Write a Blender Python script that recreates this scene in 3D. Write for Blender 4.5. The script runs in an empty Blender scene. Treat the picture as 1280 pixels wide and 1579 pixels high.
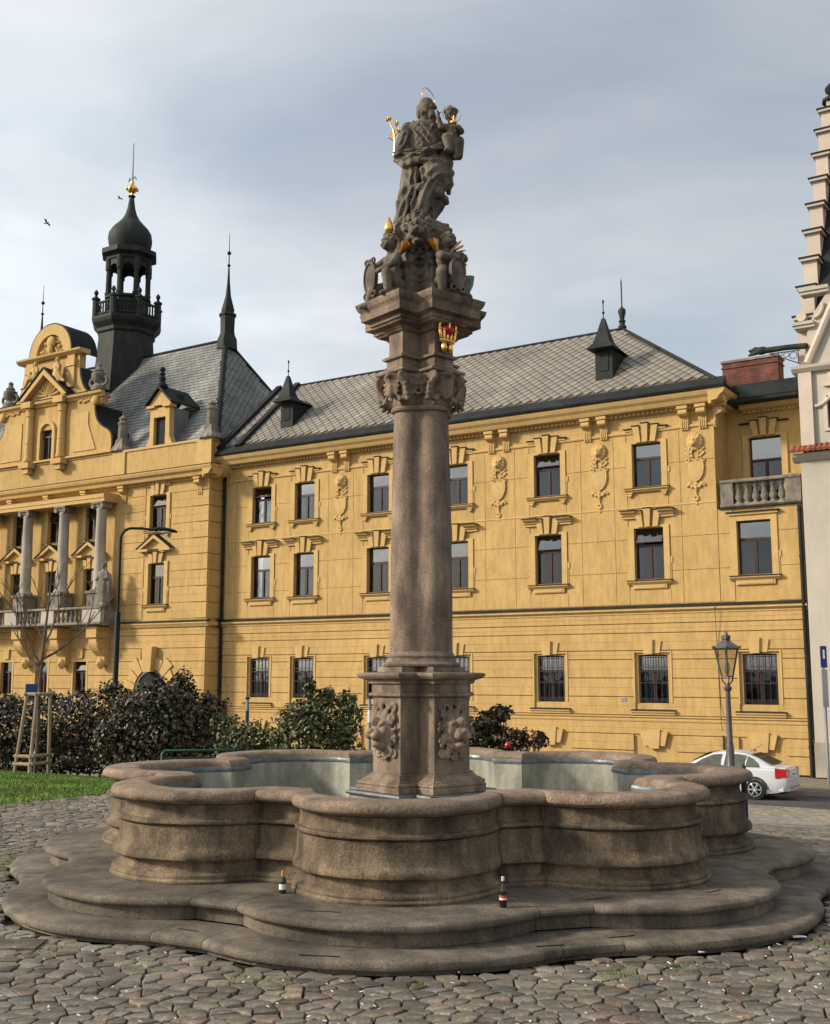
import bpy, bmesh, math, random
from math import sin, cos, pi, radians, sqrt, atan2
from mathutils import Vector, Matrix, Euler, noise as mnoise
random.seed(7)
SC = bpy.context.scene
COL = SC.collection

# ------------------------------------------------------------------ camera
cam_d = bpy.data.cameras.new('camera'); cam = bpy.data.objects.new('camera', cam_d); COL.objects.link(cam)
cam.location = (0, 0, 2.1); cam.rotation_euler = (radians(90 + 8.2536), 0, 0)
cam_d.sensor_fit = 'HORIZONTAL'; cam_d.sensor_width = 36.0; cam_d.lens = 36.0 * 1720 / 1280
cam_d.clip_start = 0.1; cam_d.clip_end = 2000
SC.camera = cam

# ------------------------------------------------------------------ sky, sun, exposure
SUN_EL = radians(26); SUN_AZ = (-0.992, -0.125)          # horizontal direction towards the sun
wd = bpy.data.worlds.new('World'); SC.world = wd; wd.use_nodes = True
nt = wd.node_tree; N = nt.nodes; LK = nt.links
bg = N['Background']; bg.inputs['Strength'].default_value = 0.1
sky = N.new('ShaderNodeTexSky'); sky.sky_type = 'NISHITA'; sky.sun_disc = False
sky.sun_elevation = SUN_EL; sky.sun_rotation = atan2(SUN_AZ[0], SUN_AZ[1]) % (2 * pi)
sky.air_density = 1.0; sky.dust_density = 2.5
tc = N.new('ShaderNodeTexCoord')
sep = N.new('ShaderNodeSeparateXYZ'); LK.new(tc.outputs['Generated'], sep.inputs[0])
zc = N.new('ShaderNodeMath'); zc.operation = 'MAXIMUM'; zc.inputs[1].default_value = 0.0; LK.new(sep.outputs['Z'], zc.inputs[0])
za = N.new('ShaderNodeMath'); za.operation = 'ADD'; za.inputs[1].default_value = 0.22; LK.new(zc.outputs[0], za.inputs[0])
dx = N.new('ShaderNodeMath'); dx.operation = 'DIVIDE'; LK.new(sep.outputs['X'], dx.inputs[0]); LK.new(za.outputs[0], dx.inputs[1])
dy = N.new('ShaderNodeMath'); dy.operation = 'DIVIDE'; LK.new(sep.outputs['Y'], dy.inputs[0]); LK.new(za.outputs[0], dy.inputs[1])
cmb = N.new('ShaderNodeCombineXYZ'); LK.new(dx.outputs[0], cmb.inputs[0]); LK.new(dy.outputs[0], cmb.inputs[1])
cmap = N.new('ShaderNodeMapping'); cmap.inputs['Scale'].default_value = (0.75, 1.25, 1); cmap.inputs['Rotation'].default_value = (0, 0, radians(-14)); cmap.inputs['Location'].default_value = (3.1, 1.4, 0)
LK.new(cmb.outputs[0], cmap.inputs[0])
cn = N.new('ShaderNodeTexNoise'); cn.inputs['Scale'].default_value = 1.15; cn.inputs['Detail'].default_value = 7; cn.inputs['Roughness'].default_value = 0.5; cn.inputs['Distortion'].default_value = 0.5
LK.new(cmap.outputs[0], cn.inputs['Vector'])
cr = N.new('ShaderNodeValToRGB'); cr.color_ramp.elements[0].position = 0.40; cr.color_ramp.elements[0].color = (0.52, 0.52, 0.52, 1); cr.color_ramp.elements[1].position = 0.60; cr.color_ramp.elements[1].color = (0.95, 0.95, 0.95, 1)
LK.new(cn.outputs['Fac'], cr.inputs[0])
cn2 = N.new('ShaderNodeTexNoise'); cn2.inputs['Scale'].default_value = 1.0; cn2.inputs['Detail'].default_value = 6; cn2.inputs['Distortion'].default_value = 0.6
LK.new(cmap.outputs[0], cn2.inputs['Vector'])
cc = N.new('ShaderNodeValToRGB'); cc.color_ramp.elements[0].position = 0.35; cc.color_ramp.elements[0].color = (3.6, 4.05, 4.5, 1)
cc.color_ramp.elements[1].position = 0.68; cc.color_ramp.elements[1].color = (6.1, 6.05, 5.95, 1)
LK.new(cn2.outputs['Fac'], cc.inputs[0])
# thin cloud glows where the sun stands behind it
sunv = N.new('ShaderNodeVectorMath'); sunv.operation = 'DOT_PRODUCT'
sunv.inputs[1].default_value = (SUN_AZ[0] * cos(SUN_EL), SUN_AZ[1] * cos(SUN_EL), sin(SUN_EL))
LK.new(tc.outputs['Generated'], sunv.inputs[0])
gl = N.new('ShaderNodeMapRange'); gl.interpolation_type = 'SMOOTHSTEP'; gl.inputs[1].default_value = -0.6; gl.inputs[2].default_value = 1.0; gl.inputs[3].default_value = 0.84; gl.inputs[4].default_value = 1.7
LK.new(sunv.outputs['Value'], gl.inputs[0])
hz = N.new('ShaderNodeMapRange'); hz.interpolation_type = 'SMOOTHSTEP'; hz.inputs[1].default_value = 0.05; hz.inputs[2].default_value = 0.55; hz.inputs[3].default_value = 1.35; hz.inputs[4].default_value = 0.95
LK.new(sep.outputs['Z'], hz.inputs[0])                      # cloud thickens and pales towards the horizon
gm = N.new('ShaderNodeMath'); gm.operation = 'MULTIPLY'; LK.new(gl.outputs[0], gm.inputs[0]); LK.new(hz.outputs[0], gm.inputs[1])
cg = N.new('ShaderNodeVectorMath'); cg.operation = 'SCALE'; LK.new(cc.outputs[0], cg.inputs[0]); LK.new(gm.outputs[0], cg.inputs['Scale'])
mx = N.new('ShaderNodeMix'); mx.data_type = 'RGBA'; LK.new(cr.outputs[0], mx.inputs[0]); LK.new(sky.outputs[0], mx.inputs[6]); LK.new(cg.outputs[0], mx.inputs[7])
LK.new(mx.outputs[2], bg.inputs['Color'])
sd = bpy.data.lights.new('sun', 'SUN'); sun = bpy.data.objects.new('sun', sd); COL.objects.link(sun)
sd.energy = 3.5; sd.angle = radians(8.0); sd.color = (1.0, 0.9, 0.74)
to_sun = Vector((SUN_AZ[0] * cos(SUN_EL), SUN_AZ[1] * cos(SUN_EL), sin(SUN_EL)))
sun.rotation_euler = to_sun.to_track_quat('Z', 'Y').to_euler(); sun.location = (-30, -10, 40)
vs = SC.view_settings; vs.view_transform = 'Standard'; vs.look = 'None'; vs.gamma = 1.0; vs.exposure = 0.45; vs.use_curve_mapping = False
SC.cycles.use_denoising = True; SC.cycles.max_bounces = 6; SC.cycles.transparent_max_bounces = 16

# ------------------------------------------------------------------ materials
def M(name, cols, scale=3.0, rough=0.85, bump=0.25, bscale=45.0, streak=1.0, tint=0.0, metal=0.0, spec=0.3, patch=0.25, pscale=0.6, bdist=0.02, orand=0.0, detail=8, grit=0.0, gscale=60.0, hue=None, stain=0.0):
    m = bpy.data.materials.new(name); m.use_nodes = True
    t = m.node_tree; n = t.nodes; l = t.links; b = n['Principled BSDF']
    tc = n.new('ShaderNodeTexCoord'); mp = n.new('ShaderNodeMapping'); l.new(tc.outputs['Object'], mp.inputs[0]); mp.inputs['Scale'].default_value = (1, 1, streak)
    no = n.new('ShaderNodeTexNoise'); no.inputs['Scale'].default_value = scale; no.inputs['Detail'].default_value = detail; no.inputs['Roughness'].default_value = 0.62
    l.new(mp.outputs[0], no.inputs['Vector'])
    r = n.new('ShaderNodeValToRGB'); l.new(no.outputs['Fac'], r.inputs[0])
    k = len(cols)
    while len(r.color_ramp.elements) < k: r.color_ramp.elements.new(0.5)
    for i, c in enumerate(cols):
        r.color_ramp.elements[i].position = 0.5 if k == 1 else 0.3 + 0.4 * i / (k - 1); r.color_ramp.elements[i].color = (*c, 1)
    out = r.outputs[0]
    if patch > 0:
        n2 = n.new('ShaderNodeTexNoise'); n2.inputs['Scale'].default_value = pscale; n2.inputs['Detail'].default_value = 3; l.new(tc.outputs['Object'], n2.inputs['Vector'])
        mr = n.new('ShaderNodeMapRange'); mr.inputs[1].default_value = 0.3; mr.inputs[2].default_value = 0.7; mr.inputs[3].default_value = 1 - patch; mr.inputs[4].default_value = 1 + patch; l.new(n2.outputs['Fac'], mr.inputs[0])
        v = n.new('ShaderNodeVectorMath'); v.operation = 'SCALE'; l.new(out, v.inputs[0]); l.new(mr.outputs[0], v.inputs['Scale']); out = v.outputs[0]
    if tint > 0:
        a = n.new('ShaderNodeAttribute'); a.attribute_name = 'tint'
        mr = n.new('ShaderNodeMapRange'); mr.inputs[3].default_value = 1 - tint; mr.inputs[4].default_value = 1 + tint; l.new(a.outputs['Fac'], mr.inputs[0])
        v = n.new('ShaderNodeVectorMath'); v.operation = 'SCALE'; l.new(out, v.inputs[0]); l.new(mr.outputs[0], v.inputs['Scale']); out = v.outputs[0]
    if hue:
        a = n.new('ShaderNodeAttribute'); a.attribute_name = 'tint'
        f = n.new('ShaderNodeMath'); f.operation = 'MULTIPLY'; f.inputs[1].default_value = 13.7; l.new(a.outputs['Fac'], f.inputs[0])
        f2 = n.new('ShaderNodeMath'); f2.operation = 'FRACT'; l.new(f.outputs[0], f2.inputs[0])
        hr = n.new('ShaderNodeValToRGB'); l.new(f2.outputs[0], hr.inputs[0])
        while len(hr.color_ramp.elements) < len(hue): hr.color_ramp.elements.new(0.5)
        for i, c in enumerate(hue): hr.color_ramp.elements[i].position = i / (len(hue) - 1); hr.color_ramp.elements[i].color = (*c, 1)
        v = n.new('ShaderNodeVectorMath'); v.operation = 'MULTIPLY'; l.new(out, v.inputs[0]); l.new(hr.outputs[0], v.inputs[1]); out = v.outputs[0]
    if grit > 0:
        n4 = n.new('ShaderNodeTexNoise'); n4.inputs['Scale'].default_value = gscale; n4.inputs['Detail'].default_value = 5; n4.inputs['Roughness'].default_value = 0.7; l.new(tc.outputs['Object'], n4.inputs['Vector'])
        mr = n.new('ShaderNodeMapRange'); mr.inputs[1].default_value = 0.36; mr.inputs[2].default_value = 0.64; mr.inputs[3].default_value = 1 - grit; mr.inputs[4].default_value = 1 + grit; l.new(n4.outputs['Fac'], mr.inputs[0])
        v = n.new('ShaderNodeVectorMath'); v.operation = 'SCALE'; l.new(out, v.inputs[0]); l.new(mr.outputs[0], v.inputs['Scale']); out = v.outputs[0]
    if stain > 0:                                  # rain streaks and lichen patches
        mp2 = n.new('ShaderNodeMapping'); mp2.inputs['Scale'].default_value = (1, 1, 0.22); mp2.inputs['Location'].default_value = (3.3, 1.7, 0.4); l.new(tc.outputs['Object'], mp2.inputs[0])
        n5 = n.new('ShaderNodeTexNoise'); n5.inputs['Scale'].default_value = 5.5; n5.inputs['Detail'].default_value = 7; n5.inputs['Roughness'].default_value = 0.65; l.new(mp2.outputs[0], n5.inputs['Vector'])
        sr = n.new('ShaderNodeValToRGB'); l.new(n5.outputs['Fac'], sr.inputs[0]); sr.color_ramp.elements[0].position = 0.40; sr.color_ramp.elements[0].color = (1 - stain, 1 - stain, 1 - stain * .95, 1); sr.color_ramp.elements[1].position = 0.58; sr.color_ramp.elements[1].color = (1, 1, 1, 1)
        v = n.new('ShaderNodeVectorMath'); v.operation = 'MULTIPLY'; l.new(out, v.inputs[0]); l.new(sr.outputs[0], v.inputs[1]); out = v.outputs[0]
    if orand > 0:
        a = n.new('ShaderNodeObjectInfo')
        mr = n.new('ShaderNodeMapRange'); mr.inputs[3].default_value = 1 - orand; mr.inputs[4].default_value = 1 + orand; l.new(a.outputs['Random'], mr.inputs[0])
        v = n.new('ShaderNodeVectorMath'); v.operation = 'SCALE'; l.new(out, v.inputs[0]); l.new(mr.outputs[0], v.inputs['Scale']); out = v.outputs[0]
    l.new(out, b.inputs['Base Color'])
    b.inputs['Roughness'].default_value = rough; b.inputs['Metallic'].default_value = metal; b.inputs['Specular IOR Level'].default_value = spec
    if bump > 0:
        n3 = n.new('ShaderNodeTexNoise'); n3.inputs['Scale'].default_value = bscale; n3.inputs['Detail'].default_value = 6; n3.inputs['Roughness'].default_value = 0.65; l.new(tc.outputs['Object'], n3.inputs['Vector'])
        bp = n.new('ShaderNodeBump'); bp.inputs['Strength'].default_value = bump; bp.inputs['Distance'].default_value = bdist; l.new(n3.outputs['Fac'], bp.inputs['Height']); l.new(bp.outputs[0], b.inputs['Normal'])
    return m
def C(*a): return tuple(a)
mats = {}
def add(k, *a, **kw): mats[k] = M(k, *a, **kw); return mats[k]
add('yellow', [(0.4427, 0.2875, 0.1111), (0.4891, 0.3215, 0.1255), (0.5148, 0.3428, 0.1378)], scale=2.2, streak=0.3, bump=0.12, bscale=60, patch=0.08, pscale=0.35, rough=0.9, spec=0.15, grit=0.05, gscale=9, stain=0.15)
add('yellow_trim', [(0.4839, 0.3194, 0.1275), (0.5457, 0.3673, 0.1568)], scale=3, bump=0.1, patch=0.06, rough=0.9, spec=0.15, grit=0.05, gscale=12, stain=0.08)
add('dark_metal', [(0.010, 0.012, 0.012), (0.022, 0.025, 0.024)], scale=2, rough=0.7, bump=0.1, spec=0.2)
add('tower_copper', [(0.012, 0.014, 0.012), (0.022, 0.025, 0.021), (0.036, 0.040, 0.032)], scale=2.5, streak=0.3, rough=0.7, bump=0.3, bscale=6, spec=0.25)
add('slate', [(0.1853, 0.1638, 0.1366), (0.2682, 0.2374, 0.1946)], scale=1.2, rough=0.62, bump=0.1, tint=0.15, patch=0.2, pscale=0.4, spec=0.35)
add('slate_green', [(0.13, 0.135, 0.13), (0.20, 0.20, 0.19), (0.25, 0.25, 0.23)], scale=0.5, rough=0.72, bump=0.1, tint=0.2, patch=0.3, pscale=0.35, spec=0.2)
add('roof_deck', [(0.08, 0.0675, 0.055), (0.112, 0.0918, 0.0715)], rough=0.8, bump=0)
add('frame', [(0.035, 0.014, 0.012), (0.055, 0.022, 0.018)], scale=4, rough=0.5, bump=0.05)
add('curtain', [(0.30, 0.31, 0.31), (0.42, 0.42, 0.41)], scale=9, streak=0.02, rough=0.95, bump=0)
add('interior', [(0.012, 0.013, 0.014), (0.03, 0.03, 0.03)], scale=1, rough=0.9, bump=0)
add('iron', [(0.02, 0.022, 0.024), (0.035, 0.036, 0.038)], rough=0.55, bump=0.05)
add('grey_stone', [(0.078, 0.0663, 0.0546), (0.1872, 0.1599, 0.1287), (0.2574, 0.2262, 0.1872)], scale=3.5, streak=0.5, rough=0.9, bump=0.3, bscale=25)
add('white_stone', [(0.32, 0.28, 0.23), (0.42, 0.37, 0.31)], scale=3, streak=0.5, rough=0.85, bump=0.1, patch=0.12)
add('basin_stone', [(0.0724, 0.0537, 0.0355), (0.1707, 0.1244, 0.0791), (0.2741, 0.1991, 0.1206)], scale=3.2, rough=0.88, bump=0.9, bscale=42, bdist=0.016, patch=0.3, pscale=1.1, streak=0.7, grit=0.30, gscale=48, stain=0.42)
add('rim_stone', [(0.1105, 0.0778, 0.0558), (0.2053, 0.1476, 0.1041), (0.3, 0.2143, 0.1487)], scale=4.5, rough=0.82, bump=0.9, bscale=34, bdist=0.014, patch=0.22, pscale=1.6, grit=0.35, gscale=60)
add('step_stone', [(0.0776, 0.0636, 0.0487), (0.1419, 0.1154, 0.0867), (0.2034, 0.1655, 0.1229)], scale=2.2, rough=0.9, bump=0.8, bscale=55, bdist=0.012, patch=0.35, pscale=0.8, grit=0.34, gscale=70, stain=0.34)
add('column_stone', [(0.1004, 0.0729, 0.0537), (0.2151, 0.157, 0.1132), (0.325, 0.2384, 0.1678)], scale=3.4, streak=0.35, rough=0.88, bump=0.7, bscale=55, bdist=0.010, patch=0.3, pscale=1.7, grit=0.36, gscale=75, stain=0.35)
add('statue_stone', [(0.0673, 0.0554, 0.0439), (0.1467, 0.1186, 0.09), (0.2336, 0.1885, 0.1407)], scale=5, rough=0.85, bump=0.4, bscale=60, bdist=0.008, patch=0.25, pscale=3, grit=0.25, gscale=70, stain=0.3)
add('lining', [(0.19, 0.19, 0.145), (0.30, 0.295, 0.235), (0.44, 0.425, 0.335)], scale=2.2, streak=0.5, rough=0.8, bump=0.08, patch=0.25, pscale=1.2, grit=0.1, gscale=20, stain=0.3)
add('zinc', [(0.06, 0.0712, 0.0808), (0.16, 0.1805, 0.187)], scale=7, rough=0.42, bump=0.3, bscale=12, metal=0.4)
add('gold', [(0.80, 0.42, 0.10), (0.95, 0.58, 0.18)], scale=12, rough=0.28, bump=0.1, metal=1.0, patch=0)
add('gold_dull', [(0.40, 0.17, 0.06), (0.75, 0.40, 0.12)], scale=10, rough=0.4, bump=0.2, metal=0.9)
add('red_enamel', [(0.30, 0.012, 0.012), (0.42, 0.02, 0.02)], rough=0.3, bump=0)
add('verdigris', [(0.10, 0.24, 0.18), (0.2, 0.38, 0.28)], scale=6, rough=0.7, bump=0.1)
add('cobble', [(0.0818, 0.0708, 0.0584), (0.1488, 0.1284, 0.104), (0.2139, 0.1843, 0.1477)], scale=5, rough=0.75, bump=0.35, bscale=40, bdist=0.010, tint=0.38, patch=0.25, pscale=0.7, spec=0.3, grit=0.28, gscale=55, hue=[(1.10, 0.93, 0.88), (0.98, 1.02, 0.90), (1.02, 0.96, 1.02), (0.90, 0.95, 0.97), (1.14, 1.0, 0.84)])
add('soil', [(0.035, 0.03, 0.022), (0.065, 0.055, 0.04), (0.075, 0.075, 0.04)], scale=9, rough=0.95, bump=0.6, bscale=50, bdist=0.02)
add('grass', [(0.085, 0.1518, 0.022), (0.135, 0.2162, 0.034), (0.19, 0.2622, 0.05)], scale=0.8, rough=0.7, bump=0, tint=0.35, patch=0.25, pscale=0.8)
add('lawn_soil', [(0.035, 0.075, 0.012), (0.055, 0.105, 0.016)], scale=5, rough=0.95, bump=0.5, bscale=20)
add('asphalt', [(0.05, 0.05, 0.05), (0.08, 0.08, 0.078)], scale=8, rough=0.9, bump=0.3, bscale=60)
add('setts', [(0.19, 0.165, 0.125), (0.30, 0.26, 0.20)], scale=6, rough=0.9, bump=0.6, bscale=14, tint=0.25, patch=0.15)
add('kerb', [(0.20, 0.185, 0.16), (0.28, 0.26, 0.23)], scale=5, rough=0.9, bump=0.3)
add('plaster_grey', [(0.40, 0.36, 0.30), (0.46, 0.415, 0.345)], scale=2, rough=0.92, bump=0.12, patch=0.07, streak=0.4)
add('plaster_pink', [(0.4816, 0.3999, 0.3283), (0.5418, 0.4557, 0.3773)], scale=2, rough=0.92, bump=0.1, patch=0.07)
add('plaster_low', [(0.27, 0.24, 0.195), (0.33, 0.295, 0.24)], scale=2, rough=0.92, bump=0.15)
add('tile_red', [(0.19, 0.055, 0.035), (0.28, 0.085, 0.05)], scale=6, rough=0.8, bump=0.2, orand=0.25)
add('leaf_dark', [(0.0184, 0.0187, 0.008), (0.0391, 0.0352, 0.015), (0.0805, 0.0495, 0.026)], scale=1.6, rough=0.46, bump=0, tint=0.6, spec=0.4, patch=0.3)
add('leaf_green', [(0.032, 0.042, 0.012), (0.068, 0.078, 0.022), (0.115, 0.100, 0.036)], scale=1.6, rough=0.48, bump=0, tint=0.6, spec=0.4, patch=0.3)
add('leaf_red', [(0.035, 0.022, 0.014), (0.065, 0.036, 0.022)], scale=2, rough=0.5, bump=0, tint=0.4)
add('bark', [(0.075, 0.055, 0.042), (0.16, 0.12, 0.09)], scale=8, rough=0.9, bump=0.4)
add('stake_wood', [(0.24, 0.175, 0.11), (0.36, 0.28, 0.19)], scale=9, streak=0.15, rough=0.85, bump=0.2)
add('lamp_green', [(0.005, 0.008, 0.007), (0.010, 0.013, 0.011)], rough=0.6, bump=0.02, spec=0.2)
add('lamp_grey', [(0.05, 0.045, 0.042), (0.10, 0.09, 0.085)], scale=8, rough=0.45, bump=0.1, spec=0.5)
add('steel', [(0.28, 0.29, 0.30), (0.36, 0.37, 0.38)], rough=0.4, metal=0.6, bump=0)
add('car_white', [(0.52, 0.53, 0.545), (0.56, 0.57, 0.585)], rough=0.22, bump=0, spec=0.6, patch=0)
add('car_blue', [(0.32, 0.40, 0.52), (0.38, 0.46, 0.58)], rough=0.25, bump=0, spec=0.6, patch=0)
add('rubber', [(0.012, 0.012, 0.012), (0.02, 0.02, 0.02)], rough=0.8, bump=0)
add('black_plastic', [(0.012, 0.012, 0.013), (0.02, 0.02, 0.021)], rough=0.5, bump=0)
add('alloy', [(0.42, 0.43, 0.44), (0.52, 0.53, 0.54)], rough=0.3, metal=0.8, bump=0)
add('red_lamp', [(0.36, 0.012, 0.012), (0.45, 0.02, 0.02)], rough=0.15, bump=0, spec=0.6)
add('white_lamp', [(0.75, 0.72, 0.68)], rough=0.15, bump=0, spec=0.6)
add('red_paint', [(0.50, 0.03, 0.035), (0.58, 0.045, 0.045)], rough=0.4, bump=0)
add('blue_sign', [(0.012, 0.03, 0.14), (0.016, 0.04, 0.17)], rough=0.4, bump=0)
add('white_paint', [(0.70, 0.70, 0.69), (0.78, 0.78, 0.77)], rough=0.5, bump=0)
add('teal_paint', [(0.12, 0.17, 0.18), (0.16, 0.22, 0.23)], rough=0.5, bump=0)
add('bench_green', [(0.012, 0.05, 0.03), (0.02, 0.07, 0.04)], rough=0.4, bump=0)
add('paper', [(0.62, 0.61, 0.58), (0.72, 0.71, 0.68)], rough=0.9, bump=0)
add('straw', [(0.33, 0.25, 0.13), (0.45, 0.36, 0.2)], rough=0.9, bump=0)
add('label_paper', [(0.65, 0.64, 0.6), (0.72, 0.71, 0.68)], rough=0.7, bump=0)
add('label_red', [(0.45, 0.05, 0.04), (0.55, 0.08, 0.05)], rough=0.7, bump=0)
add('foil_orange', [(0.70, 0.30, 0.03), (0.8, 0.38, 0.05)], rough=0.4, metal=0.4, bump=0)
add('foil_white', [(0.65, 0.65, 0.66), (0.75, 0.75, 0.76)], rough=0.4, metal=0.3, bump=0)
add('brown_glass', [(0.016, 0.008, 0.004), (0.022, 0.011, 0.005)], rough=0.08, bump=0, spec=0.7)
add('green_glass', [(0.012, 0.04, 0.012), (0.018, 0.06, 0.018)], rough=0.08, bump=0, spec=0.7)
add('bird', [(0.03, 0.03, 0.03), (0.06, 0.06, 0.06)], rough=0.8, bump=0)
add('bulb', [(0.6, 0.55, 0.45), (0.7, 0.65, 0.52)], rough=0.3, bump=0)
add('plastic_green', [(0.01, 0.05, 0.035), (0.02, 0.08, 0.06)], rough=0.4, bump=0)

def glass_mat(name, tint, refl=0.12, trans=0.85):
    m = bpy.data.materials.new(name); m.use_nodes = True; t = m.node_tree; n = t.nodes; l = t.links
    n.remove(n['Principled BSDF']); o = n['Material Output']
    tr = n.new('ShaderNodeBsdfTransparent'); tr.inputs[0].default_value = (*[c * trans for c in tint], 1)
    gl = n.new('ShaderNodeBsdfGlossy'); gl.inputs['Roughness'].default_value = 0.03; gl.inputs['Color'].default_value = (1, 1, 1, 1)
    fr = n.new('ShaderNodeFresnel'); fr.inputs['IOR'].default_value = 1.5
    ad = n.new('ShaderNodeMath'); ad.operation = 'ADD'; ad.inputs[1].default_value = refl; ad.use_clamp = True; l.new(fr.outputs[0], ad.inputs[0])
    tc = n.new('ShaderNodeTexCoord'); no = n.new('ShaderNodeTexNoise'); no.inputs['Scale'].default_value = 1.3; l.new(tc.outputs['Object'], no.inputs['Vector'])
    bp = n.new('ShaderNodeBump'); bp.inputs['Strength'].default_value = 0.12; bp.inputs['Distance'].default_value = 0.05; l.new(no.outputs['Fac'], bp.inputs['Height']); l.new(bp.outputs[0], gl.inputs['Normal'])
    mx = n.new('ShaderNodeMixShader'); l.new(ad.outputs[0], mx.inputs[0]); l.new(tr.outputs[0], mx.inputs[1]); l.new(gl.outputs[0], mx.inputs[2]); l.new(mx.outputs[0], o.inputs[0])
    mats[name] = m
glass_mat('pane_glass', (0.75, 0.82, 0.86), 0.0, 0.75)
glass_mat('sky_pane', (0.75, 0.82, 0.86), 0.10, 0.75)
glass_mat('lantern_glass', (0.95, 0.92, 0.82), 0.06, 0.9)
add('car_glass', [(0.045, 0.055, 0.035), (0.10, 0.11, 0.06)], scale=3, rough=0.08, bump=0, spec=0.7)

def brick_mat():
    m = bpy.data.materials.new('chimney_brick'); m.use_nodes = True; t = m.node_tree; n = t.nodes; l = t.links; b = n['Principled BSDF']
    tc = n.new('ShaderNodeTexCoord'); mp = n.new('ShaderNodeMapping'); mp.inputs['Rotation'].default_value = (radians(90), 0, 0); l.new(tc.outputs['Object'], mp.inputs[0])
    br = n.new('ShaderNodeTexBrick'); br.inputs['Scale'].default_value = 1.0; br.inputs['Brick Width'].default_value = 0.27; br.inputs['Row Height'].default_value = 0.08; br.inputs['Mortar Size'].default_value = 0.007
    br.inputs['Color1'].default_value = (0.17, 0.045, 0.028, 1); br.inputs['Color2'].default_value = (0.095, 0.032, 0.024, 1); br.inputs['Mortar'].default_value = (0.07, 0.05, 0.04, 1)
    l.new(mp.outputs[0], br.inputs['Vector'])
    no = n.new('ShaderNodeTexNoise'); no.inputs['Scale'].default_value = 2.2; no.inputs['Detail'].default_value = 5; l.new(tc.outputs['Object'], no.inputs['Vector'])
    mr = n.new('ShaderNodeMapRange'); mr.inputs[1].default_value = 0.3; mr.inputs[2].default_value = 0.7; mr.inputs[3].default_value = 0.5; mr.inputs[4].default_value = 1.4; l.new(no.outputs['Fac'], mr.inputs[0])
    v = n.new('ShaderNodeVectorMath'); v.operation = 'SCALE'; l.new(br.outputs[0], v.inputs[0]); l.new(mr.outputs[0], v.inputs['Scale']); l.new(v.outputs[0], b.inputs['Base Color'])
    b.inputs['Roughness'].default_value = 0.9; mats['brick'] = m
brick_mat()

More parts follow.
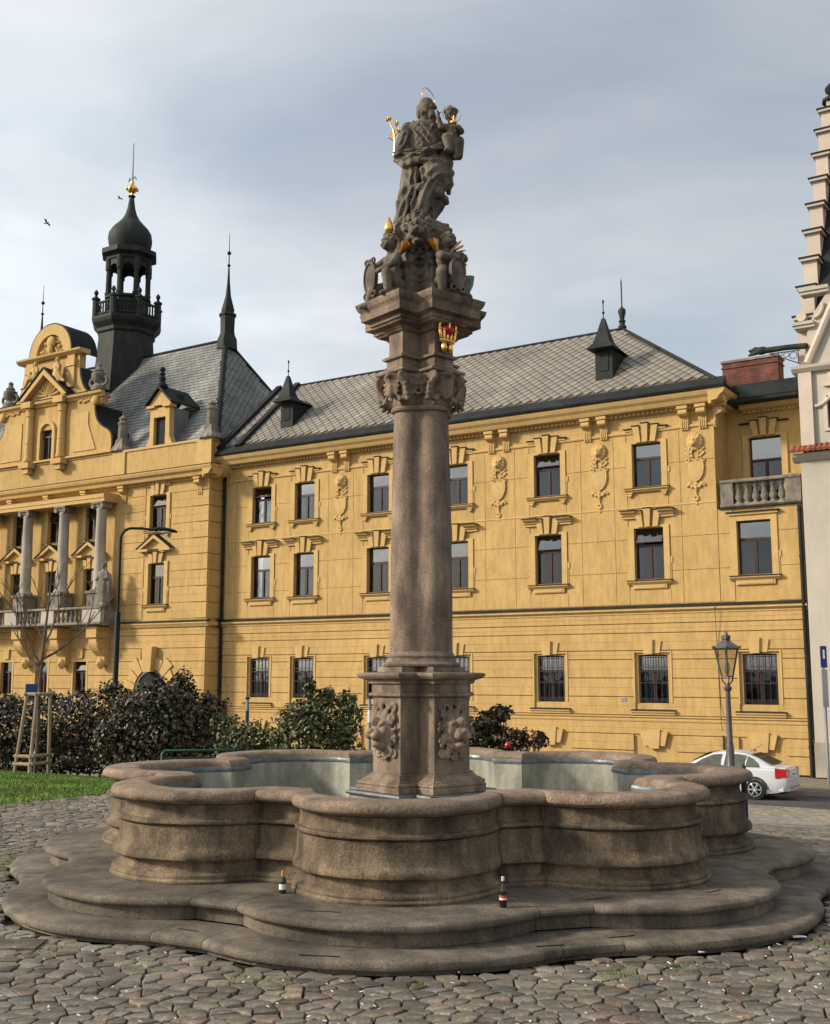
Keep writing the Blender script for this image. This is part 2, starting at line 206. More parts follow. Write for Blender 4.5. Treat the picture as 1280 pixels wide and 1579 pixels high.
# ------------------------------------------------------------------ mesh builder
class MB:
    def __init__(s): s.v = []; s.f = []; s.t = []
    def add(s, verts, faces, tint=0.5):
        o = len(s.v); s.v.extend(tuple(p) for p in verts); s.f.extend(tuple(i + o for i in f) for f in faces); s.t.extend([tint] * len(faces)); return s
    def box(s, x0, x1, y0, y1, z0, z1, tint=0.5):
        if x0 > x1: x0, x1 = x1, x0
        if y0 > y1: y0, y1 = y1, y0
        if z0 > z1: z0, z1 = z1, z0
        return s.add([(x0, y0, z0), (x1, y0, z0), (x1, y1, z0), (x0, y1, z0), (x0, y0, z1), (x1, y0, z1), (x1, y1, z1), (x0, y1, z1)],
              [(0, 3, 2, 1), (4, 5, 6, 7), (0, 1, 5, 4), (1, 2, 6, 5), (2, 3, 7, 6), (3, 0, 4, 7)], tint)
    def loft(s, rings, closed=True, caps=True, tint=0.5):
        n = len(rings[0]); V = [p for r in rings for p in r]; F = []
        m = n if closed else n - 1
        for k in range(len(rings) - 1):
            for i in range(m):
                j = (i + 1) % n; F.append((k * n + i, k * n + j, (k + 1) * n + j, (k + 1) * n + i))
        if caps: F.append(tuple(range(n - 1, -1, -1))); F.append(tuple((len(rings) - 1) * n + i for i in range(n)))
        return s.add(V, F, tint)
    def prism(s, poly, fn, a0, a1, tint=0.5):       # poly of 2D points, fn(p, a) -> 3D
        return s.loft([[fn(p, a0) for p in poly], [fn(p, a1) for p in poly]], tint=tint)
    def pxz(s, poly, y0, y1, tint=0.5):             # polygon in the x z plane pushed along y
        return s.prism(poly, lambda p, a: (p[0], a, p[1]), y0, y1, tint)
    def pyz(s, poly, x0, x1, tint=0.5):
        return s.prism(poly, lambda p, a: (a, p[0], p[1]), x0, x1, tint)
    def pxy(s, poly, z0, z1, tint=0.5):
        return s.prism(poly, lambda p, a: (p[0], p[1], a), z0, z1, tint)
    def lathe(s, prof, n=12, c=(0, 0, 0), tint=0.5, ph=0.0):
        return s.loft([[(c[0] + r * cos(2 * pi * i / n + ph), c[1] + r * sin(2 * pi * i / n + ph), c[2] + z) for i in range(n)] for r, z in prof], tint=tint)
    def tube(s, pts, rad, n=8, tint=0.5, flat=1.0):
        P = [Vector(p) for p in pts]; R = rad if isinstance(rad, (list, tuple)) else [rad] * len(P); rings = []
        up = None
        for i, p in enumerate(P):
            d = (P[min(i + 1, len(P) - 1)] - P[max(i - 1, 0)])
            if d.length < 1e-9: d = Vector((0, 0, 1))
            d.normalize()
            if up is None: up = Vector((0, 0, 1)) if abs(d.z) < 0.9 else Vector((1, 0, 0))
            a = d.cross(up)
            if a.length < 1e-6: a = d.cross(Vector((0, 1, 0)))
            a.normalize(); b = a.cross(d); b.normalize(); up = b
            rings.append([p + a * (R[i] * cos(2 * pi * k / n)) + b * (R[i] * flat * sin(2 * pi * k / n)) for k in range(n)])
        return s.loft(rings, tint=tint)
    def ell(s, c, r, n=12, m=8, rot=None, tint=0.5):
        if not isinstance(r, (list, tuple)): r = (r, r, r)
        R = Euler(rot).to_matrix() if rot else None
        def T(p):
            p = Vector((p[0] * r[0], p[1] * r[1], p[2] * r[2]))
            if R: p = R @ p
            return p + Vector(c)
        V = [T((0, 0, -1))]; F = []
        for j in range(1, m):
            a = -pi / 2 + pi * j / m
            for i in range(n): V.append(T((cos(a) * cos(2 * pi * i / n), cos(a) * sin(2 * pi * i / n), sin(a))))
        V.append(T((0, 0, 1)))
        for i in range(n): F.append((0, 1 + (i + 1) % n, 1 + i))
        for j in range(m - 2):
            for i in range(n): F.append((1 + j * n + i, 1 + j * n + (i + 1) % n, 1 + (j + 1) * n + (i + 1) % n, 1 + (j + 1) * n + i))
        L = len(V) - 1; o = 1 + (m - 2) * n
        for i in range(n): F.append((o + i, o + (i + 1) % n, L))
        return s.add(V, F, tint)
    def cap(s, p0, p1, r0, r1, n=10):               # capsule with two radii
        p0 = Vector(p0); p1 = Vector(p1); d = p1 - p0; L = d.length or 1e-6; d.normalize()
        pts = []; rr = []
        for a in (-85, -60, -30, 0): pts.append(p0 + d * (r0 * sin(radians(a)))); rr.append(r0 * cos(radians(a)))
        for a in (0, 30, 60, 85): pts.append(p1 + d * (r1 * sin(radians(a)))); rr.append(r1 * cos(radians(a)))
        return s.tube(pts, rr, n)
    def chain(s, pts, rad, n=10):
        for i in range(len(pts) - 1): s.cap(pts[i], pts[i + 1], rad[i], rad[i + 1], n)
        return s
    def torus(s, c, R, r, axis=(0, 0, 1), n=20, m=6):
        q = Vector((0, 0, 1)).rotation_difference(Vector(axis)); rings = []
        V = []; F = []
        for i in range(n):
            a = 2 * pi * i / n
            for j in range(m):
                b = 2 * pi * j / m; p = Vector(((R + r * cos(b)) * cos(a), (R + r * cos(b)) * sin(a), r * sin(b))); V.append(q @ p + Vector(c))
        for i in range(n):
            for j in range(m): F.append((i * m + j, ((i + 1) % n) * m + j, ((i + 1) % n) * m + (j + 1) % m, i * m + (j + 1) % m))
        return s.add(V, F)
    def xf(s, mat):
        s.v = [tuple(mat @ Vector(p)) for p in s.v]; return s
    def mesh(s, name, mat, smooth=None, tint=False):
        me = bpy.data.meshes.new(name); me.from_pydata(s.v, [], s.f); me.update()
        if mat: me.materials.append(mats[mat] if isinstance(mat, str) else mat)
        if tint:
            a = me.attributes.new('tint', 'FLOAT', 'FACE'); a.data.foreach_set('value', s.t)
        if smooth is not None: me.shade_smooth(); me.set_sharp_from_angle(angle=radians(smooth))
        return me
    def build(s, name, mat, parent=None, smooth=None, tint=False, loc=None):
        return obj(name, s.mesh(name, mat, smooth, tint), parent, loc)
def obj(name, me, parent=None, loc=None, rot=None, mw=None):
    o = bpy.data.objects.new(name, me); COL.objects.link(o)
    if parent is not None: o.parent = parent
    if mw is not None: o.matrix_local = mw
    else:
        if loc is not None: o.location = loc
        if rot is not None: o.rotation_euler = rot
    return o
def thing(name, label, cat, loc=(0, 0, 0), rz=0.0, group=None):
    o = bpy.data.objects.new(name, None); COL.objects.link(o); o.empty_display_size = 0.2
    o.location = loc; o.rotation_euler = (0, 0, rz); return tag(o, label, cat, group)
def tag(o, label=None, cat=None, group=None, kind=None):
    if label: o['label'] = label
    if cat: o['category'] = cat
    if group: o['group'] = group
    if kind: o['kind'] = kind
    return o
def copy_tree(o, parent=None):
    c = o.copy(); COL.objects.link(c)
    if parent is not None: c.parent = parent
    for ch in list(o.children): copy_tree(ch, c)
    return c
def fuse(mb, voxel, smooth_it=2, fn=None):
    """join overlapping closed shapes of a builder into one continuous skin"""
    me = mb.mesh('tmp', None); o = bpy.data.objects.new('tmp', me); COL.objects.link(o)
    r = o.modifiers.new('r', 'REMESH'); r.mode = 'VOXEL'; r.voxel_size = voxel; r.use_smooth_shade = True
    if smooth_it: sm = o.modifiers.new('s', 'SMOOTH'); sm.factor = 0.5; sm.iterations = smooth_it
    dg = bpy.context.evaluated_depsgraph_get(); ev = o.evaluated_get(dg); out = bpy.data.meshes.new_from_object(ev)
    bpy.data.objects.remove(o); bpy.data.meshes.remove(me)
    if fn:
        nn = [v.normal.copy() for v in out.vertices]
        for v, q in zip(out.vertices, nn): v.co = v.co + q * fn(v.co, q)
    out.shade_smooth(); out.materials.clear(); return out
def fused(name, mb, voxel, mat, parent, smooth_it=2, fn=None, loc=None, rot=None):
    me = fuse(mb, voxel, smooth_it, fn); me.name = name; me.materials.append(mats[mat]); return obj(name, me, parent, loc, rot)
# ------------------------------------------------------------------ the place: frame of the long facade
TH = atan2(2710, 1738.0)
FE = Vector((sin(TH), -cos(TH), 0)); FN = Vector((-cos(TH), -sin(TH), 0)); FP = Vector((11.3849, 42.1, 0))
FROT = atan2(FE.y, FE.x)
def UV(x, y): d = Vector((x, y, 0)) - FP; return d.dot(FE), d.dot(FN)
def XY(u, v): p = FP + FE * u + FN * v; return p.x, p.y
def lerp_table(t, x):
    if x <= t[0][0]: return t[0][1]
    for (a, b), (c, d) in zip(t, t[1:]):
        if x <= c:
            k = (x - a) / (c - a); return b + (d - b) * k
    return t[-1][1]
GT = [(-10, -1.86), (4.0, -1.86), (8, -1.78), (13, -1.48), (17, -1.10), (20, -0.72), (23.5, -0.30), (26, -0.06), (27.5, 0.0), (200, 0.0)]
def gh(x, y):
    u, v = UV(x, y); return lerp_table(GT, v)
FAX = Vector((0.075, 12.6))                  # fountain axis

# base ground sheet, fine near the viewer and coarse to the horizon
def ground_sheet():
    us = [-600, -300, -150, -90] + [-60 + 4 * i for i in range(33)] + [90, 150, 300, 600]
    vsn = [-600, -250, -80, -20, -6, 0, 2.6, 3.2] + [4 + i for i in range(30)] + [36, 40, 45, 50, 60, 80, 120, 250, 600]
    mb = MB(); V = []; F = []
    for v in vsn:
        for u in us:
            x, y = XY(u, v); V.append((x, y, lerp_table(GT, v) - 0.03))
    n = len(us)
    for j in range(len(vsn) - 1):
        for i in range(n - 1): F.append((j * n + i, (j + 1) * n + i, (j + 1) * n + i + 1, j * n + i + 1))
    mb.add(V, F); o = mb.build('ground', 'soil'); tag(o, kind='structure'); return o
ground = ground_sheet()

# street along the facade: far pavement, kerb, asphalt, sett strip, near kerb
def strip(name, v0, v1, z0, z1, mat, u0=-60, u1=60, parent=None, thick=None, kind='structure'):
    mb = MB(); n = 40; V = []; F = []
    vv = [v0 + (v1 - v0) * k / 6 for k in range(7)]
    for v in vv:
        for i in range(n + 1):
            u = u0 + (u1 - u0) * i / n; x, y = XY(u, v); V.append((x, y, z0 + (z1 - z0) * (v - v0) / (v1 - v0) if z0 is not None else lerp_table(GT, v) + z1))
    for j in range(6):
        for i in range(n):
            a = j * (n + 1) + i; F.append((a, a + n + 1, a + n + 2, a + 1))
    mb.add(V, F); o = mb.build(name, mat, parent); 
    if kind and parent is None: tag(o, kind=kind)
    return o
pavement = strip('pavement', -0.5, 2.85, -1.50, -1.70, 'setts')
strip('asphalt_road', 3.1, 7.2, None, 0.006, 'asphalt')
strip('sett_road', 7.2, 15.2, None, 0.010, 'setts')
strip('path', 15.75, 17.4, None, 0.035, 'kerb')
def kerb_run(u0, u1, v0, v1, zt, zb, step, name):
    root = bpy.data.objects.new(name, None); COL.objects.link(root); x, y = XY(u0, v0); root.location = (x, y, zb); root.rotation_euler = (0, 0, FROT); tag(root, kind='structure')
    u = 0.0; L = u1 - u0
    me = MB().box(0.006, step - 0.006, -(v1 - v0), 0, 0, zt - zb).mesh('kerb_stone', 'kerb')
    while u < L - 0.01:
        obj('kerb_stone', me, root, (u, 0, 0)); u += step
kerb_run(-14, 12, 2.85, 3.1, -1.71, -1.95, 1.1, 'far_kerb')
kerb_run(-6, 14, 15.2, 15.55, -1.17, -1.5, 1.1, 'near_kerb')
# small setts of the road and pavement near the parked car, joined
def sett_field(u0, u1, v0, v1, zf, name, parent, su=0.16, sv=0.16):
    mb = MB(); rnd = random.Random(3); j = 0; v = v0
    while v < v1:
        u = u0 + (0.08 if j % 2 else 0)
        while u < u1:
            w = su * rnd.uniform(0.85, 1.0) - 0.02; d = sv - 0.025; z = zf(v) + rnd.uniform(0.0, 0.012)
            p = [XY(u, v), XY(u + w, v), XY(u + w, v + d), XY(u, v + d)]
            t = rnd.random()
            mb.add([(p[0][0], p[0][1], z), (p[1][0], p[1][1], z), (p[2][0], p[2][1], z), (p[3][0], p[3][1], z)], [(3, 2, 1, 0)], t)
            u += su
        v += sv; j += 1
    o = mb.build(name, 'setts', parent, tint=True); tag(o, kind='stuff'); return o
so = sett_field(-5, 14, 7.4, 15.0, lambda v: lerp_table(GT, v) + 0.02, 'road_setts', ground, 0.26, 0.2)

# ---- big irregular cobbles round the fountain
def lobes(Rt, Rf, hf, rot=radians(-4.9), n=16):
    """octofoil outline: eight arcs and eight short straight facets. Returns list of (x, y, lobe_index or facet flag)"""
    out = []
    for k in range(8):
        a = rot + k * pi / 4
        def P(r, t, az):   # r along az, t across it
            return Vector((r * sin(az) + t * cos(az), -r * cos(az) + t * sin(az)))
        e1 = P(Rf, hf, a - pi / 8); e2 = P(Rf, -hf, a + pi / 8)
        mid = (e1 + e2) / 2; half = (e2 - e1).length / 2; ax = Vector((sin(a), -cos(a))); sag = Rt - mid.dot(ax)
        rad = (half * half + sag * sag) / (2 * sag); cen = ax * (Rt - rad)
        a1 = atan2((e1 - cen).y, (e1 - cen).x); a2 = atan2((e2 - cen).y, (e2 - cen).x)
        while a2 < a1: a2 += 2 * pi
        for i in range(n + 1):
            t = a1 + (a2 - a1) * i / n; out.append((cen.x + rad * cos(t), cen.y + rad * sin(t)))
    return out                                  # 8*(n+1) points, facet between consecutive lobes
STEP1 = (4.46, 4.15, 0.25)
s1_out = [Vector(p) for p in lobes(*STEP1)]
def inside(poly, x, y):
    c = False; n = len(poly); j = n - 1
    for i in range(n):
        xi, yi = poly[i][0], poly[i][1]; xj, yj = poly[j][0], poly[j][1]
        if (yi > y) != (yj > y) and x < (xj - xi) * (y - yi) / (yj - yi) + xi: c = not c
        j = i
    return c
LAWN = [(-40, 10.5), (-12.5, 15.3), (-7.0, 17.9), (-5.4, 20.2), (-2.5, 22.0), (2.2, 22.6), (2.4, 26.2), (-3, 29.0), (-12, 35.5), (-40, 55)]
def clip_half(poly, p, n):
    out = []; m = len(poly)
    for i in range(m):
        a = poly[i]; b = poly[(i + 1) % m]; da = (a[0] - p[0]) * n[0] + (a[1] - p[1]) * n[1]; db = (b[0] - p[0]) * n[0] + (b[1] - p[1]) * n[1]
        if da <= 0: out.append(a)
        if (da < 0 < db) or (db < 0 < da):
            t = da / (da - db); out.append((a[0] + (b[0] - a[0]) * t, a[1] + (b[1] - a[1]) * t))
    return out
def cobbles():
    rnd = random.Random(11)
    ang = radians(-14); ca, sa = cos(ang), sin(ang); SX, SY = 0.165, 0.128
    def W(i, j): return None
    pts = {}
    for i in range(-90, 90):
        for j in range(-10, 220):
            pts[(i, j)] = (SX * (i + 0.5 * (j % 2) + rnd.uniform(-0.40, 0.40)), SY * (j + rnd.uniform(-0.40, 0.40)))
    cells = []
    for (i, j), p in pts.items():
        x = p[0] * ca - p[1] * sa; y = 5.8 + p[0] * sa + p[1] * ca
        if y < 5.9 or y > 23.5: continue
        w = 0.40 * y + 0.8
        if abs(x) > w: continue
        if inside(s1_out, x - FAX.x, y - FAX.y) and (min((Vector((x, y)) - FAX - q).length for q in s1_out) > 0.02): continue
        if inside(LAWN, x, y): continue
        u, v = UV(x, y)
        if v < 17.5: continue
        # hidden behind the fountain
        if 15.5 < y and abs(x) < 0.30 * y * 0.86 and y < 40: 
            if abs(x - 0.0) < (3.9 / 12.6) * y * 0.9: continue
        poly = [(p[0] - .5, p[1] - .5), (p[0] + .5, p[1] - .5), (p[0] + .5, p[1] + .5), (p[0] - .5, p[1] + .5)]
        for di in (-2, -1, 0, 1, 2):
            for dj in (-3, -2, -1, 0, 1, 2, 3):
                if di or dj:
                    q = pts.get((i + di, j + dj))
                    if not q: continue
                    # anisotropic metric keeps the stones long and low
                    poly = clip_half(poly, ((p[0] + q[0]) / 2, (p[1] + q[1]) / 2), (q[0] - p[0], (q[1] - p[1]) * 1.25))
                    if len(poly) < 3: break
            if len(poly) < 3: break
        if len(poly) < 3: continue
        cells.append((x, y, [(a * ca - b * sa, 5.8 + a * sa + b * ca) for a, b in poly]))
    cells.sort(key=lambda c: c[1])
    def stone(mb, c, ox=0, oy=0, oz=0):
        x, y, poly = c; n = len(poly); cx = sum(p[0] for p in poly) / n; cy = sum(p[1] for p in poly) / n
        tx, ty = rnd.uniform(-.05, .05), rnd.uniform(-.06, .06); h = rnd.uniform(-0.006, 0.007); t = min(1, max(0, rnd.gauss(0.5, 0.27)))
        g = gh(cx, cy)
        def ring(ins, dz, tilt=True):
            out = []
            for px, py in poly:
                dx_, dy_ = cx - px, cy - py; L = sqrt(dx_ * dx_ + dy_ * dy_) or 1; k = min(ins, L * 0.6) / L
                qx, qy = px + dx_ * k, py + dy_ * k
                out.append((qx - ox, qy - oy, g + dz + h + ((qx - cx) * tx + (qy - cy) * ty if tilt else 0) + rnd.uniform(-.003, .003) - oz))
            return out
        r = [ring(0.009, -0.05, False), ring(0.010, 0.004), ring(0.0145, 0.012), ring(0.026, 0.0145)]
        V = [p for q in r for p in q]; F = []
        for k in range(3):
            for i in range(n):
                j = (i + 1) % n; F.append((k * n + i, k * n + j, (k + 1) * n + j, (k + 1) * n + i))
        F.append(tuple(3 * n + i for i in range(n)))
        mb.add(V, F, t)
    vis = [c for c in cells if c[1] > 6.75 and abs(c[0]) < c[1] * 0.375]
    near = set(id(c) for c in vis[:300]); rest = MB()
    for c in cells:
        if id(c) in near:
            m1 = MB(); g = gh(c[0], c[1]); stone(m1, c, c[0], c[1], g); o = m1.build('cobblestone', 'cobble', ground, smooth=28, tint=True, loc=(c[0], c[1], g))
        else: stone(rest, c)
    o = rest.build('far_cobblestones', 'cobble', ground, smooth=28, tint=True); tag(o, kind='stuff')
    return len(cells)
NC = cobbles()

# ---- lawn with blades
def lawn():
    mb = MB(); V = []; F = []; n = 46
    xs = [-32 + 34.6 * i / n for i in range(n + 1)]; ys = [12 + 24 * i / n for i in range(n + 1)]
    idx = {}
    for j in range(n):
        for i in range(n):
            cx, cy = (xs[i] + xs[i + 1]) / 2, (ys[j] + ys[j + 1]) / 2
            if not inside(LAWN, cx, cy): continue
            f = []
            for a, b in ((i, j), (i + 1, j), (i + 1, j + 1), (i, j + 1)):
                if (a, b) not in idx: idx[(a, b)] = len(V); V.append((xs[a], ys[b], gh(xs[a], ys[b]) + 0.012))
                f.append(idx[(a, b)])
            F.append(tuple(f))
    mb.add(V, F); o = mb.build('lawn', 'lawn_soil'); tag(o, kind='structure')
    rnd = random.Random(5); gb = MB(); k = 0
    while k < 62000:
        y = 15 + 15 * rnd.random() ** 1.3; x = -0.40 * y - 0.5 + rnd.random() * (0.40 * y - 1.2 + 0.5)
        if not inside(LAWN, x, y): continue
        k += 1; g = gh(x, y); h = rnd.uniform(.03, .075); a = rnd.uniform(0, pi); w = rnd.uniform(.006, .014); lx, ly = rnd.uniform(-.04, .04), rnd.uniform(-.04, .04)
        gb.add([(x - w * cos(a), y - w * sin(a), g), (x + w * cos(a), y + w * sin(a), g), (x + lx, y + ly, g + h)], [(0, 1, 2)], rnd.random())
    o = gb.build('grass', 'grass', tint=True); tag(o, 'short bright green grass of the lawn left of the fountain', 'grass', kind='stuff')
lawn()
# ------------------------------------------------------------------ the long yellow building
ZB = -1.5
class FB(MB):                                    # boxes in facade coordinates: u along, v outwards, z up
    def fb(s, u0, u1, v0, v1, z0, z1, t=0.5): return s.box(u0, u1, -v1, -v0, z0 - ZB, z1 - ZB, t)
    def fpoly(s, poly, v0, v1): return s.pxz([(u, z - ZB) for u, z in poly], -v1, -v0)
    def fprof(s, prof, u0, u1):                  # profile of (v, z) points run along u
        return s.pyz([(-v, z - ZB) for v, z in prof], u0, u1)
hall = thing('town_hall', 'long ochre yellow building with slate roofs, dark tower and rows of windows behind the fountain', 'building', (FP.x, FP.y, ZB), FROT)
# openings of the plain wing: (centre u, half width, z0, z1)
BAYS = [-22.42, -19.76, -15.5, -11.36, -6.95, -2.6]
HW = 0.60
UL, UR = -25.0, 3.28
MESH = {}
def share(key, fn):
    if key not in MESH: MESH[key] = fn()
    return MESH[key]

def wall_with_holes(name, u0, u1, z0, z1, holes, v0, v1, mat, root):
    """a wall slab built of boxes round its openings"""
    mb = FB(); hs = sorted(holes)
    us = sorted(set([u0, u1] + [h[0] - h[1] for h in hs] + [h[0] + h[1] for h in hs]))
    us = [u for u in us if u0 <= u <= u1]
    for a, b in zip(us, us[1:]):
        m = (a + b) / 2; zz = sorted([(h[2], h[3]) for h in hs if abs(m - h[0]) < h[1]]); c = z0
        for q0, q1 in zz:
            if q0 > c: mb.fb(a, b, v0, v1, c, q0)
            c = max(c, q1)
        if c < z1: mb.fb(a, b, v0, v1, c, z1)
    return mb.build(name, mat, root)

W_holes = []
for c in BAYS:
    W_holes += [(c, HW, 9.43, 11.18), (c, HW, 5.76, 7.78), (c, HW, 0.98, 2.83)]
W_holes += [(1.5, HW + .03, 5.76, 7.78), (1.5, HW + .03, 0.98, 2.83)]
wall_with_holes('wall', UL, 0.15, ZB, 12.95, [h for h in W_holes if h[0] < 0], -0.45, 0.0, 'yellow', hall)
wall_with_holes('wall', 0.153, UR, ZB, 8.30, [h for h in W_holes if h[0] > 0], -0.45, 0.0, 'yellow', hall)
wall_with_holes('wall', 0.153, UR + .4, 8.303, 12.6, [(1.62, .62, 8.6, 11.25)], -2.0, -1.6, 'yellow', hall)   # set back behind the balcony
FB().fb(-0.25, 0.15, -2.0, -0.452, 8.303, 12.95).build('wall', 'yellow', hall)
FB().fb(0.153, UR, -1.6, -0.452, 8.05, 8.28).build('terrace_floor', 'grey_stone', hall)
FB().fb(UL + .2, UR - .1, -3.0, -2.9, ZB, 12.4).build('interior', 'interior', hall)
for z in (4.2, 8.4, 12.6): FB().fb(UL + .2, UR - .1, -2.898, -0.46, z - .12, z).build('interior', 'interior', hall)
for c in (-24, -21.1, -17.6, -13.4, -9.1, -4.8, -.6): FB().fb(c - .05, c + .05, -2.895, -0.462, ZB, 4.07).build('interior', 'interior', hall)

# ---- window prototypes; origin at the middle of the opening's lower edge, wall face at y = 0
def frame_mesh(w, h, tr, grid=False):
    mb = MB(); y0, y1 = 0.16, 0.24; t = 0.055
    mb.box(-w, -w + t, y0, y1, 0, h); mb.box(w - t, w, y0, y1, 0, h); mb.box(-w + t, w - t, y0, y1, 0, t); mb.box(-w + t, w - t, y0, y1, h - t, h)
    mb.box(-w + t, w - t, y0 - .015, y1, tr - .05, tr + .05); mb.box(-.055, .055, y0 - .01, y1, t, tr - .05)
    return mb.mesh('window', 'frame')
def add_window(root, u, v, z, w, h, style, rnd, openv=0, dark=False):
    tr = h * 0.66
    fr = obj('window', share(('fr', w, h), lambda: frame_mesh(w, h, tr)), root, (u, -v, z - ZB))
    t = 0.055
    pl = share(('pl', w, h), lambda: MB().box(-w + t, -.055, .195, .203, t, tr - .05).mesh('pane', 'pane_glass'))
    pr = share(('pr', w, h), lambda: MB().box(.055, w - t, .195, .203, t, tr - .05).mesh('pane', 'pane_glass'))
    pt = share(('pt', w, h), lambda: MB().box(-w + t, w - t, -.004, .004, -(h - t - tr - .05), 0).mesh('pane', 'sky_pane'))
    obj('pane', pl, fr); obj('pane', pr, fr)
    o = obj('pane', pt, fr, (0, .2, h - t))
    if openv: 
        o.rotation_euler = (radians(-openv), 0, 0)
        om = share(('pof', w, h), lambda: MB().box(-w + t, w - t, -.02, .02, -(h - t - tr - .05), -(h - t - tr - .05) + .04).box(-w + t, -w + t + .04, -.02, .02, -(h - t - tr - .05) + .04, 0).box(w - t - .04, w - t, -.02, .02, -(h - t - tr - .05) + .04, 0).mesh('vent_sash', 'frame'))
        obj('vent_sash', om, fr, (0, .2, h - t), (radians(-openv), 0, 0))
    # curtains behind the panes
    if not dark:
        k = rnd.choice([0, 1, 2, 3, 3, 4])
        def cur(a, b, z0, z1):
            def mk():
                mb = MB(); n = 10; pts = []
                for i in range(n + 1):
                    x = a + (b - a) * i / n; pts.append((x, .34 + .025 * sin(i * 2.4)))
                V = [(x, y, z0) for x, y in pts] + [(x, y, z1) for x, y in pts]
                mb.add(V, [(i, i + 1, n + 2 + i, n + 1 + i) for i in range(n)]); return mb.mesh('curtain', 'curtain', smooth=80)
            obj('curtain', share(('cu', a, b, z0, z1), mk), fr)
        e = w - .05
        if k in (0, 3): cur(-.02, .14, .04, tr)
        if k in (1, 3): cur(-e, -e + .17, .04, h - .06)
        if k == 2: cur(-e, e, .04, h - .06)
        if k == 4: cur(-e, -.06, .04, tr); 
        if k == 0: cur(-e, e, tr + .05, h - .08)
        if k in (1,): cur(.08, .25, .04, tr)
    return fr
def wedge(cx, zb, zt, wb, wt, lean, v0, v1):
    poly = [(cx - wb, zb), (cx + wb, zb), (cx + lean + wt, zt), (cx + lean - wt, zt)]
    return MB().pxz(poly, -v1, -v0)
def keystones(fr, h, zt=0.72, hood=False):
    # three voussoirs with lead caps above the opening
    for i, (cx, ln) in enumerate(((-.30, -.10), (0, 0), (.30, .10))):
        hgt = zt if i == 1 else zt - .08
        d = 0.20 if i == 1 else 0.15
        k = obj('keystone', share(('ks', h, i, zt), lambda: wedge(cx, h + .03, h + hgt, .105, .135, ln, 0.051, d).mesh('keystone', 'yellow_trim')), fr)
        obj('lead_cap', share(('kc', h, i, zt), lambda: MB().box(cx + ln - .165, cx + ln + .165, -d - .035, -.03, h + hgt + .003, h + hgt + .035).mesh('lead_cap', 'dark_metal')), fr)
def surround(fr, w, h, key, zlo=-.12, zhi=.10, wide=.24):
    def mk():
        mb = MB(); a = w + .005; b = w + wide
        for s in (-1, 1):
            x0, x1 = sorted((s * a, s * b)); mb.box(x0, x1, -.07, -.002, zlo, h + zhi)
            x0, x1 = sorted((s * (w + .045), s * (b + .05))); mb.box(x0, x1, -.05, -.001, zlo, h * .38)
            x0, x1 = sorted((s * (b + .002), s * (b + .10))); mb.box(x0, x1, -.055, -.0015, h * .30, h * .42)
        mb.box(-a + .002, a - .002, -.07, -.002, h + .004, h + zhi); return mb.mesh('surround', 'yellow_trim')
    obj('surround', share(('su', key), mk), fr)
def sill(fr, w, key, zt=-.02, apron=False):
    def mk():
        mb = MB(); a = w + .30
        mb.pyz([(0, zt - .05), (-.20, zt - .055), (-.20, zt - .10), (-.15, zt - .14), (-.10, zt - .19), (0, zt - .19)], -a, a)
        if apron: mb.box(-w - .1, w + .1, -.09, -.003, zt - .36, zt - .193); mb.box(-w - .02, w + .02, -.11, -.091, zt - .33, zt - .22)
        else:
            for s in (-1, 1):
                x = s * (w + .12); mb.box(x - .14, x + .14, -.15, -.003, zt - .24, zt - .193); mb.box(x - .09, x + .09, -.13, -.0035, zt - .32, zt - .243)
                for q in (-.05, 0, .05): mb.ell((x + q, -.11, zt - .345), .028, 8, 5)
        return mb.mesh('sill', 'yellow_trim')
    obj('sill', share(('si', key), mk), fr)
    obj('sill_flashing', share(('sf', key), lambda: MB().pyz([(.13, zt + .035), (-.225, zt - .035), (-.225, zt - .052), (.13, zt - .02)], -w - .32, w + .32).mesh('sill_flashing', 'dark_metal')), fr)
rw = random.Random(21)
def side_hoods(f):
    for s in (-1, 1):
        obj('hood', share(('hooda', s), lambda: MB().box(*sorted((s * .50, s * .86)), -.10, -.003, 1.75 + .52, 1.75 + .60).mesh('hood', 'yellow_trim')), f)
        obj('lead_cap', share(('hoodac', s), lambda: MB().box(*sorted((s * .56, s * .92)), -.16, -.002, 2.353, 2.385).mesh('lead_cap', 'dark_metal')), f)
for i, c in enumerate(BAYS):                    # upper row
    f = add_window(hall, c, 0, 9.43, HW, 1.75, 'a', rw, openv={0: 28, 4: 20}.get(i, 0)); surround(f, HW, 1.75, 'a'); keystones(f, 1.75, .78); sill(f, HW, 'a')
    side_hoods(f)
for i, c in enumerate(BAYS):                    # middle row with hoods
    f = add_window(hall, c, 0, 5.76, HW, 2.02, 'b', rw, openv={4: 16, 5: 24}.get(i, 0)); surround(f, HW, 2.02, 'b'); keystones(f, 2.02, .76); sill(f, HW, 'b', apron=True)
    hp = [(0, 2.42), (-.10, 2.42), (-.10, 2.48), (-.17, 2.53), (-.17, 2.58), (-.30, 2.64), (-.32, 2.70), (0, 2.70)]
    for s in (-1, 1):
        obj('hood', share(('hoodb', s), lambda: MB().pyz(hp, *sorted((s * .46, s * 1.06))).mesh('hood', 'yellow_trim')), f)
        obj('lead_cap', share(('hoodbc', s), lambda: MB().box(*sorted((s * .44, s * 1.10)), -.36, -.001, 2.703, 2.735).mesh('lead_cap', 'dark_metal')), f)
def grille(w, h):
    mb = MB(); y = .05
    for k in range(6):
        x = -w + .06 + (2 * w - .12) * k / 5; mb.tube([(x, y, .01), (x, y, h - .01)], .014, 5)
    for z in (.10, .17, h * .42, h * .66, h * .74, h - .10): mb.box(-w + .004, w - .004, y - .012, y + .012, z - .012, z + .012)
    return mb.mesh('grille', 'iron')
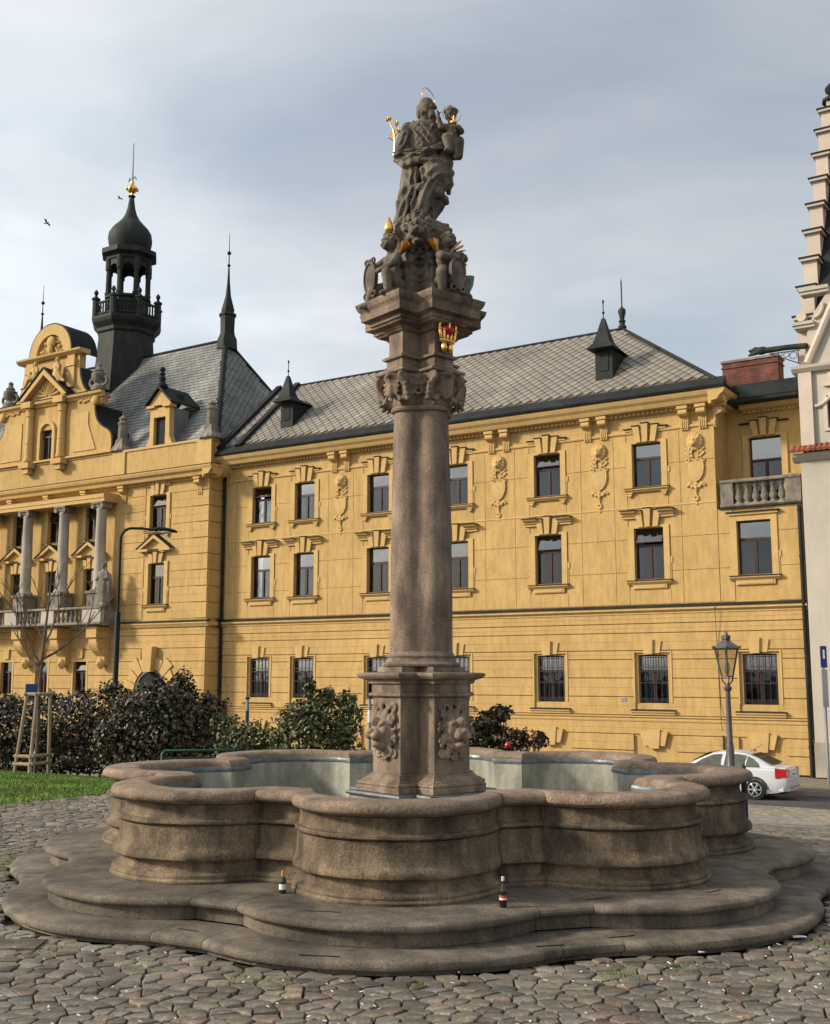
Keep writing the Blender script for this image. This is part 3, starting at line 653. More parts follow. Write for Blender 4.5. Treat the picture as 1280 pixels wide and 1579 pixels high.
def gf_trim(f, w, h, low=True):
    # double keystone, frame of thin fillets, deep sill
    obj('keystone', share(('gk', h), lambda: wedge(.09, h + .06, h + .52, .22, .27, .03, .051, .12).mesh('keystone', 'yellow_trim')), f)
    obj('keystone', share(('gk2', h), lambda: wedge(-.12, h + .02, h + .58, .17, .22, -.02, .051, .20).mesh('keystone', 'yellow_trim')), f)
    def fl():
        mb = MB(); a = w + .13; mb.box(-a - .05, a + .05, -.095, -.067, h + .09, h + .14)
        for s in (-1, 1):
            x0, x1 = sorted((s * (a - .01), s * (a + .05))); mb.box(x0, x1, -.09, -.0675, .02, h + .088)
        return mb.mesh('surround', 'yellow_trim')
    obj('surround', share(('gs', w, h), fl), f)
    obj('grille', share(('gg', w, h), lambda: grille(w, h)), f)
    def sl():
        mb = MB(); a = w + .27; mb.pyz([(-.045, -.29), (-.2, -.285), (-.2, -.345), (-.15, -.38), (-.13, -.45), (-.045, -.45)], -a, a); return mb.mesh('sill', 'yellow_trim')
    obj('sill', share(('gsl', w), sl), f)
    obj('sill_flashing', share(('gsf', w), lambda: MB().pyz([(-.04, -.235), (-.23, -.265), (-.23, -.285), (-.04, -.275)], -w - .29, w + .29).mesh('sill_flashing', 'dark_metal')), f)
for c in BAYS + [1.5]:
    w = HW if c < 0 else HW + .03
    f = add_window(hall, c, 0, 0.98, w, 1.85, 'c', rw, dark=rw.random() < .4); gf_trim(f, w, 1.85)
f = add_window(hall, 1.5, 0, 5.76, HW + .03, 2.02, 'e', rw); surround(f, HW + .03, 2.02, 'e', zhi=.22); sill(f, HW + .03, 'e', apron=True)
obj('lead_cap', share('ecap', lambda: MB().box(-1.0, 1.0, -.2, -.003, 2.33, 2.37).mesh('lead_cap', 'dark_metal')), f)
obj('hood', share('ehood', lambda: MB().box(-.92, .92, -.14, -.003, 2.24, 2.327).mesh('hood', 'yellow_trim')), f)
f = add_window(hall, 1.62, -1.6, 8.6, .62, 2.65, 'r', rw); surround(f, .62, 2.65, 'r', zlo=0); keystones(f, 2.65, .72)
# upper hood strip of that window
for s in (-1, 1): obj('lead_cap', share(('rcap', s), lambda: MB().box(*sorted((s * .5, s * .95)), -.16, -.001, 3.2, 3.24).mesh('lead_cap', 'dark_metal')), f)

# ---- rusticated ground floor: every course piece between the windows is a part
def course(u0, u1, z0, z1, v=0.0, proud=0.065, name='wall_course'):
    m = (z0 + z1) / 2
    prof = [(v + .001, z0 + .026), (v + proud - .012, z0 + .026), (v + proud, z0 + .036), (v + proud, m - .012), (v + proud - .012, m - .004), (v + proud - .012, m + .004), (v + proud, m + .012), (v + proud, z1 - .014), (v + proud - .01, z1 - .004), (v + .001, z1 - .004)]
    return FB().fprof(prof, u0, u1).build(name, 'yellow', hall)
gaps = [(c - (HW + .135), c + (HW + .135)) for c in BAYS] + [(1.5 - .765, 1.5 + .765)]
edges = [UL]
for a, b in sorted(gaps): edges += [a, b]
edges.append(UR)
piers = list(zip(edges[0::2], edges[1::2]))
for z0, z1 in ((2.98, 3.66), (3.66, 4.02)): course(UL, UR, z0, z1)
course(UL, UR, 4.02, 4.40, proud=.07)
for z0, z1 in ((0.50, 1.20), (1.20, 1.92), (1.92, 2.64)):
    for a, b in piers: course(a + .004, b - .004, z0, z1)
for a, b in piers: course(a + .004, b - .004, 2.64, 2.98)
# string course under the sills, basement with blind openings
FB().fprof([(.001, .28), (.07, .28), (.09, .33), (.09, .40), (.15, .45), (.15, .49), (.001, .498)], UL, UR).build('string_course', 'yellow_trim', hall)
course(UL, UR, -.22, .27, proud=.06)
for z0, z1 in ((-.84, -.22),):
    for a, b in piers: course(a + .1, b - .1, z0, z1, proud=.10)
for a, b in piers: course(a + .1, b - .1, -1.49, -.84, proud=.10)
for a, b in gaps:
    c = (a + b) / 2
    k = wedge(c, -.72 - ZB, -.02 - ZB, .2, .27, 0, .062, .19).build('keystone', 'yellow_trim', hall); k2 = MB().pxz([(c - .42, -.62 - ZB), (c - .204, -.62 - ZB), (c - .268, -.08 - ZB), (c - .56, -.08 - ZB)], -.15, -.0625).build('keystone', 'yellow_trim', hall)
    MB().pxz([(c + .204, -.62 - ZB), (c + .42, -.62 - ZB), (c + .56, -.08 - ZB), (c + .268, -.08 - ZB)], -.15, -.0625).build('keystone', 'yellow_trim', hall)
# belt course with lead on top
FB().fprof([(.001, 4.40), (.10, 4.40), (.10, 4.46), (.16, 4.50), (.22, 4.54), (.22, 4.63), (.001, 4.64)], UL, UR + .05).build('belt_course', 'yellow_trim', hall)
FB().fprof([(.001, 4.76), (.26, 4.66), (.26, 4.635), (.001, 4.643)], UL, UR + .08).build('belt_flashing', 'dark_metal', hall)
# ---- upper floors: smooth panels with fine joints
def panel(u0, u1, z0, z1, v=0.0, proud=.025):
    g = .010; return FB().fb(u0 + g, u1 - g, v + .0008, v + proud, z0 + g, z1 - g).build('wall_panel', 'yellow', hall)
pil = [UL, -24.1, -18.6, -17.05, -14.2, -12.5, -10.05, -8.65, -5.4, -3.95, -1.35, 0.15]
blocks = []
cuts = sorted(set([UL, 0.15] + [c + s * (HW + .25) for c in BAYS for s in (-1, 1)] + [-17.63 - .72, -17.63 + .72, -9.2 - .72, -9.2 + .72, -4.72 - .72, -4.72 + .72, -13.45 - .72, -13.45 + .72, -1.25, -24.1]))
for a, b in zip(cuts, cuts[1:]):
    if b - a < .1: continue
    m = (a + b) / 2
    win = any(abs(m - c) < HW + .2 for c in BAYS)
    if win: 
        panel(a, b, 4.78, 5.36); panel(a, b, 8.60, 9.08); continue
    for z0, z1 in ((4.78, 6.05), (6.05, 7.35), (7.35, 8.60), (8.60, 10.28), (10.28, 11.55)): panel(a, b, z0, z1)
for a, b in ((.16, .72), (2.28, UR)):
    for z0, z1 in ((4.78, 6.05), (6.05, 7.35), (7.35, 8.28)): panel(a, b, z0, z1)
FB().fprof([(.001, 8.57), (.035, 8.57), (.05, 8.61), (.035, 8.64), (.001, 8.64)], UL, .15).build('string_course', 'yellow_trim', hall)
# frieze, dentils, cornice and gutter
FB().fprof([(.001, 11.60), (.05, 11.60), (.07, 11.66), (.05, 11.70), (.001, 11.70)], UL, .15).build('architrave', 'yellow_trim', hall)
FB().fprof([(-.002, 12.30), (.12, 12.30), (.12, 12.40), (.42, 12.45), (.46, 12.52), (.50, 12.60), (.60, 12.70), (.66, 12.82), (.66, 12.88), (-.002, 12.92)], UL, .66).build('cornice', 'yellow_trim', hall)
# cornice returns round the corner to the set-back wing
MB().pxz([(.153, 12.30 - ZB), (.27, 12.30 - ZB), (.27, 12.40 - ZB), (.50, 12.45 - ZB), (.60, 12.60 - ZB), (.74, 12.70 - ZB), (.80, 12.82 - ZB), (.80, 12.88 - ZB), (.153, 12.92 - ZB)], -.655, 1.6).build('cornice', 'yellow_trim', hall)
FB().fprof([(-1.601, 12.20), (-1.48, 12.20), (-1.48, 12.30), (-1.2, 12.35), (-1.1, 12.45), (-.98, 12.62), (-.98, 12.70), (-1.601, 12.74)], .803, UR + .4).build('cornice', 'yellow_trim', hall)
den = FB()
u = UL + .1
while u < .1:
    den.fb(u, u + .10, .121, .20, 12.305, 12.395); u += .19
den.build('dentil_course', 'yellow_trim', hall)
den = FB(); u = .9
while u < UR + .3:
    den.fb(u, u + .10, -1.479, -1.40, 12.205, 12.295); u += .19
den.build('dentil_course', 'yellow_trim', hall)
def bracket():
    p = [(0, 0), (-.05, 0), (-.06, .10), (-.09, .30), (-.10, .42), (-.16, .46), (-.26, .48), (-.34, .54), (-.37, .62), (-.36, .70), (-.30, .74), (0, .74)]
    mb = MB().pyz(p, -.17, .17)
    for x in (-.12, -.04, .04, .12): mb.box(x - .022, x + .022, -.105, -.04, .03, .44)
    mb.box(-.21, .21, -.40, 0, .743, .86); mb.tube([(-.175, -.28, .60), (.175, -.28, .60)], .10, 12)
    for x in (-.11, 0, .11): mb.ell((x, -.07, -.03), .045, 8, 5)
    return mb.mesh('bracket', 'yellow_trim')
BR = bracket()
for c in (-17.63, -13.45, -9.2, -4.72, -.62):
    for s in (-.36, .36): obj('bracket', BR, hall, (c + s, -.002, 11.55 - ZB))
for c in (-24.55,): obj('bracket', BR, hall, (c, -.002, 11.55 - ZB))
obj('bracket', BR, hall, (.152, .1, 11.55 - ZB), (0, 0, pi / 2))
# lion mask cartouches
def cartouche():
    mb = MB()
    mb.ell((0, -.10, 1.95), (.21, .17, .24)); mb.ell((0, -.22, 1.86), (.12, .10, .10)); mb.ell((0, -.2, 1.99), (.055, .1, .12))
    for s in (-1, 1):
        mb.ell((s * .10, -.2, 2.03), (.07, .06, .05)); mb.ell((s * .16, -.12, 2.10), (.07, .08, .08))
    for k in range(14):
        a = 2 * pi * k / 14; mb.ell((.25 * cos(a), -.06, 1.96 + .28 * sin(a)), (.09, .08, .09))
    for s in (-1, 1):
        mb.chain([(s * .09, -.08, 1.72), (s * .14, -.06, 1.52), (s * .10, -.06, 1.34)], [.035, .03, .03])
        for k in range(7): mb.ell((s * (.20 + .07 * (k % 3)), -.03, 1.38 + .06 * k), (.07, .05, .06))
        mb.torus((s * .30, -.05, 1.22), .075, .03, (0, 1, 0), 14, 6)
        mb.ell((s * .24, -.05, .30), (.09, .06, .07)); mb.ell((s * .33, -.04, .24), (.07, .05, .06)); mb.ell((s * .15, -.05, .20), (.08, .06, .08))
    sh = [(-.30, 1.20), (-.12, 1.13), (0, 1.22), (.12, 1.13), (.30, 1.20), (.33, .95), (.29, .68), (.17, .48), (0, .38), (-.17, .48), (-.29, .68), (-.33, .95)]
    mb.pxz(sh, -.07, 0); mb.pxz([(x * .82, .8 + (z - .8) * .82) for x, z in sh], -.09, -.06)
    for i in range(len(sh)):
        a = sh[i]; b = sh[(i + 1) % len(sh)]; mb.cap((a[0], -.07, a[1]), (b[0], -.07, b[1]), .028, .028, 6)
    mb.ell((0, -.06, .14), (.07, .06, .14)); mb.ell((0, -.05, .28), (.12, .07, .07))
    mb.chain([(0, -.04, .1), (.0, -.04, -.12), (.05, -.04, -.22), (.02, -.04, -.34), (-.05, -.04, -.30)], [.05, .04, .045, .04, .03], 6); mb.torus((.0, -.04, -.27), .10, .025, (0, 1, 0), 12, 5); mb.ell((0, -.03, -.48), (.045, .03, .06))
    me = fuse(mb, .022, 1); me.name = 'cartouche'; me.materials.append(mats['yellow_trim']); return me
CT = cartouche()
for c in (-17.63, -13.45, -9.25, -4.62, -.62): obj('cartouche', CT, hall, (c, -.01, 9.05 - ZB))
# rain pipes
def pipe(u, v, z0, z1, name='drainpipe'):
    mb = FB(); mb.tube([(u, -v, z0 - ZB), (u, -v, z1 - ZB)], .075, 10)
    z = z0 + 1
    while z < z1: mb.tube([(u, -v, z - ZB), (u, -v, z + .06 - ZB)], .095, 10); z += 1.7
    return mb.build(name, 'dark_metal', hall, smooth=40)
pipe(-24.82, .14, ZB, 4.38); pipe(-24.82, .32, 4.36, 4.8); pipe(-24.82, .14, 4.78, 12.28)
pipe(UR - .06, .16, ZB, 8.2)
# balcony of the set-back top floor
FB().fprof([(-.44, 8.30), (.06, 8.30), (.12, 8.36), (.12, 8.44), (-.44, 8.44)], .30, UR).build('balcony_slab', 'grey_stone', hall)
FB().fprof([(.001, 8.282), (.13, 8.282), (.13, 8.298), (.001, 8.298)], .2, UR + .1).build('balcony_flashing', 'dark_metal', hall)
FB().fprof([(-.30, 9.26), (.07, 9.26), (.09, 9.31), (.07, 9.38), (-.30, 9.38)], .30, UR).build('balustrade_rail', 'grey_stone', hall)
FB().fb(.30, .78, -.28, .04, 8.443, 9.257).build('balustrade_pier', 'grey_stone', hall); FB().fb(2.72, UR, -.28, .04, 8.443, 9.257).build('balustrade_pier', 'grey_stone', hall)
def baluster(h, r):
    return MB().lathe([(r * .9, 0), (r * .9, .06 * h), (r * .55, .10 * h), (r, .26 * h), (r * 1.02, .34 * h), (r * .62, .56 * h), (r * .45, .74 * h), (r * .8, .82 * h), (r * .55, .88 * h), (r * .9, .94 * h), (r * .9, h)], 10).mesh('baluster', 'grey_stone', smooth=50)
B1 = baluster(.81, .15)
for k in range(6): obj('baluster', B1, hall, (.96 + .32 * k, .12, 8.446 - ZB))
# vent plate and a cable on the wall
FB().fb(-3.92, -3.70, .067, .085, 1.03, 1.17).build('vent_plate', 'steel', hall)
MB().tube([(-.02, -.24, 4.6 - ZB), (-.03, -.08, 3.0 - ZB), (.0, -.08, 1.0 - ZB), (.05, -.19, .3 - ZB), (.08, -.16, 0 - ZB)], .012, 5).build('cable', 'iron', hall); MB().tube([(.1, -.16, -.15 - ZB), (.1, -.16, -1.45 - ZB)], .035, 6).build('cable', 'iron', hall)

# ---- slate roof of the wing
def plane_tiles(name, mat, parent, o, a, b, la, lb, test, tw, th, diamond=True, single=0, key=None, seed=1):
    """overlapping slates on the plane o + a*s + b*t; the first `single` nearest slates are objects, the rest one joined part"""
    rnd = random.Random(seed); o = Vector(o); a = Vector(a).normalized(); b = Vector(b).normalized(); n = a.cross(b).normalized()
    cells = []; j = 0; t = th * .5
    while t < lb:
        s = (tw / 2 if j % 2 else 0)
        while s < la:
            if test(s, t): cells.append((s, t))
            s += tw
        t += th / 2 if diamond else th; j += 1
    def shape():
        if diamond: P = [(-tw * .5, 0), (0, -th * .5), (tw * .5, 0), (0, th * .5)]
        else: P = [(-tw * .5, -th * .55), (tw * .5, -th * .55), (tw * .5, th * .6), (-tw * .5, th * .6)]
        g = .90 if diamond else .94; return [(x * g, y * g) for x, y in P]
    sh = shape()
    def tile(mb, c, tint, fw=Matrix.Identity(4)):
        up = .03; V = []
        for x, y in sh: V.append((x, y, .012 + up * (0.5 - y / th)))
        for x, y in sh: V.append((x, y, .000))
        mb.add([fw @ Vector(v) for v in V], [(0, 1, 2, 3), (0, 4, 5, 1), (1, 5, 6, 2), (2, 6, 7, 3), (3, 7, 4, 0)], tint)
    F = Matrix(((a.x, b.x, n.x), (a.y, b.y, n.y), (a.z, b.z, n.z))).to_4x4()
    if single:
        cells.sort(key=lambda c: -c[0]); vari = []
        for k in range(8):
            m1 = MB(); tile(m1, None, k / 7.0); vari.append(m1.mesh('slate', mat, tint=True))
        for c in cells[:single]:
            p = o + a * c[0] + b * c[1]; obj('slate', vari[min(7, max(0, int(rnd.gauss(3.5, 1.7))))], parent, mw=Matrix.Translation(p) @ F)
    mb = MB()
    for c in cells[single:]:
        p = o + a * c[0] + b * c[1]; tile(mb, c, min(1, max(0, rnd.gauss(.5, .22))), Matrix.Translation(p) @ F)
    q = mb.build('slates', mat, parent, tint=True); tag(q, kind='stuff')
EV, EZ = .46, 13.22; RV, RZ = -4.2, 17.42         # eave and ridge line of the wing
RU0, RU1 = -25.0, -5.15                            # ridge from pavilion to hip
roof = FB()
def FPt(u, v, z): return (u, -v, z - ZB)
roof.add([FPt(UL, EV, EZ), FPt(.42, EV, EZ), FPt(RU1, RV, RZ), FPt(RU0, RV, RZ), FPt(UL, RV - 4.6, EZ), FPt(.42, RV - 4.6, EZ)],
         [(0, 1, 2, 3), (1, 5, 2), (4, 3, 2, 5), (0, 3, 4), (0, 4, 5, 1)])
roof = roof.build('roof', 'roof_deck', hall)
ea = Vector(FPt(UL, EV, EZ)); eb = Vector(FPt(UL, RV, RZ)); slope = eb - ea; LB = slope.length
plane_tiles('slate', 'slate', roof, ea + Vector((0, 0, .015)), (1, 0, 0), slope, .42 - UL, LB, lambda s, t: s > .15 and (s < (RU1 - UL) + (.42 - RU1) * (1 - t / LB) - .1) and t < LB - .05 and t > .32, .47, .50, True, 300)
ha = Vector(FPt(.42, EV, EZ)); hdir = Vector((0, 1, 0)); hs = Vector(FPt(RU1, RV, RZ)) - Vector(FPt(.42, RV, EZ))
plane_tiles('slate', 'slate', roof, ha + Vector((.01, 0, .015)), hdir, hs, 9.2, hs.length, lambda s, t: (t / hs.length) * 4.66 + .1 < s < 9.2 - (t / hs.length) * 4.6 - .1, .47, .50, True)
# dark eave strip, gutter, ridge and hip rolls
def dark(mb, name='flashing', sm=None): return mb.build(name, 'dark_metal', roof, smooth=sm)
dark(FB().fprof([(.48, 12.885), (.74, 12.90), (.78, 12.98), (.42, 13.36), (.40, 13.30), (.36, 12.95)], UL + .02, .80), 'eave_strip')
dark(MB().pxz([(.40, 12.89 - ZB), (.84, 12.90 - ZB), (.86, 12.98 - ZB), (.46, 13.34 - ZB)], -.52, 1.55), 'eave_strip')
dark(MB().tube([FPt(RU0, RV, RZ + .02), FPt(RU1, RV, RZ + .02)], .07, 8), 'ridge_roll', 40)
dark(MB().tube([FPt(RU1, RV, RZ + .02), FPt(.44, EV, EZ + .05)], .08, 8), 'hip_roll', 40)
dark(MB().tube([FPt(RU1, RV, RZ), FPt(.44, RV - 4.6, EZ + .05)], .08, 8), 'hip_roll', 40)
# raised fire-wall flashings beside the pavilion
for du in (0.0, 1.25):
    p0 = ea + Vector((du + .1, 0, 0)); p1 = eb + Vector((du + .1, 0, 0))
    nrm = Vector((0, 0, 1)).cross(Vector((1, 0, 0)))
    up = Vector((0, -slope.z, slope.y)).normalized() * -1
    if up.z < 0: up = -up
    mb = MB(); w = .16
    ring = lambda p: [p + Vector((-w, 0, 0)), p + Vector((w, 0, 0)), p + Vector((w, 0, 0)) + up * .22, p + Vector((-w, 0, 0)) + up * .22]
    dark(mb.loft([ring(p0), ring(p1)]), 'firewall_cap')
# ventilation dormers with needle roofs
def vent_dormer(u):
    root = roof; z0 = 14.1; v0 = -.55
    mb = FB(); w = .38
    body = [(-w, .0), (w, .0), (w, 1.25), (-w, 1.25)]
    mb.add([FPt(u - w, v0, z0), FPt(u + w, v0, z0), FPt(u + w, v0, z0 + 1.35), FPt(u - w, v0, z0 + 1.35), FPt(u - w, v0 - 1.6, z0 + 1.35), FPt(u + w, v0 - 1.6, z0 + 1.35)],
           [(0, 1, 2, 3), (1, 5, 2), (0, 3, 4), (3, 2, 5, 4)])
    d = mb.build('roof_dormer', 'dark_metal', root)
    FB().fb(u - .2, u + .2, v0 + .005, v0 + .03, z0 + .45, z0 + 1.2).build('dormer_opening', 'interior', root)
    mb = FB(); c = (u, -(v0 - .08)); zz = z0 + 1.36 - ZB
    mb.loft([[(c[0] + sx * r, c[1] + sy * r * .9, zz + h) for sx, sy in ((-1, -1), (1, -1), (1, 1), (-1, 1))] for r, h in ((.58, 0), (.56, .05), (.36, .28), (.22, .75), (.07, 1.35), (.02, 1.4))])
    mb.tube([(c[0], c[1], zz + 1.35), (c[0], c[1], zz + 2.1)], .02, 6); mb.ell((c[0], c[1], zz + 1.62), .06, 8, 6); mb.ell((c[0], c[1], zz + 2.1), (.045, .045, .09), 8, 6)
    mb.build('dormer_spire', 'dark_metal', root)
    mb = FB(); mb.add([FPt(u - .56, v0 - .1, z0 + 1.40), FPt(u + .56, v0 - .1, z0 + 1.40), FPt(u, v0 - .1, z0 + 1.72), FPt(u - .5, v0 - 1.75, z0 + 1.40), FPt(u + .5, v0 - 1.75, z0 + 1.40), FPt(u, v0 - 2.1, z0 + 1.72)], [(0, 1, 2), (0, 2, 5, 3), (1, 4, 5, 2)])
    mb.build('dormer_roof', 'tower_copper', root)
vent_dormer(-21.45); vent_dormer(-4.55)
# finial at the hip end
mb = MB().lathe([(.17, 0), (.2, .1), (.13, .2), (.12, .3), (.17, .36), (.1, .45), (.13, .6), (.18, .8), (.16, .92), (.06, 1.0), (.03, 1.1), (.03, 2.2), (.005, 2.4)], 12, FPt(RU1, RV, RZ))
mb.build('finial', 'tower_copper', roof, smooth=40)
# roof of the set-back end and the brick chimney
low = FB(); low.add([FPt(.9, -.86, 12.72), FPt(UR + .4, -.86, 12.72), FPt(UR + .4, -1.5, 13.4), FPt(.6, -1.5, 13.4)], [(0, 1, 2, 3)]); low.fb(.45, UR + .4, -5, -1.5, 12.9, 13.42); low.build('eave_strip', 'dark_metal', roof)
ch = FB().fb(-.35, 1.9, -3.9, -3.0, 12.8, 14.78).fb(-.39, 1.94, -3.94, -2.96, 14.55, 14.60).build('chimney', 'brick', roof)
FB().fb(-.40, 1.95, -3.95, -2.95, 14.785, 14.88).build('chimney_cap', 'grey_stone', roof)
# ------------------------------------------------------------------ projecting pavilion with gable, portico and tower
PV = 1.0; PU0, PU1 = -49.8, -25.0; GC = -37.4
P_LOG = [-42.35, -39.4, -36.45, -33.4]; PWIN = -28.5
ph = [(c, .52, 9.22, 10.97) for c in P_LOG] + [(c, .52, 5.7, 7.62) for c in P_LOG] + [(c - .5, .5, 1.0, 2.80) for c in P_LOG]
ph += [(PWIN, .58, 9.4, 11.18), (PWIN, .56, 5.6, 7.66), (PWIN - .1, 1.15, ZB, 1.3)]
wall_with_holes('pavilion_wall', PU0, PU1, ZB, 12.35, ph, PV - .45, PV, 'yellow', hall)
FB().fb(PU1 - .4, PU1, -.2, PV - .452, ZB, 12.35).build('pavilion_wall', 'yellow', hall)
FB().fb(PU0 + .2, PU1 - .5, -2.0, -1.9, ZB, 12.3).build('interior', 'interior', hall)
for z in (4.2, 8.4): FB().fb(PU0 + .2, PU1 - .5, -1.898, PV - .46, z - .12, z).build('interior', 'interior', hall)
def pcourse(u0, u1, z0, z1, proud=.06): return course(u0, u1, z0, z1, v=PV, proud=proud)
# quoins: long and short blocks at the corner, on the face and round on the return
z = 4.8; k = 0
while z < 11.6:
    pcourse(PU1 - (1.05 if k % 2 else .8), PU1, z, z + .78, proud=.06)
    FB().fb(PU1 + .001, PU1 + .05, .03, PV, z + .02, z + .76).build('quoin', 'yellow', hall)
    pcourse(PWIN + .95, PU1 - (1.08 if k % 2 else .83), z, z + .78, proud=.03)
    pcourse(-31.1, PWIN - .95, z, z + .78, proud=.03)
    z += .80; k += 1
for z0, z1 in ((-1.49, -.8), (-.8, -.1), (-.1, .6), (.6, 1.3), (1.3, 2.0), (2.0, 2.7), (2.7, 3.35), (3.35, 4.0), (4.0, 4.38)):
    FB().fb(PU1 + .001, PU1 + .06, .03, PV, z0 + .02, z1 - .02).build('quoin', 'yellow', hall)
    if z1 <= 2.0: segs = [(-31.2, PWIN - 1.5), (PWIN + 1.3, PU1)]
    else: segs = [(-31.2, PWIN - .9), (PWIN + .7, PU1)] if z1 < 3.4 else [(-31.2, PU1)]
    for a, b in segs: pcourse(a, b, z0, z1)
    gp = [(c - .5 - .66, c - .5 + .66) for c in P_LOG]
    if z0 >= .6 and z1 <= 2.9:
        e = [-45.0]
        for a, b in sorted(gp): e += [a, b]
        e.append(-31.21)
        for a, b in zip(e[0::2], e[1::2]): pcourse(a, b - .005, z0, z1)
    else: pcourse(-45.0, -31.215, z0, z1)
# wrap the belt
FB().fprof([(PV, 4.40), (PV + .12, 4.40), (PV + .2, 4.52), (PV + .24, 4.56), (PV + .24, 4.64), (PV, 4.64)], PU0, PU1 + .22).build('belt_course', 'yellow_trim', hall)
FB().fprof([(PV, 4.75), (PV + .28, 4.66), (PV + .28, 4.643), (PV, 4.643)], PU0, PU1 + .26).build('belt_flashing', 'dark_metal', hall)
FB().fb(PU1 + .002, PU1 + .2, .27, PV - .002, 4.45, 4.62).build('belt_course', 'yellow_trim', hall)
# windows of the pavilion
f = add_window(hall, PWIN, PV, 9.4, .58, 1.78, 'p', rw, openv=18); surround(f, .58, 1.78, 'p1'); keystones(f, 1.78, .78); sill(f, .58, 'p1')
side_hoods(f)
def tri_hood(h):
    mb = MB(); zb = h + .62
    mb.pxz([(-1.15, zb), (-.40, zb), (-.40, zb + .12), (-1.15, zb + .12)], -.34, -.003); mb.pxz([(.40, zb), (1.15, zb), (1.15, zb + .12), (.40, zb + .12)], -.34, -.0035)
    for s in (-1, 1):
        q = [(s * 1.15, zb + .123), (s * .92, zb + .123), (0, zb + .66), (0, zb + .86)]
        if s > 0: q.reverse()
        mb.pxz(q, -.34, -.0032)
    mb.pxz([(-.9, zb + .124), (.9, zb + .124), (0, zb + .65)], -.1, -.0031)
    return mb.mesh('hood', 'yellow_trim')
def tri_cap(h):
    mb = MB(); zb = h + .62
    for s in (-1, 1):
        q = [(s * 1.2, zb + .125), (0, zb + .865), (0, zb + .91), (s * 1.2, zb + .165)]
        if s < 0: q.reverse()
        mb.pxz(q, -.38, -.003)
    return mb.mesh('lead_cap', 'dark_metal')
f = add_window(hall, PWIN, PV, 5.6, .56, 2.06, 'p', rw); surround(f, .56, 2.06, 'p2'); keystones(f, 2.06, .60); sill(f, .56, 'p2', apron=True)
obj('hood', tri_hood(2.06), f); obj('lead_cap', tri_cap(2.06), f)
for i, c in enumerate(P_LOG):
    f = add_window(hall, c, PV, 9.22, .52, 1.75, 'l', rw, openv=[0, 0, 22, 24][i]); surround(f, .52, 1.75, 'l1'); sill(f, .52, 'l1')
    f = add_window(hall, c, PV, 5.7, .52, 1.92, 'l', rw); surround(f, .52, 1.92, 'l2', zlo=0); keystones(f, 1.92, .60)
    obj('hood', share('lth', lambda: tri_hood(1.92)), f); obj('lead_cap', share('ltc', lambda: tri_cap(1.92)), f)
    f = add_window(hall, c - .5, PV, 1.0, .5, 1.8, 'g', rw, openv=20 if i == 3 else 0)
    obj('surround', share('pgs', lambda: MB().box(-.63, -.503, -.07, -.002, -.05, 1.9).box(.503, .63, -.07, -.002, -.05, 1.9).box(-.5, .5, -.07, -.003, 1.804, 1.9).mesh('surround', 'yellow_trim')), f)
    obj('keystone', share('pgk', lambda: wedge(.05, 1.91, 2.45, .2, .24, 0, .052, .16).mesh('keystone', 'yellow_trim')), f)
# arched gateway
def arch_ring(c, r0, r1, zc, v0, v1, n=16):
    mb = FB(); poly = [(c + r1 * cos(pi * i / n), zc + r1 * sin(pi * i / n)) for i in range(n + 1)] + [(c + r0 * cos(pi * i / n), zc + r0 * sin(pi * i / n)) for i in range(n, -1, -1)]
    V = [(u, -v1, z - ZB) for u, z in poly] + [(u, -v0, z - ZB) for u, z in poly]; m = n + 1; F = []
    L = len(poly)
    for i in range(n): F.append((i, i + 1, L - 2 - i, L - 1 - i)); F.append((L + i, L + L - 1 - i, L + L - 2 - i, L + i + 1))
    for i in range(L): j = (i + 1) % L; F.append((i, L + i, L + j, j))
    return mb.add(V, F)
ga = PWIN - .1
for k in range(9):
    if k == 4: continue
    a0 = pi * k / 9 + .02; a1 = pi * (k + 1) / 9 - .02; R = 1.75 if k % 2 else 2.0
    FB().fpoly([(ga + 1.16 * cos(a0), 1.2 + 1.16 * sin(a0)), (ga + R * cos(a0), 1.2 + R * sin(a0)), (ga + R * cos(a1), 1.2 + R * sin(a1)), (ga + 1.16 * cos(a1), 1.2 + 1.16 * sin(a1))], PV + .065, PV + .14).build('voussoir', 'yellow_trim', hall)
wedge(ga, 2.2 - ZB, 3.45 - ZB, .27, .36, 0, PV + .056, PV + .42).build('keystone', 'yellow_trim', hall)
arch_ring(ga, 1.0, 1.155, 1.2, PV - .2, PV + .08).build('gate_arch', 'grey_stone', hall)
FB().fb(ga - 1.149, ga + 1.149, PV - .40, PV - .30, ZB, 1.29).build('gate', 'frame', hall)
FB().fpoly([(ga - .998, 1.2), (ga + .998, 1.2)] + [(ga + .998 * cos(pi * i / 16), 1.203 + .998 * sin(pi * i / 16)) for i in range(17)], PV + .002, PV + .03).build('dark_arch_panel', 'interior', hall)  # dark sheet added on the wall face in place of the arch's shaded depth
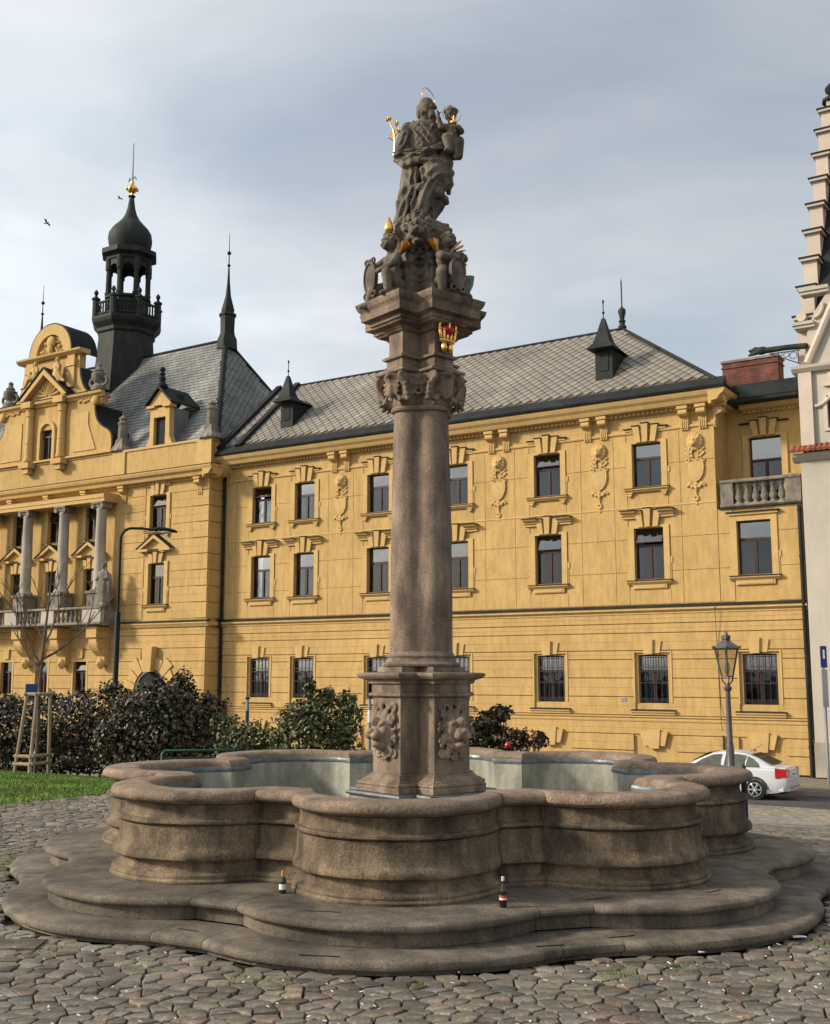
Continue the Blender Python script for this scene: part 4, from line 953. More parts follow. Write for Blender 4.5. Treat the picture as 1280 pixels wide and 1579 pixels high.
# ---- portico: pedestals, giant columns, balcony
CV = 1.62
for c in (-40.85, -37.92, -34.95, -32.05):
    FB().fb(c - .42, c + .42, CV - .4, CV + .42, 5.35, 6.22).fb(c - .5, c + .5, CV - .45, CV + .5, 6.223, 6.36).build('portico_pedestal', 'grey_stone', hall)
    MB().lathe([(.40, 0), (.42, .06), (.40, .12), (.34, .15), (.34, .2), (.30, .25), (.30, .4), (.295, 1.6), (.26, 4.2), (.29, 4.25), (.29, 4.3), (.26, 4.32), (.26, 4.4)], 18, (c, -CV, 6.363 - ZB)).build('portico_column', 'white_stone', hall, smooth=40)
    mb = FB().fb(c - .42, c + .42, CV - .34, CV + .38, 10.92, 11.02)
    for s in (-1, 1): mb.tube([(c + s * .33, -CV - .36, 10.80 - ZB), (c + s * .33, -CV + .3, 10.80 - ZB)], .13, 12)
    mb.box(c - .33, c + .33, -CV - .3, -CV + .28, 10.76 - ZB, 10.918 - ZB); mb.build('column_capital', 'grey_stone', hall)
FB().fprof([(PV, 11.025), (CV + .36, 11.025), (CV + .36, 11.22), (CV + .40, 11.22), (CV + .40, 11.42), (CV + .44, 11.46), (PV, 11.5)], -45.5, -31.5).build('portico_architrave', 'yellow_trim', hall)
BV = 2.25
FB().fprof([(PV, 4.55), (BV - .1, 4.55), (BV + .12, 4.62), (BV + .12, 4.72), (PV, 4.72)], -45.5, -31.05).build('balcony_slab', 'grey_stone', hall)
FB().fprof([(BV - .26, 5.40), (BV + .06, 5.40), (BV + .08, 5.46), (BV + .06, 5.52), (BV - .26, 5.52)], -45.5, -31.1).build('balustrade_rail', 'grey_stone', hall)
FB().fb(-31.5, -31.12, PV + .002, BV - .27, 4.723, 5.40).fb(-31.53, -31.1, PV + .001, BV - .265, 5.403, 5.52).build('balcony_parapet', 'grey_stone', hall)
for a, b in ((-32.5, -31.12), (-35.7, -34.7), (-38.7, -37.7), (-41.7, -40.7)): FB().fb(a, b, BV - .24, BV + .02, 4.723, 5.397).build('balustrade_pier', 'white_stone', hall)
B2 = baluster(.67, .12)
for a, b in ((-34.62, -32.55), (-37.62, -35.75), (-40.62, -38.75), (-43.5, -41.75)):
    n = 6
    for k in range(n): obj('baluster', B2, hall, (a + (b - a) * (k + .5) / n, -(BV - .11), 4.726 - ZB))
# console under the balcony end
def console():
    mb = MB(); mb.box(-.38, .38, -1.0, 0, 1.45, 2.0); mb.pyz([(0, 0), (-.1, 0), (-.25, .1), (-.3, .3), (-.3, .5), (-.6, .7), (-.85, 1.0), (-.9, 1.3), (-.85, 1.447), (0, 1.447)], -.28, .28)
    mb.tube([(-.34, -.62, 1.12), (.34, -.62, 1.12)], .24, 14); mb.ell((0, -.28, .15), (.24, .22, .28)); mb.ell((0, -.45, .12), (.12, .1, .12))
    for k in range(8): a = 2 * pi * k / 8; mb.ell((.22 * cos(a), -.26, .15 + .24 * sin(a)), .08, 8, 6)
    return mb.mesh('console', 'yellow_trim', smooth=40)
CO = console()
for c in (-32.0, -35.0, -37.95): obj('console', CO, hall, (c, -PV - .055, 2.50 - ZB))
# ---- main cornice and attic of the pavilion
FB().fprof([(PV, 11.75), (PV + .1, 11.75), (PV + .1, 11.85), (PV + .4, 11.9), (PV + .46, 12.05), (PV + .6, 12.15), (PV + .66, 12.28), (PV + .66, 12.36), (PV - .45, 12.40)], PU0, PU1 + .62).build('cornice', 'yellow_trim', hall)
MB().pxz([(PU1 + .002, 11.75 - ZB), (PU1 + .1, 11.75 - ZB), (PU1 + .1, 11.85 - ZB), (PU1 + .4, 11.9 - ZB), (PU1 + .6, 12.15 - ZB), (PU1 + .66, 12.28 - ZB), (PU1 + .66, 12.36 - ZB), (PU1 + .002, 12.40 - ZB)], -PV - .6, .9).build('cornice', 'yellow_trim', hall)
FB().fprof([(PV - .1, 12.43), (PV + .7, 12.375), (PV + .7, 12.362), (PV - .1, 12.405)], PU0, PU1 + .68).build('cornice_flashing', 'dark_metal', hall)
den = FB(); u = -45.0
while u < PU1: den.fb(u, u + .1, PV + .101, PV + .18, 11.755, 11.845); u += .19
den.build('dentil_course', 'yellow_trim', hall)
for c in (-25.6, -31.0, -33.9, -36.9, -40.0): obj('bracket', BR, hall, (c, -PV - .002, 11.02 - ZB)).scale = (1, 1, .95)
FB().fb(PU0, PU1 - .02, PV - .5, PV - .03, 12.405, 13.72).build('attic_wall', 'yellow', hall)
FB().fb(PU1 - .55, PU1 - .021, -.9, PV - .502, 12.405, 13.72).build('attic_wall', 'yellow', hall)
FB().fb(PU0, PU1 + .04, PV - .55, PV + .03, 13.723, 13.84).build('attic_coping', 'yellow_trim', hall)
for c in (-25.45, -31.6): FB().fb(c - .5, c + .5, PV - .029, PV + .05, 12.41, 13.72).build('attic_pier', 'yellow_trim', hall)
# obelisk chimneys on the attic
def obelisk():
    mb = MB().lathe([(.62, 0), (.55, .15), (.36, .35), (.30, .5), (.29, .7), (.25, 1.5), (.31, 1.52), (.31, 1.6), (.20, 1.66), (.2, 1.78), (.25, 1.8), (.24, 1.86), (.09, 1.98), (.02, 2.08)], 8, ph=pi / 8)
    for k in range(4):
        a = pi / 4 + k * pi / 2; mb.chain([(.5 * cos(a), .5 * sin(a), .06), (.34 * cos(a), .34 * sin(a), .35), (.30 * cos(a), .30 * sin(a), .62)], [.13, .09, .07], 8)
    me = fuse(mb, .035, 1); me.materials.append(mats['grey_stone']); return me
OB = obelisk()
for c in (-25.35, -31.75): obj('obelisk', OB, hall, (c, -.65, 13.84 - ZB))
# attic dormer house
du = -28.75; dv = .92
mb = FB(); mb.fpoly([(du - .95, 13.845), (du - .42, 13.845), (du - .42, 15.35), (du + .42, 15.35), (du + .42, 13.845), (du + .95, 13.845), (du + .72, 14.3), (du + .68, 15.85), (du - .68, 15.85), (du - .72, 14.3)], dv - .35, dv); D = mb.build('dormer_house', 'yellow_trim', hall)
FB().fb(du + .4, du + .70, dv - 1.4, dv - .352, 13.845, 15.85).build('dormer_cheek', 'slate_green', hall); FB().fb(du - .70, du - .4, dv - 1.4, dv - .352, 13.845, 15.85).build('dormer_cheek', 'slate_green', hall)
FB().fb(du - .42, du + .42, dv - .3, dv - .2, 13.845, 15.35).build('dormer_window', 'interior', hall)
FB().fb(du - .85, du - .3, dv - .35, dv + .14, 15.853, 15.99).fb(du + .3, du + .85, dv - .35, dv + .14, 15.853, 15.99).fpoly([(du - .85, 15.993), (du + .85, 15.993), (du, 16.85)], dv - .35, dv + .02).build('dormer_pediment', 'yellow_trim', hall)
mb = FB()
for s in (-1, 1):
    q = [(du + s * .95, 15.995), (du, 16.9), (du, 17.05), (du + s * .95, 16.12)]
    if s < 0: q.reverse()
    mb.fpoly(q, dv - 2.0, dv + .2)
mb.build('dormer_roof', 'dark_metal', hall)
MB().lathe([(.3, 0), (.3, .15), (.14, .28), (.18, .42), (.2, .5), (.1, .62), (.17, .72), (.08, .85), (.16, .95), (.14, 1.05), (.03, 1.12)], 10, FPt(du, dv - .1, 16.95)).build('finial', 'dark_metal', hall, smooth=40)
MB().lathe([(.2, 0), (.22, .3), (.2, .45), (.08, .55)], 10, FPt(du + .55, dv - .9, 16.2)).build('finial', 'dark_metal', hall, smooth=40)
# ---- big scrolled gable
gv0, gv1 = .55, 1.03
def curve(p0, p1, p2, n=8): return [((1 - t) ** 2 * p0[0] + 2 * t * (1 - t) * p1[0] + t * t * p2[0], (1 - t) ** 2 * p0[1] + 2 * t * (1 - t) * p1[1] + t * t * p2[1]) for t in [i / n for i in range(n + 1)]]
rgt = curve((5.1, 13.85), (5.4, 14.9), (4.7, 15.2)) + curve((4.5, 15.3), (3.75, 15.7), (3.75, 16.6)) + [(4.3, 16.65), (4.3, 17.3)]
g = [(GC + x, z) for x, z in rgt] + [(GC - x, z) for x, z in reversed(rgt)]
def fan(poly, v0, v1, name, mat, hole=None):
    """gable sheet; outline symmetric about GC, cut into horizontal strips so that a centre opening can be left"""
    mb = FB(); n = len(poly) // 2
    for i in range(n - 1):
        (a, z0), (b, z1) = poly[i], poly[i + 1]
        if z1 - z0 < 1e-4: continue
        c0, c1 = 2 * GC - a, 2 * GC - b
        if hole and z0 < hole[1]:
            for L0, L1, M0, M1 in ((a, b, GC + hole[0], GC + hole[0]), (GC - hole[0], GC - hole[0], c0, c1)):
                mb.fpoly([(M0, z0), (L0, z0), (L1, z1), (M1, z1)], v0, v1)
        else: mb.fpoly([(c0, z0), (a, z0), (b, z1), (c1, z1)], v0, v1)
    return mb.build(name, mat, hall)
fan(g, gv0, gv1, 'gable_wall', 'yellow', (.55, 15.6))
FB().fpoly([(GC - 5.3, 13.843), (GC + 5.3, 13.843), (GC + 5.3, 13.95), (GC - 5.3, 13.95)], gv1 + .001, gv1 + .14).build('gable_sill', 'yellow_trim', hall)
# lead lining of the scrolls
for s in (1, -1):
    pts = rgt[:-2]; mb = FB()
    rings = [[FPt(GC + s * x, gv1 - .03, z), FPt(GC + s * (x + .08), gv1 - .03, z + .04), FPt(GC + s * (x + .08), -.9, z + .04), FPt(GC + s * x, -.9, z)] for x, z in pts]
    if s < 0: rings = [list(reversed(r)) for r in rings]
    mb.loft(rings); mb.build('gable_lead', 'dark_metal', hall)
# gable window with arched head, pilasters, pediment
arch_ring(GC, .5, .72, 15.5, gv1 + .002, gv1 + .12).build('window_arch', 'yellow_trim', hall)
for s in (-1, 1): FB().fb(*sorted((GC + s * .5, GC + s * .72)), gv1 + .002, gv1 + .12, 13.96, 15.497).build('surround', 'yellow_trim', hall)
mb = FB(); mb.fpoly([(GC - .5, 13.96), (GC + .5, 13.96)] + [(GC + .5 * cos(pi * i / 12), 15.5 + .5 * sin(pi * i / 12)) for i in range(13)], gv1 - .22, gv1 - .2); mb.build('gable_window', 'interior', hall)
FB().fb(GC - .5, GC + .5, gv1 - .19, gv1 - .1, 15.25, 15.33).fb(GC - .03, GC + .03, gv1 - .19, gv1 - .12, 13.96, 15.247).build('window_bar', 'frame', hall)
for s in (-1, 1):
    c = GC + s * 1.35; MB().lathe([(.26, 0), (.28, .1), (.24, .2), (.23, .3), (.23, 1.0), (.26, 1.03), (.22, 1.06), (.20, 2.55), (.25, 2.6), (.22, 2.7), (.28, 2.95), (.28, 3.0)], 14, FPt(c, gv1 + .15, 13.955)).build('gable_column', 'yellow_trim', hall, smooth=40)
    FB().fb(c - .42, c + .42, gv1 + .002, gv1 + .5, 13.55, 13.842).fb(c - .25, c + .25, gv1 + .003, gv1 + .38, 13.25, 13.547).build('gable_console', 'yellow_trim', hall)
    FB().fpoly([(GC + s * 2.2, 14.15), (GC + s * 4.0, 14.15), (GC + s * 3.35, 15.6), (GC + s * 3.35, 16.3), (GC + s * 2.2, 16.3)] if s > 0 else [(GC + s * 3.35, 16.3), (GC + s * 3.35, 15.6), (GC + s * 4.0, 14.15), (GC + s * 2.2, 14.15), (GC + s * 2.2, 16.3)], gv1 + .001, gv1 + .05).build('gable_panel', 'yellow_trim', hall)
    mb = FB()
    for k in range(7): mb.ell(FPt(GC + s * (2.6 + .2 * k), gv1 + .03, 16.95 + .06 * sin(k * 2.1)), (.14, .08, .11), 8, 6)
    mb.ell(FPt(GC + s * 3.9, gv1 + .08, 16.85), (.28, .16, .28), 10, 7); mb.build('gable_mask', 'yellow_trim', hall, smooth=60)
cn_prof = [(gv1 + .001, 17.03), (gv1 + .1, 17.03), (gv1 + .16, 17.12), (gv1 + .30, 17.2), (gv1 + .34, 17.34), (gv1 + .001, 17.36)]
FB().fprof(cn_prof, GC - 4.55, GC + 4.55).build('gable_cornice', 'yellow_trim', hall)
FB().fprof([(gv0, 17.42), (gv1 + .38, 17.37), (gv1 + .38, 17.352), (gv0, 17.38)], GC - 4.6, GC + 4.6).build('gable_lead', 'dark_metal', hall)
for s in (-1, 1): FB().fb(GC + s * 1.35 - .4, GC + s * 1.35 + .4, gv1 + .34, gv1 + .55, 17.0, 17.34).build('gable_cornice', 'yellow_trim', hall)
mb = FB()
for s in (-1, 1):
    q = [(GC + s * 2.0, 17.43), (GC + s * 1.65, 17.43), (GC, 18.75), (GC, 19.1)]
    if s > 0: q.reverse()
    mb.fpoly(q, gv1 - .1, gv1 + .5)
mb.build('gable_pediment', 'yellow_trim', hall)
FB().fpoly([(GC - 1.7, 17.43), (GC + 1.7, 17.43), (GC, 18.76)], gv1 - .05, gv1 + .08).build('pediment_field', 'yellow_trim', hall)
mb = FB()
for k in range(9): a = pi * (k + .5) / 9; mb.cap(FPt(GC + .1 * cos(a), gv1 + .1, 17.6 + .1 * sin(a)), FPt(GC + (.95 - .35 * sin(a)) * cos(a), gv1 + .14, 17.55 + .85 * sin(a)), .03, .08, 6)
mb.build('shell', 'yellow_trim', hall, smooth=50)
mb = FB()
for s in (-1, 1):
    q = [(GC + s * 2.1, 17.47), (GC, 19.14), (GC, 19.2), (GC + s * 2.1, 17.53)]
    if s < 0: q.reverse()
    mb.fpoly(q, gv1 - .1, gv1 + .56)
mb.build('gable_lead', 'dark_metal', hall)
# upper tier and round top
r2 = curve((3.1, 17.43), (2.45, 17.9), (2.35, 18.9)) + [(2.35, 19.75)]
fan([(GC + x, z) for x, z in r2] + [(GC - x, z) for x, z in reversed(r2)], gv0, gv1 - .05, 'gable_wall', 'yellow')
for s in (1, -1):
    rings = [[FPt(GC + s * x, gv1 - .08, z), FPt(GC + s * (x + .08), gv1 - .08, z + .04), FPt(GC + s * (x + .08), -.6, z + .04), FPt(GC + s * x, -.6, z)] for x, z in r2[:-1]]
    if s < 0: rings = [list(reversed(r)) for r in rings]
    FB().loft(rings).build('gable_lead', 'dark_metal', hall)
    FB().fb(GC + s * 1.75 - .3, GC + s * 1.75 + .3, gv1 - .049, gv1 + .08, 17.9, 19.75).fb(GC + s * 1.75 - .36, GC + s * 1.75 + .36, gv1 - .048, gv1 + .14, 19.1, 19.5).build('gable_pilaster', 'yellow_trim', hall)
FB().fprof([(gv0, 19.753), (gv1 + .1, 19.753), (gv1 + .3, 19.9), (gv1 + .32, 20.0), (gv0, 20.03)], GC - 2.7, GC + 2.7).build('gable_cornice', 'yellow_trim', hall)
arch_ring(GC, 1.15, 1.75, 20.03, gv0, gv1 + .12, 20).build('gable_arch', 'yellow_trim', hall)
FB().fpoly([(GC - 1.15, 20.03), (GC + 1.15, 20.03)] + [(GC + 1.15 * cos(pi * i / 14), 20.03 + 1.15 * sin(pi * i / 14)) for i in range(15)], gv0 + .05, gv1 - .1).build('gable_arch_field', 'yellow_trim', hall)
arch_ring(GC, 1.75, 1.83, 20.03, -.7, gv1 + .1, 20).build('gable_lead', 'dark_metal', hall)
mb = FB(); rr = random.Random(4)
mb.ell(FPt(GC, gv1 + .05, 20.75), (.34, .18, .36)); mb.ell(FPt(GC, gv1 + .1, 20.3), (.2, .14, .3))
for k in range(26): a = pi * rr.random(); R = rr.uniform(.4, 1.0); mb.ell(FPt(GC + R * cos(a), gv1 - .05, 20.1 + R * .85 * sin(a)), rr.uniform(.07, .13), 8, 6)
mb.build('coat_of_arms', 'yellow_trim', hall, smooth=60)
# urns on the gable shoulders
def urn():
    mb = MB().lathe([(.42, 0), (.42, .25), (.34, .3), (.2, .45), (.3, .55), (.42, .8), (.4, 1.0), (.22, 1.1), (.28, 1.16), (.2, 1.24), (.12, 1.4), (.16, 1.5), (.04, 1.62)], 10)
    for s in (-1, 1): mb.torus((s * .45, 0, .55), .22, .09, (0, 1, 0), 14, 6)
    return mb.mesh('urn', 'grey_stone', smooth=40)
UR_ = urn()
for s in (-1, 1): obj('urn', UR_, hall, FPt(GC + s * 3.75, .8, 17.42))
# reclining figures on the pediment
def recl(s):
    mb = MB(); mb.chain([(0, 0, .25), (.1 * s, 0, .75)], [.2, .2]); mb.ell((.08 * s, -.02, 1.08), (.13, .14, .16)); mb.chain([(0, -.1, .25), (.35 * s, -.25, .35), (.75 * s, -.2, -.2), (.95 * s, -.25, -.3)], [.16, .14, .1, .07])
    mb.chain([(0, -.05, .2), (.3 * s, -.3, .15), (.6 * s, -.3, -.25)], [.15, .13, .08]); mb.chain([(.1 * s, 0, .85), (.35 * s, -.15, .6), (.45 * s, -.25, .4)], [.1, .08, .06]); mb.chain([(-.05 * s, 0, .85), (-.2 * s, -.1, .6)], [.1, .08])
    me = fuse(mb, .04, 2); me.materials.append(mats['yellow_trim']); return me
for s in (-1, 1): obj('gable_figure', recl(s), hall, FPt(GC + s * .85, gv1 + .28, 18.45))
# ---- steep slate roof with two spires
PE, PZ = .45, 13.86; PRV, PRZ = -4.6, 21.0; R0, R1 = -45.4, -29.35; E0, E1 = PU0 + .3, PU1 - .15
pr = FB(); BV2 = 2 * PRV - PE
pr.add([FPt(E0, PE, PZ), FPt(E1, PE, PZ), FPt(R1, PRV, PRZ), FPt(R0, PRV, PRZ), FPt(E0, BV2, PZ), FPt(E1, BV2, PZ)], [(0, 1, 2, 3), (1, 5, 2), (4, 3, 2, 5), (0, 3, 4), (0, 4, 5, 1)])
proof = pr.build('pavilion_roof', 'roof_deck', hall)
pa = Vector(FPt(E0, PE, PZ)); psl = Vector(FPt(E0, PRV, PRZ)) - pa; PL = psl.length
plane_tiles('slate', 'slate_green', proof, pa + Vector((0, 0, .02)), (1, 0, 0), psl, E1 - E0, PL, lambda s, t: 4.0 < s < (E1 - E0) - (E1 - R1) * t / PL - .12 and t < PL - .1, .36, .26, False)
hb = Vector(FPt(E1, PE, PZ)); hsl = Vector(FPt(R1, PRV, PRZ)) - Vector(FPt(E1, PRV, PZ)); HL = hsl.length; HD = PE - BV2
plane_tiles('slate', 'slate_green', proof, hb + Vector((.02, 0, .01)), (0, 1, 0), hsl, HD, HL, lambda s, t: HD / 2 * t / HL + .1 < s < HD - HD / 2 * t / HL - .1, .40, .40, True)
def pd(mb, name, sm=40): return mb.build(name, 'dark_metal', proof, smooth=sm)
pd(MB().tube([FPt(R0, PRV, PRZ + .03), FPt(R1, PRV, PRZ + .03)], .09, 8), 'ridge_roll')
pd(MB().tube([FPt(R1, PRV, PRZ + .03), FPt(E1, PE, PZ + .05)], .16, 8), 'hip_roll'); pd(MB().tube([FPt(R1, PRV, PRZ + .03), FPt(E1, BV2, PZ + .05)], .12, 8), 'hip_roll')
def spire(u, v, z):
    mb = MB().lathe([(.62, -.6), (.58, .0), (.46, .25), (.42, .5), (.44, 1.35), (.52, 1.42), (.52, 1.5), (.36, 1.6), (.40, 1.75), (.3, 2.1), (.17, 2.6), (.09, 3.4), (.06, 4.0), (.05, 4.3)], 8, FPt(u, v, z), ph=pi / 8)
    mb.build('spire', 'tower_copper', proof, smooth=30)
    m2 = MB().tube([FPt(u, v, z + 4.2), FPt(u, v, z + 6.4)], [.04, .012], 6); m2.ell(FPt(u, v, z + 4.45), .1, 8, 6); m2.ell(FPt(u, v, z + 5.2), .12, 8, 6); m2.build('spire_rod', 'dark_metal', proof)
spire(R1 + .1, PRV, PRZ); spire(R0 - .1, PRV, PRZ)
# ---- tower
TU, TV = GC - .12, -4.6
tw = thing  # (tower pieces are parts of the building)
ZT = ZB + .42                                  # tower stands a little lower
def oct_ring(r, z, n=8, sq=0.0): return [(TU + r * cos(2 * pi * (i + .5) / n), -TV + r * sin(2 * pi * (i + .5) / n), z - ZT) for i in range(n)]
tower = MB().loft([oct_ring(2.25, 17.0), oct_ring(1.98, 19.5), oct_ring(1.72, 22.9)]).build('tower', 'tower_copper', hall)
MB().loft([oct_ring(r, z) for r, z in ((1.74, 22.9), (1.84, 23.0), (1.84, 23.2), (2.12, 23.5), (2.2, 23.7), (2.2, 23.85), (1.5, 23.9))]).build('tower_cornice', 'tower_copper', tower)
for k in range(8):
    a = 2 * pi * (k + .5) / 8; x, y = TU + 1.98 * cos(a), -TV + 1.98 * sin(a)
    MB().lathe([(.2, 0), (.2, 1.05), (.26, 1.08), (.26, 1.18), (.14, 1.24), (.07, 1.36), (.14, 1.5), (.12, 1.6), (.04, 1.72)], 8, (x, y, 23.86 - ZT)).build('tower_post', 'tower_copper', tower)
    a2 = 2 * pi * (k + 1.5) / 8; p = Vector((x, y, 0)); q = Vector((TU + 1.98 * cos(a2), -TV + 1.98 * sin(a2), 0))
    mb = MB()
    for zz in (24.02, 24.72): mb.tube([p + Vector((0, 0, zz - ZT)), q + Vector((0, 0, zz - ZT))], .08, 6)
    for j in range(1, 7): w = p.lerp(q, j / 7); mb.tube([w + Vector((0, 0, 24.05 - ZT)), w + Vector((0, 0, 24.7 - ZT))], .055, 6)
    mb.build('tower_railing', 'tower_copper', tower)
MB().loft([oct_ring(r, z) for r, z in ((1.38, 23.88), (1.34, 25.15), (1.46, 25.2), (1.46, 25.35), (1.3, 25.4))]).build('lantern_base', 'tower_copper', tower)
for k in range(8):
    a = 2 * pi * (k + .5) / 8; a2 = 2 * pi * (k + 1.5) / 8; x, y = TU + 1.27 * cos(a), -TV + 1.27 * sin(a)
    MB().lathe([(.2, 0), (.2, .12), (.15, .2), (.14, 1.5), (.2, 1.6), (.2, 2.3)], 8, (x, y, 25.38 - ZT)).build('lantern_post', 'tower_copper', tower)
    # arched head between posts
    p = Vector((x, y, 0)); q = Vector((TU + 1.27 * cos(a2), -TV + 1.27 * sin(a2), 0)); d = (q - p); w = d.length; d.normalize(); nn = Vector((-d.y, d.x, 0)) * .06
    mb = MB(); n = 8; hw = w / 2 - .12
    lo = [(w / 2 - hw * cos(pi * i / n), 26.95 + hw * sin(pi * i / n)) for i in range(n + 1)]
    V = []
    for s in (-1, 1):
        for t, z in lo: V.append(p + d * t + nn * s + Vector((0, 0, z - ZT)))
        for t, z in lo: V.append(p + d * t + nn * s + Vector((0, 0, 27.7 - ZT)))
    L = n + 1; F = []
    for i in range(n): F += [(i, i + 1, L + i + 1, L + i), (2 * L + i, 3 * L + i, 3 * L + i + 1, 2 * L + i + 1), (i, 2 * L + i, 2 * L + i + 1, i + 1)]
    mb.add(V, F).build('lantern_arch', 'tower_copper', tower)
MB().loft([oct_ring(r, z) for r, z in ((1.3, 27.55), (1.42, 27.7), (1.42, 27.85), (1.75, 28.0), (1.75, 28.3), (1.3, 28.4))]).build('lantern_cornice', 'tower_copper', tower)
MB().loft([oct_ring(r, z, 16) for r, z in ((1.12, 28.38), (1.22, 28.6), (1.32, 28.9), (1.36, 29.2), (1.30, 29.55), (1.10, 29.9), (.82, 30.2), (.55, 30.5), (.36, 30.85), (.24, 31.3), (.17, 31.8), (.14, 32.0), (.22, 32.03), (.22, 32.1), (.1, 32.12))]).build('onion_dome', 'tower_copper', tower, smooth=35)
mb = MB(); c = (TU, -TV, 32.55 - ZT); mb.ell(c, (.3, .3, .3), 12, 8)
for k in range(6): a = pi * k / 3; mb.ell((c[0] + .3 * cos(a), c[1] + .3 * sin(a), c[2]), .12, 8, 6)
mb.tube([(TU, -TV, 32.1 - ZT), (TU, -TV, 32.35 - ZT)], .1, 8); mb.ell((TU, -TV, 32.95 - ZT), (.12, .12, .18), 8, 6); mb.build('golden_ball', 'gold', tower, smooth=50)
mb = MB().tube([(TU, -TV, 32.9 - ZT), (TU, -TV, 35.6 - ZT)], [.06, .03], 6)
for s in (-1, 1): mb.chain([(TU, -TV, 33.2 - ZT), (TU + s * .22, -TV, 33.32 - ZT), (TU + s * .32, -TV, 33.15 - ZT)], [.04, .05, .05], 6)
mb.build('tower_rod', 'steel', tower)
# statue at the end of the balcony
st = thing('statue', 'weathered stone figure with staff at the right end of the yellow building balcony', 'statue', (0, 0, 0))
x, y = XY(-31.35, 1.95); st.location = (x, y, 5.52); st.rotation_euler = (0, 0, FROT)
mb = MB(); mb.box(-.34, .34, -.3, .3, 0, .16); mb.chain([(-.08, 0, .25), (-.05, 0, 1.3)], [.27, .22]); mb.chain([(.12, -.06, .25), (.08, 0, 1.2)], [.24, .2]); mb.ell((0, 0, 1.55), (.26, .2, .36)); mb.ell((0, .02, 1.78), (.28, .16, .13)); mb.cap((0, 0, 1.85), (.0, -.01, 1.98), .08, .08); mb.ell((0, -.02, 2.1), (.12, .13, .16)); mb.ell((0, .03, 2.14), (.13, .12, .14))
mb.chain([(-.24, 0, 1.75), (-.36, -.08, 1.5), (-.3, -.22, 1.35)], [.1, .09, .06]); mb.chain([(.24, 0, 1.75), (.34, -.02, 1.45), (.22, -.22, 1.4)], [.1, .09, .06])
for k in range(12): a = k * .55; mb.chain([(.22 * cos(a), .18 * sin(a), 1.2), (.27 * cos(a + .2), .22 * sin(a + .2), .2)], [.03, .045], 6)
mb.chain([(.3, .1, 1.6), (.36, .1, .9), (.3, .05, .3)], [.12, .15, .16])
fused('figure', mb, .028, 'grey_stone', st, 1); MB().tube([(.22, -.05, 1.3), (.24, -.02, 2.45)], .03, 6).build('staff', 'iron', st)
# ------------------------------------------------------------------ fountain
fx, fy = FAX
fnt = thing('fountain', 'eight-lobed weathered sandstone basin fountain standing on two scalloped steps', 'fountain', (fx, fy, 0))
LN = 28                                          # arc segments per lobe
def ringpts(par, o, z, ko=1.0): 
    out = []
    for p in lobes(par[0] + o, par[1] + o * ko, par[2], n=LN):      # worn, slightly uneven stone
        k = .007 * mnoise.noise(Vector((p[0] * 3.1, p[1] * 3.1, z * 9))) + .005 * mnoise.noise(Vector((p[0] * 11, p[1] * 11, z * 21 + 5)))
        r = sqrt(p[0] * p[0] + p[1] * p[1]); out.append((p[0] * (1 + k / r), p[1] * (1 + k / r), z + (.004 * mnoise.noise(Vector((p[0] * 6, p[1] * 6, 7))) if z > .03 else 0)))
    return out
def lobe_parts(name, par, prof, mat, parent, gap=0.004, smooth=38, ko=1.0, closed_prof=True):
    """sweep a closed profile of (offset, z) round the octofoil, as sixteen stones: eight lobes and eight facets"""
    rings = [ringpts(par, o, z, ko) for o, z in prof]; L = LN + 1; n = 8 * L
    for k in range(8):
        for kind in (0, 1):
            idx = [k * L + i for i in range(L)] if kind == 0 else [k * L + LN, ((k + 1) % 8) * L]
            sec = []
            for q, i in enumerate(idx):
                col = [Vector(r[i]) for r in rings]
                if q in (0, len(idx) - 1):       # open a fine joint
                    j = idx[1] if q == 0 else idx[-2]; col2 = [Vector(r[j]) for r in rings]
                    col = [a + (b - a).normalized() * gap if (b - a).length > 1e-6 else a for a, b in zip(col, col2)]
                sec.append(col)
            MB().loft(sec).build(name, mat, parent, smooth=smooth)
S1 = [(-.5, 0.0), (-.06, 0.0), (-.06, .038), (-.008, .045), (.0, .062), (.0, .082), (-.008, .098), (-.03, .108), (-.06, .112), (-.5, .115)]
lobe_parts('step', STEP1, S1, 'step_stone', fnt)
STEP2 = (4.15, 3.69, .235)
S2 = [(-.75, .117), (-.065, .117), (-.065, .218), (-.015, .225), (.0, .24), (.004, .258), (-.004, .278), (-.025, .29), (-.06, .295), (-.75, .297)]
lobe_parts('step', STEP2, S2, 'step_stone', fnt, ko=1.2)
# fill under the basin
MB().loft([ringpts((3.72, 3.4, .2), 0, 0), ringpts((3.72, 3.4, .2), 0, .29)]).build('core', 'step_stone', fnt)
BODY = (3.50, 2.81, .20)
S3 = [(-.3, .299), (.045, .299), (.052, .318), (.04, .33), (.028, .338), (.034, .35), (.03, .368), (.012, .378), (-.02, .385), (-.045, .40), (-.056, .43), (-.054, .465), (-.044, .478), (.008, .482), (.028, .497), (.032, .52), (.024, .545), (.004, .565), (-.015, .58), (-.028, .62), (-.034, .70), (-.036, .772), (-.055, .776), (-.055, .786), (-.01, .789), (.004, .80), (.004, .818), (-.01, .83), (-.05, .834), (-.07, .86), (-.082, .895), (-.082, .925), (-.066, .956), (-.3, .96)]
lobe_parts('basin_wall', BODY, S3, 'basin_stone', fnt, smooth=36)
S4 = [(-.36, .963), (-.05, .963), (-.03, .967), (-.028, .978), (.01, .981), (.04, .988), (.058, 1.004), (.064, 1.026), (.058, 1.05), (.040, 1.070), (.012, 1.082), (-.04, 1.087), (-.26, 1.087), (-.32, 1.078), (-.35, 1.058), (-.36, 1.03)]
lobe_parts('rim_stone', BODY, S4, 'rim_stone', fnt, smooth=40)
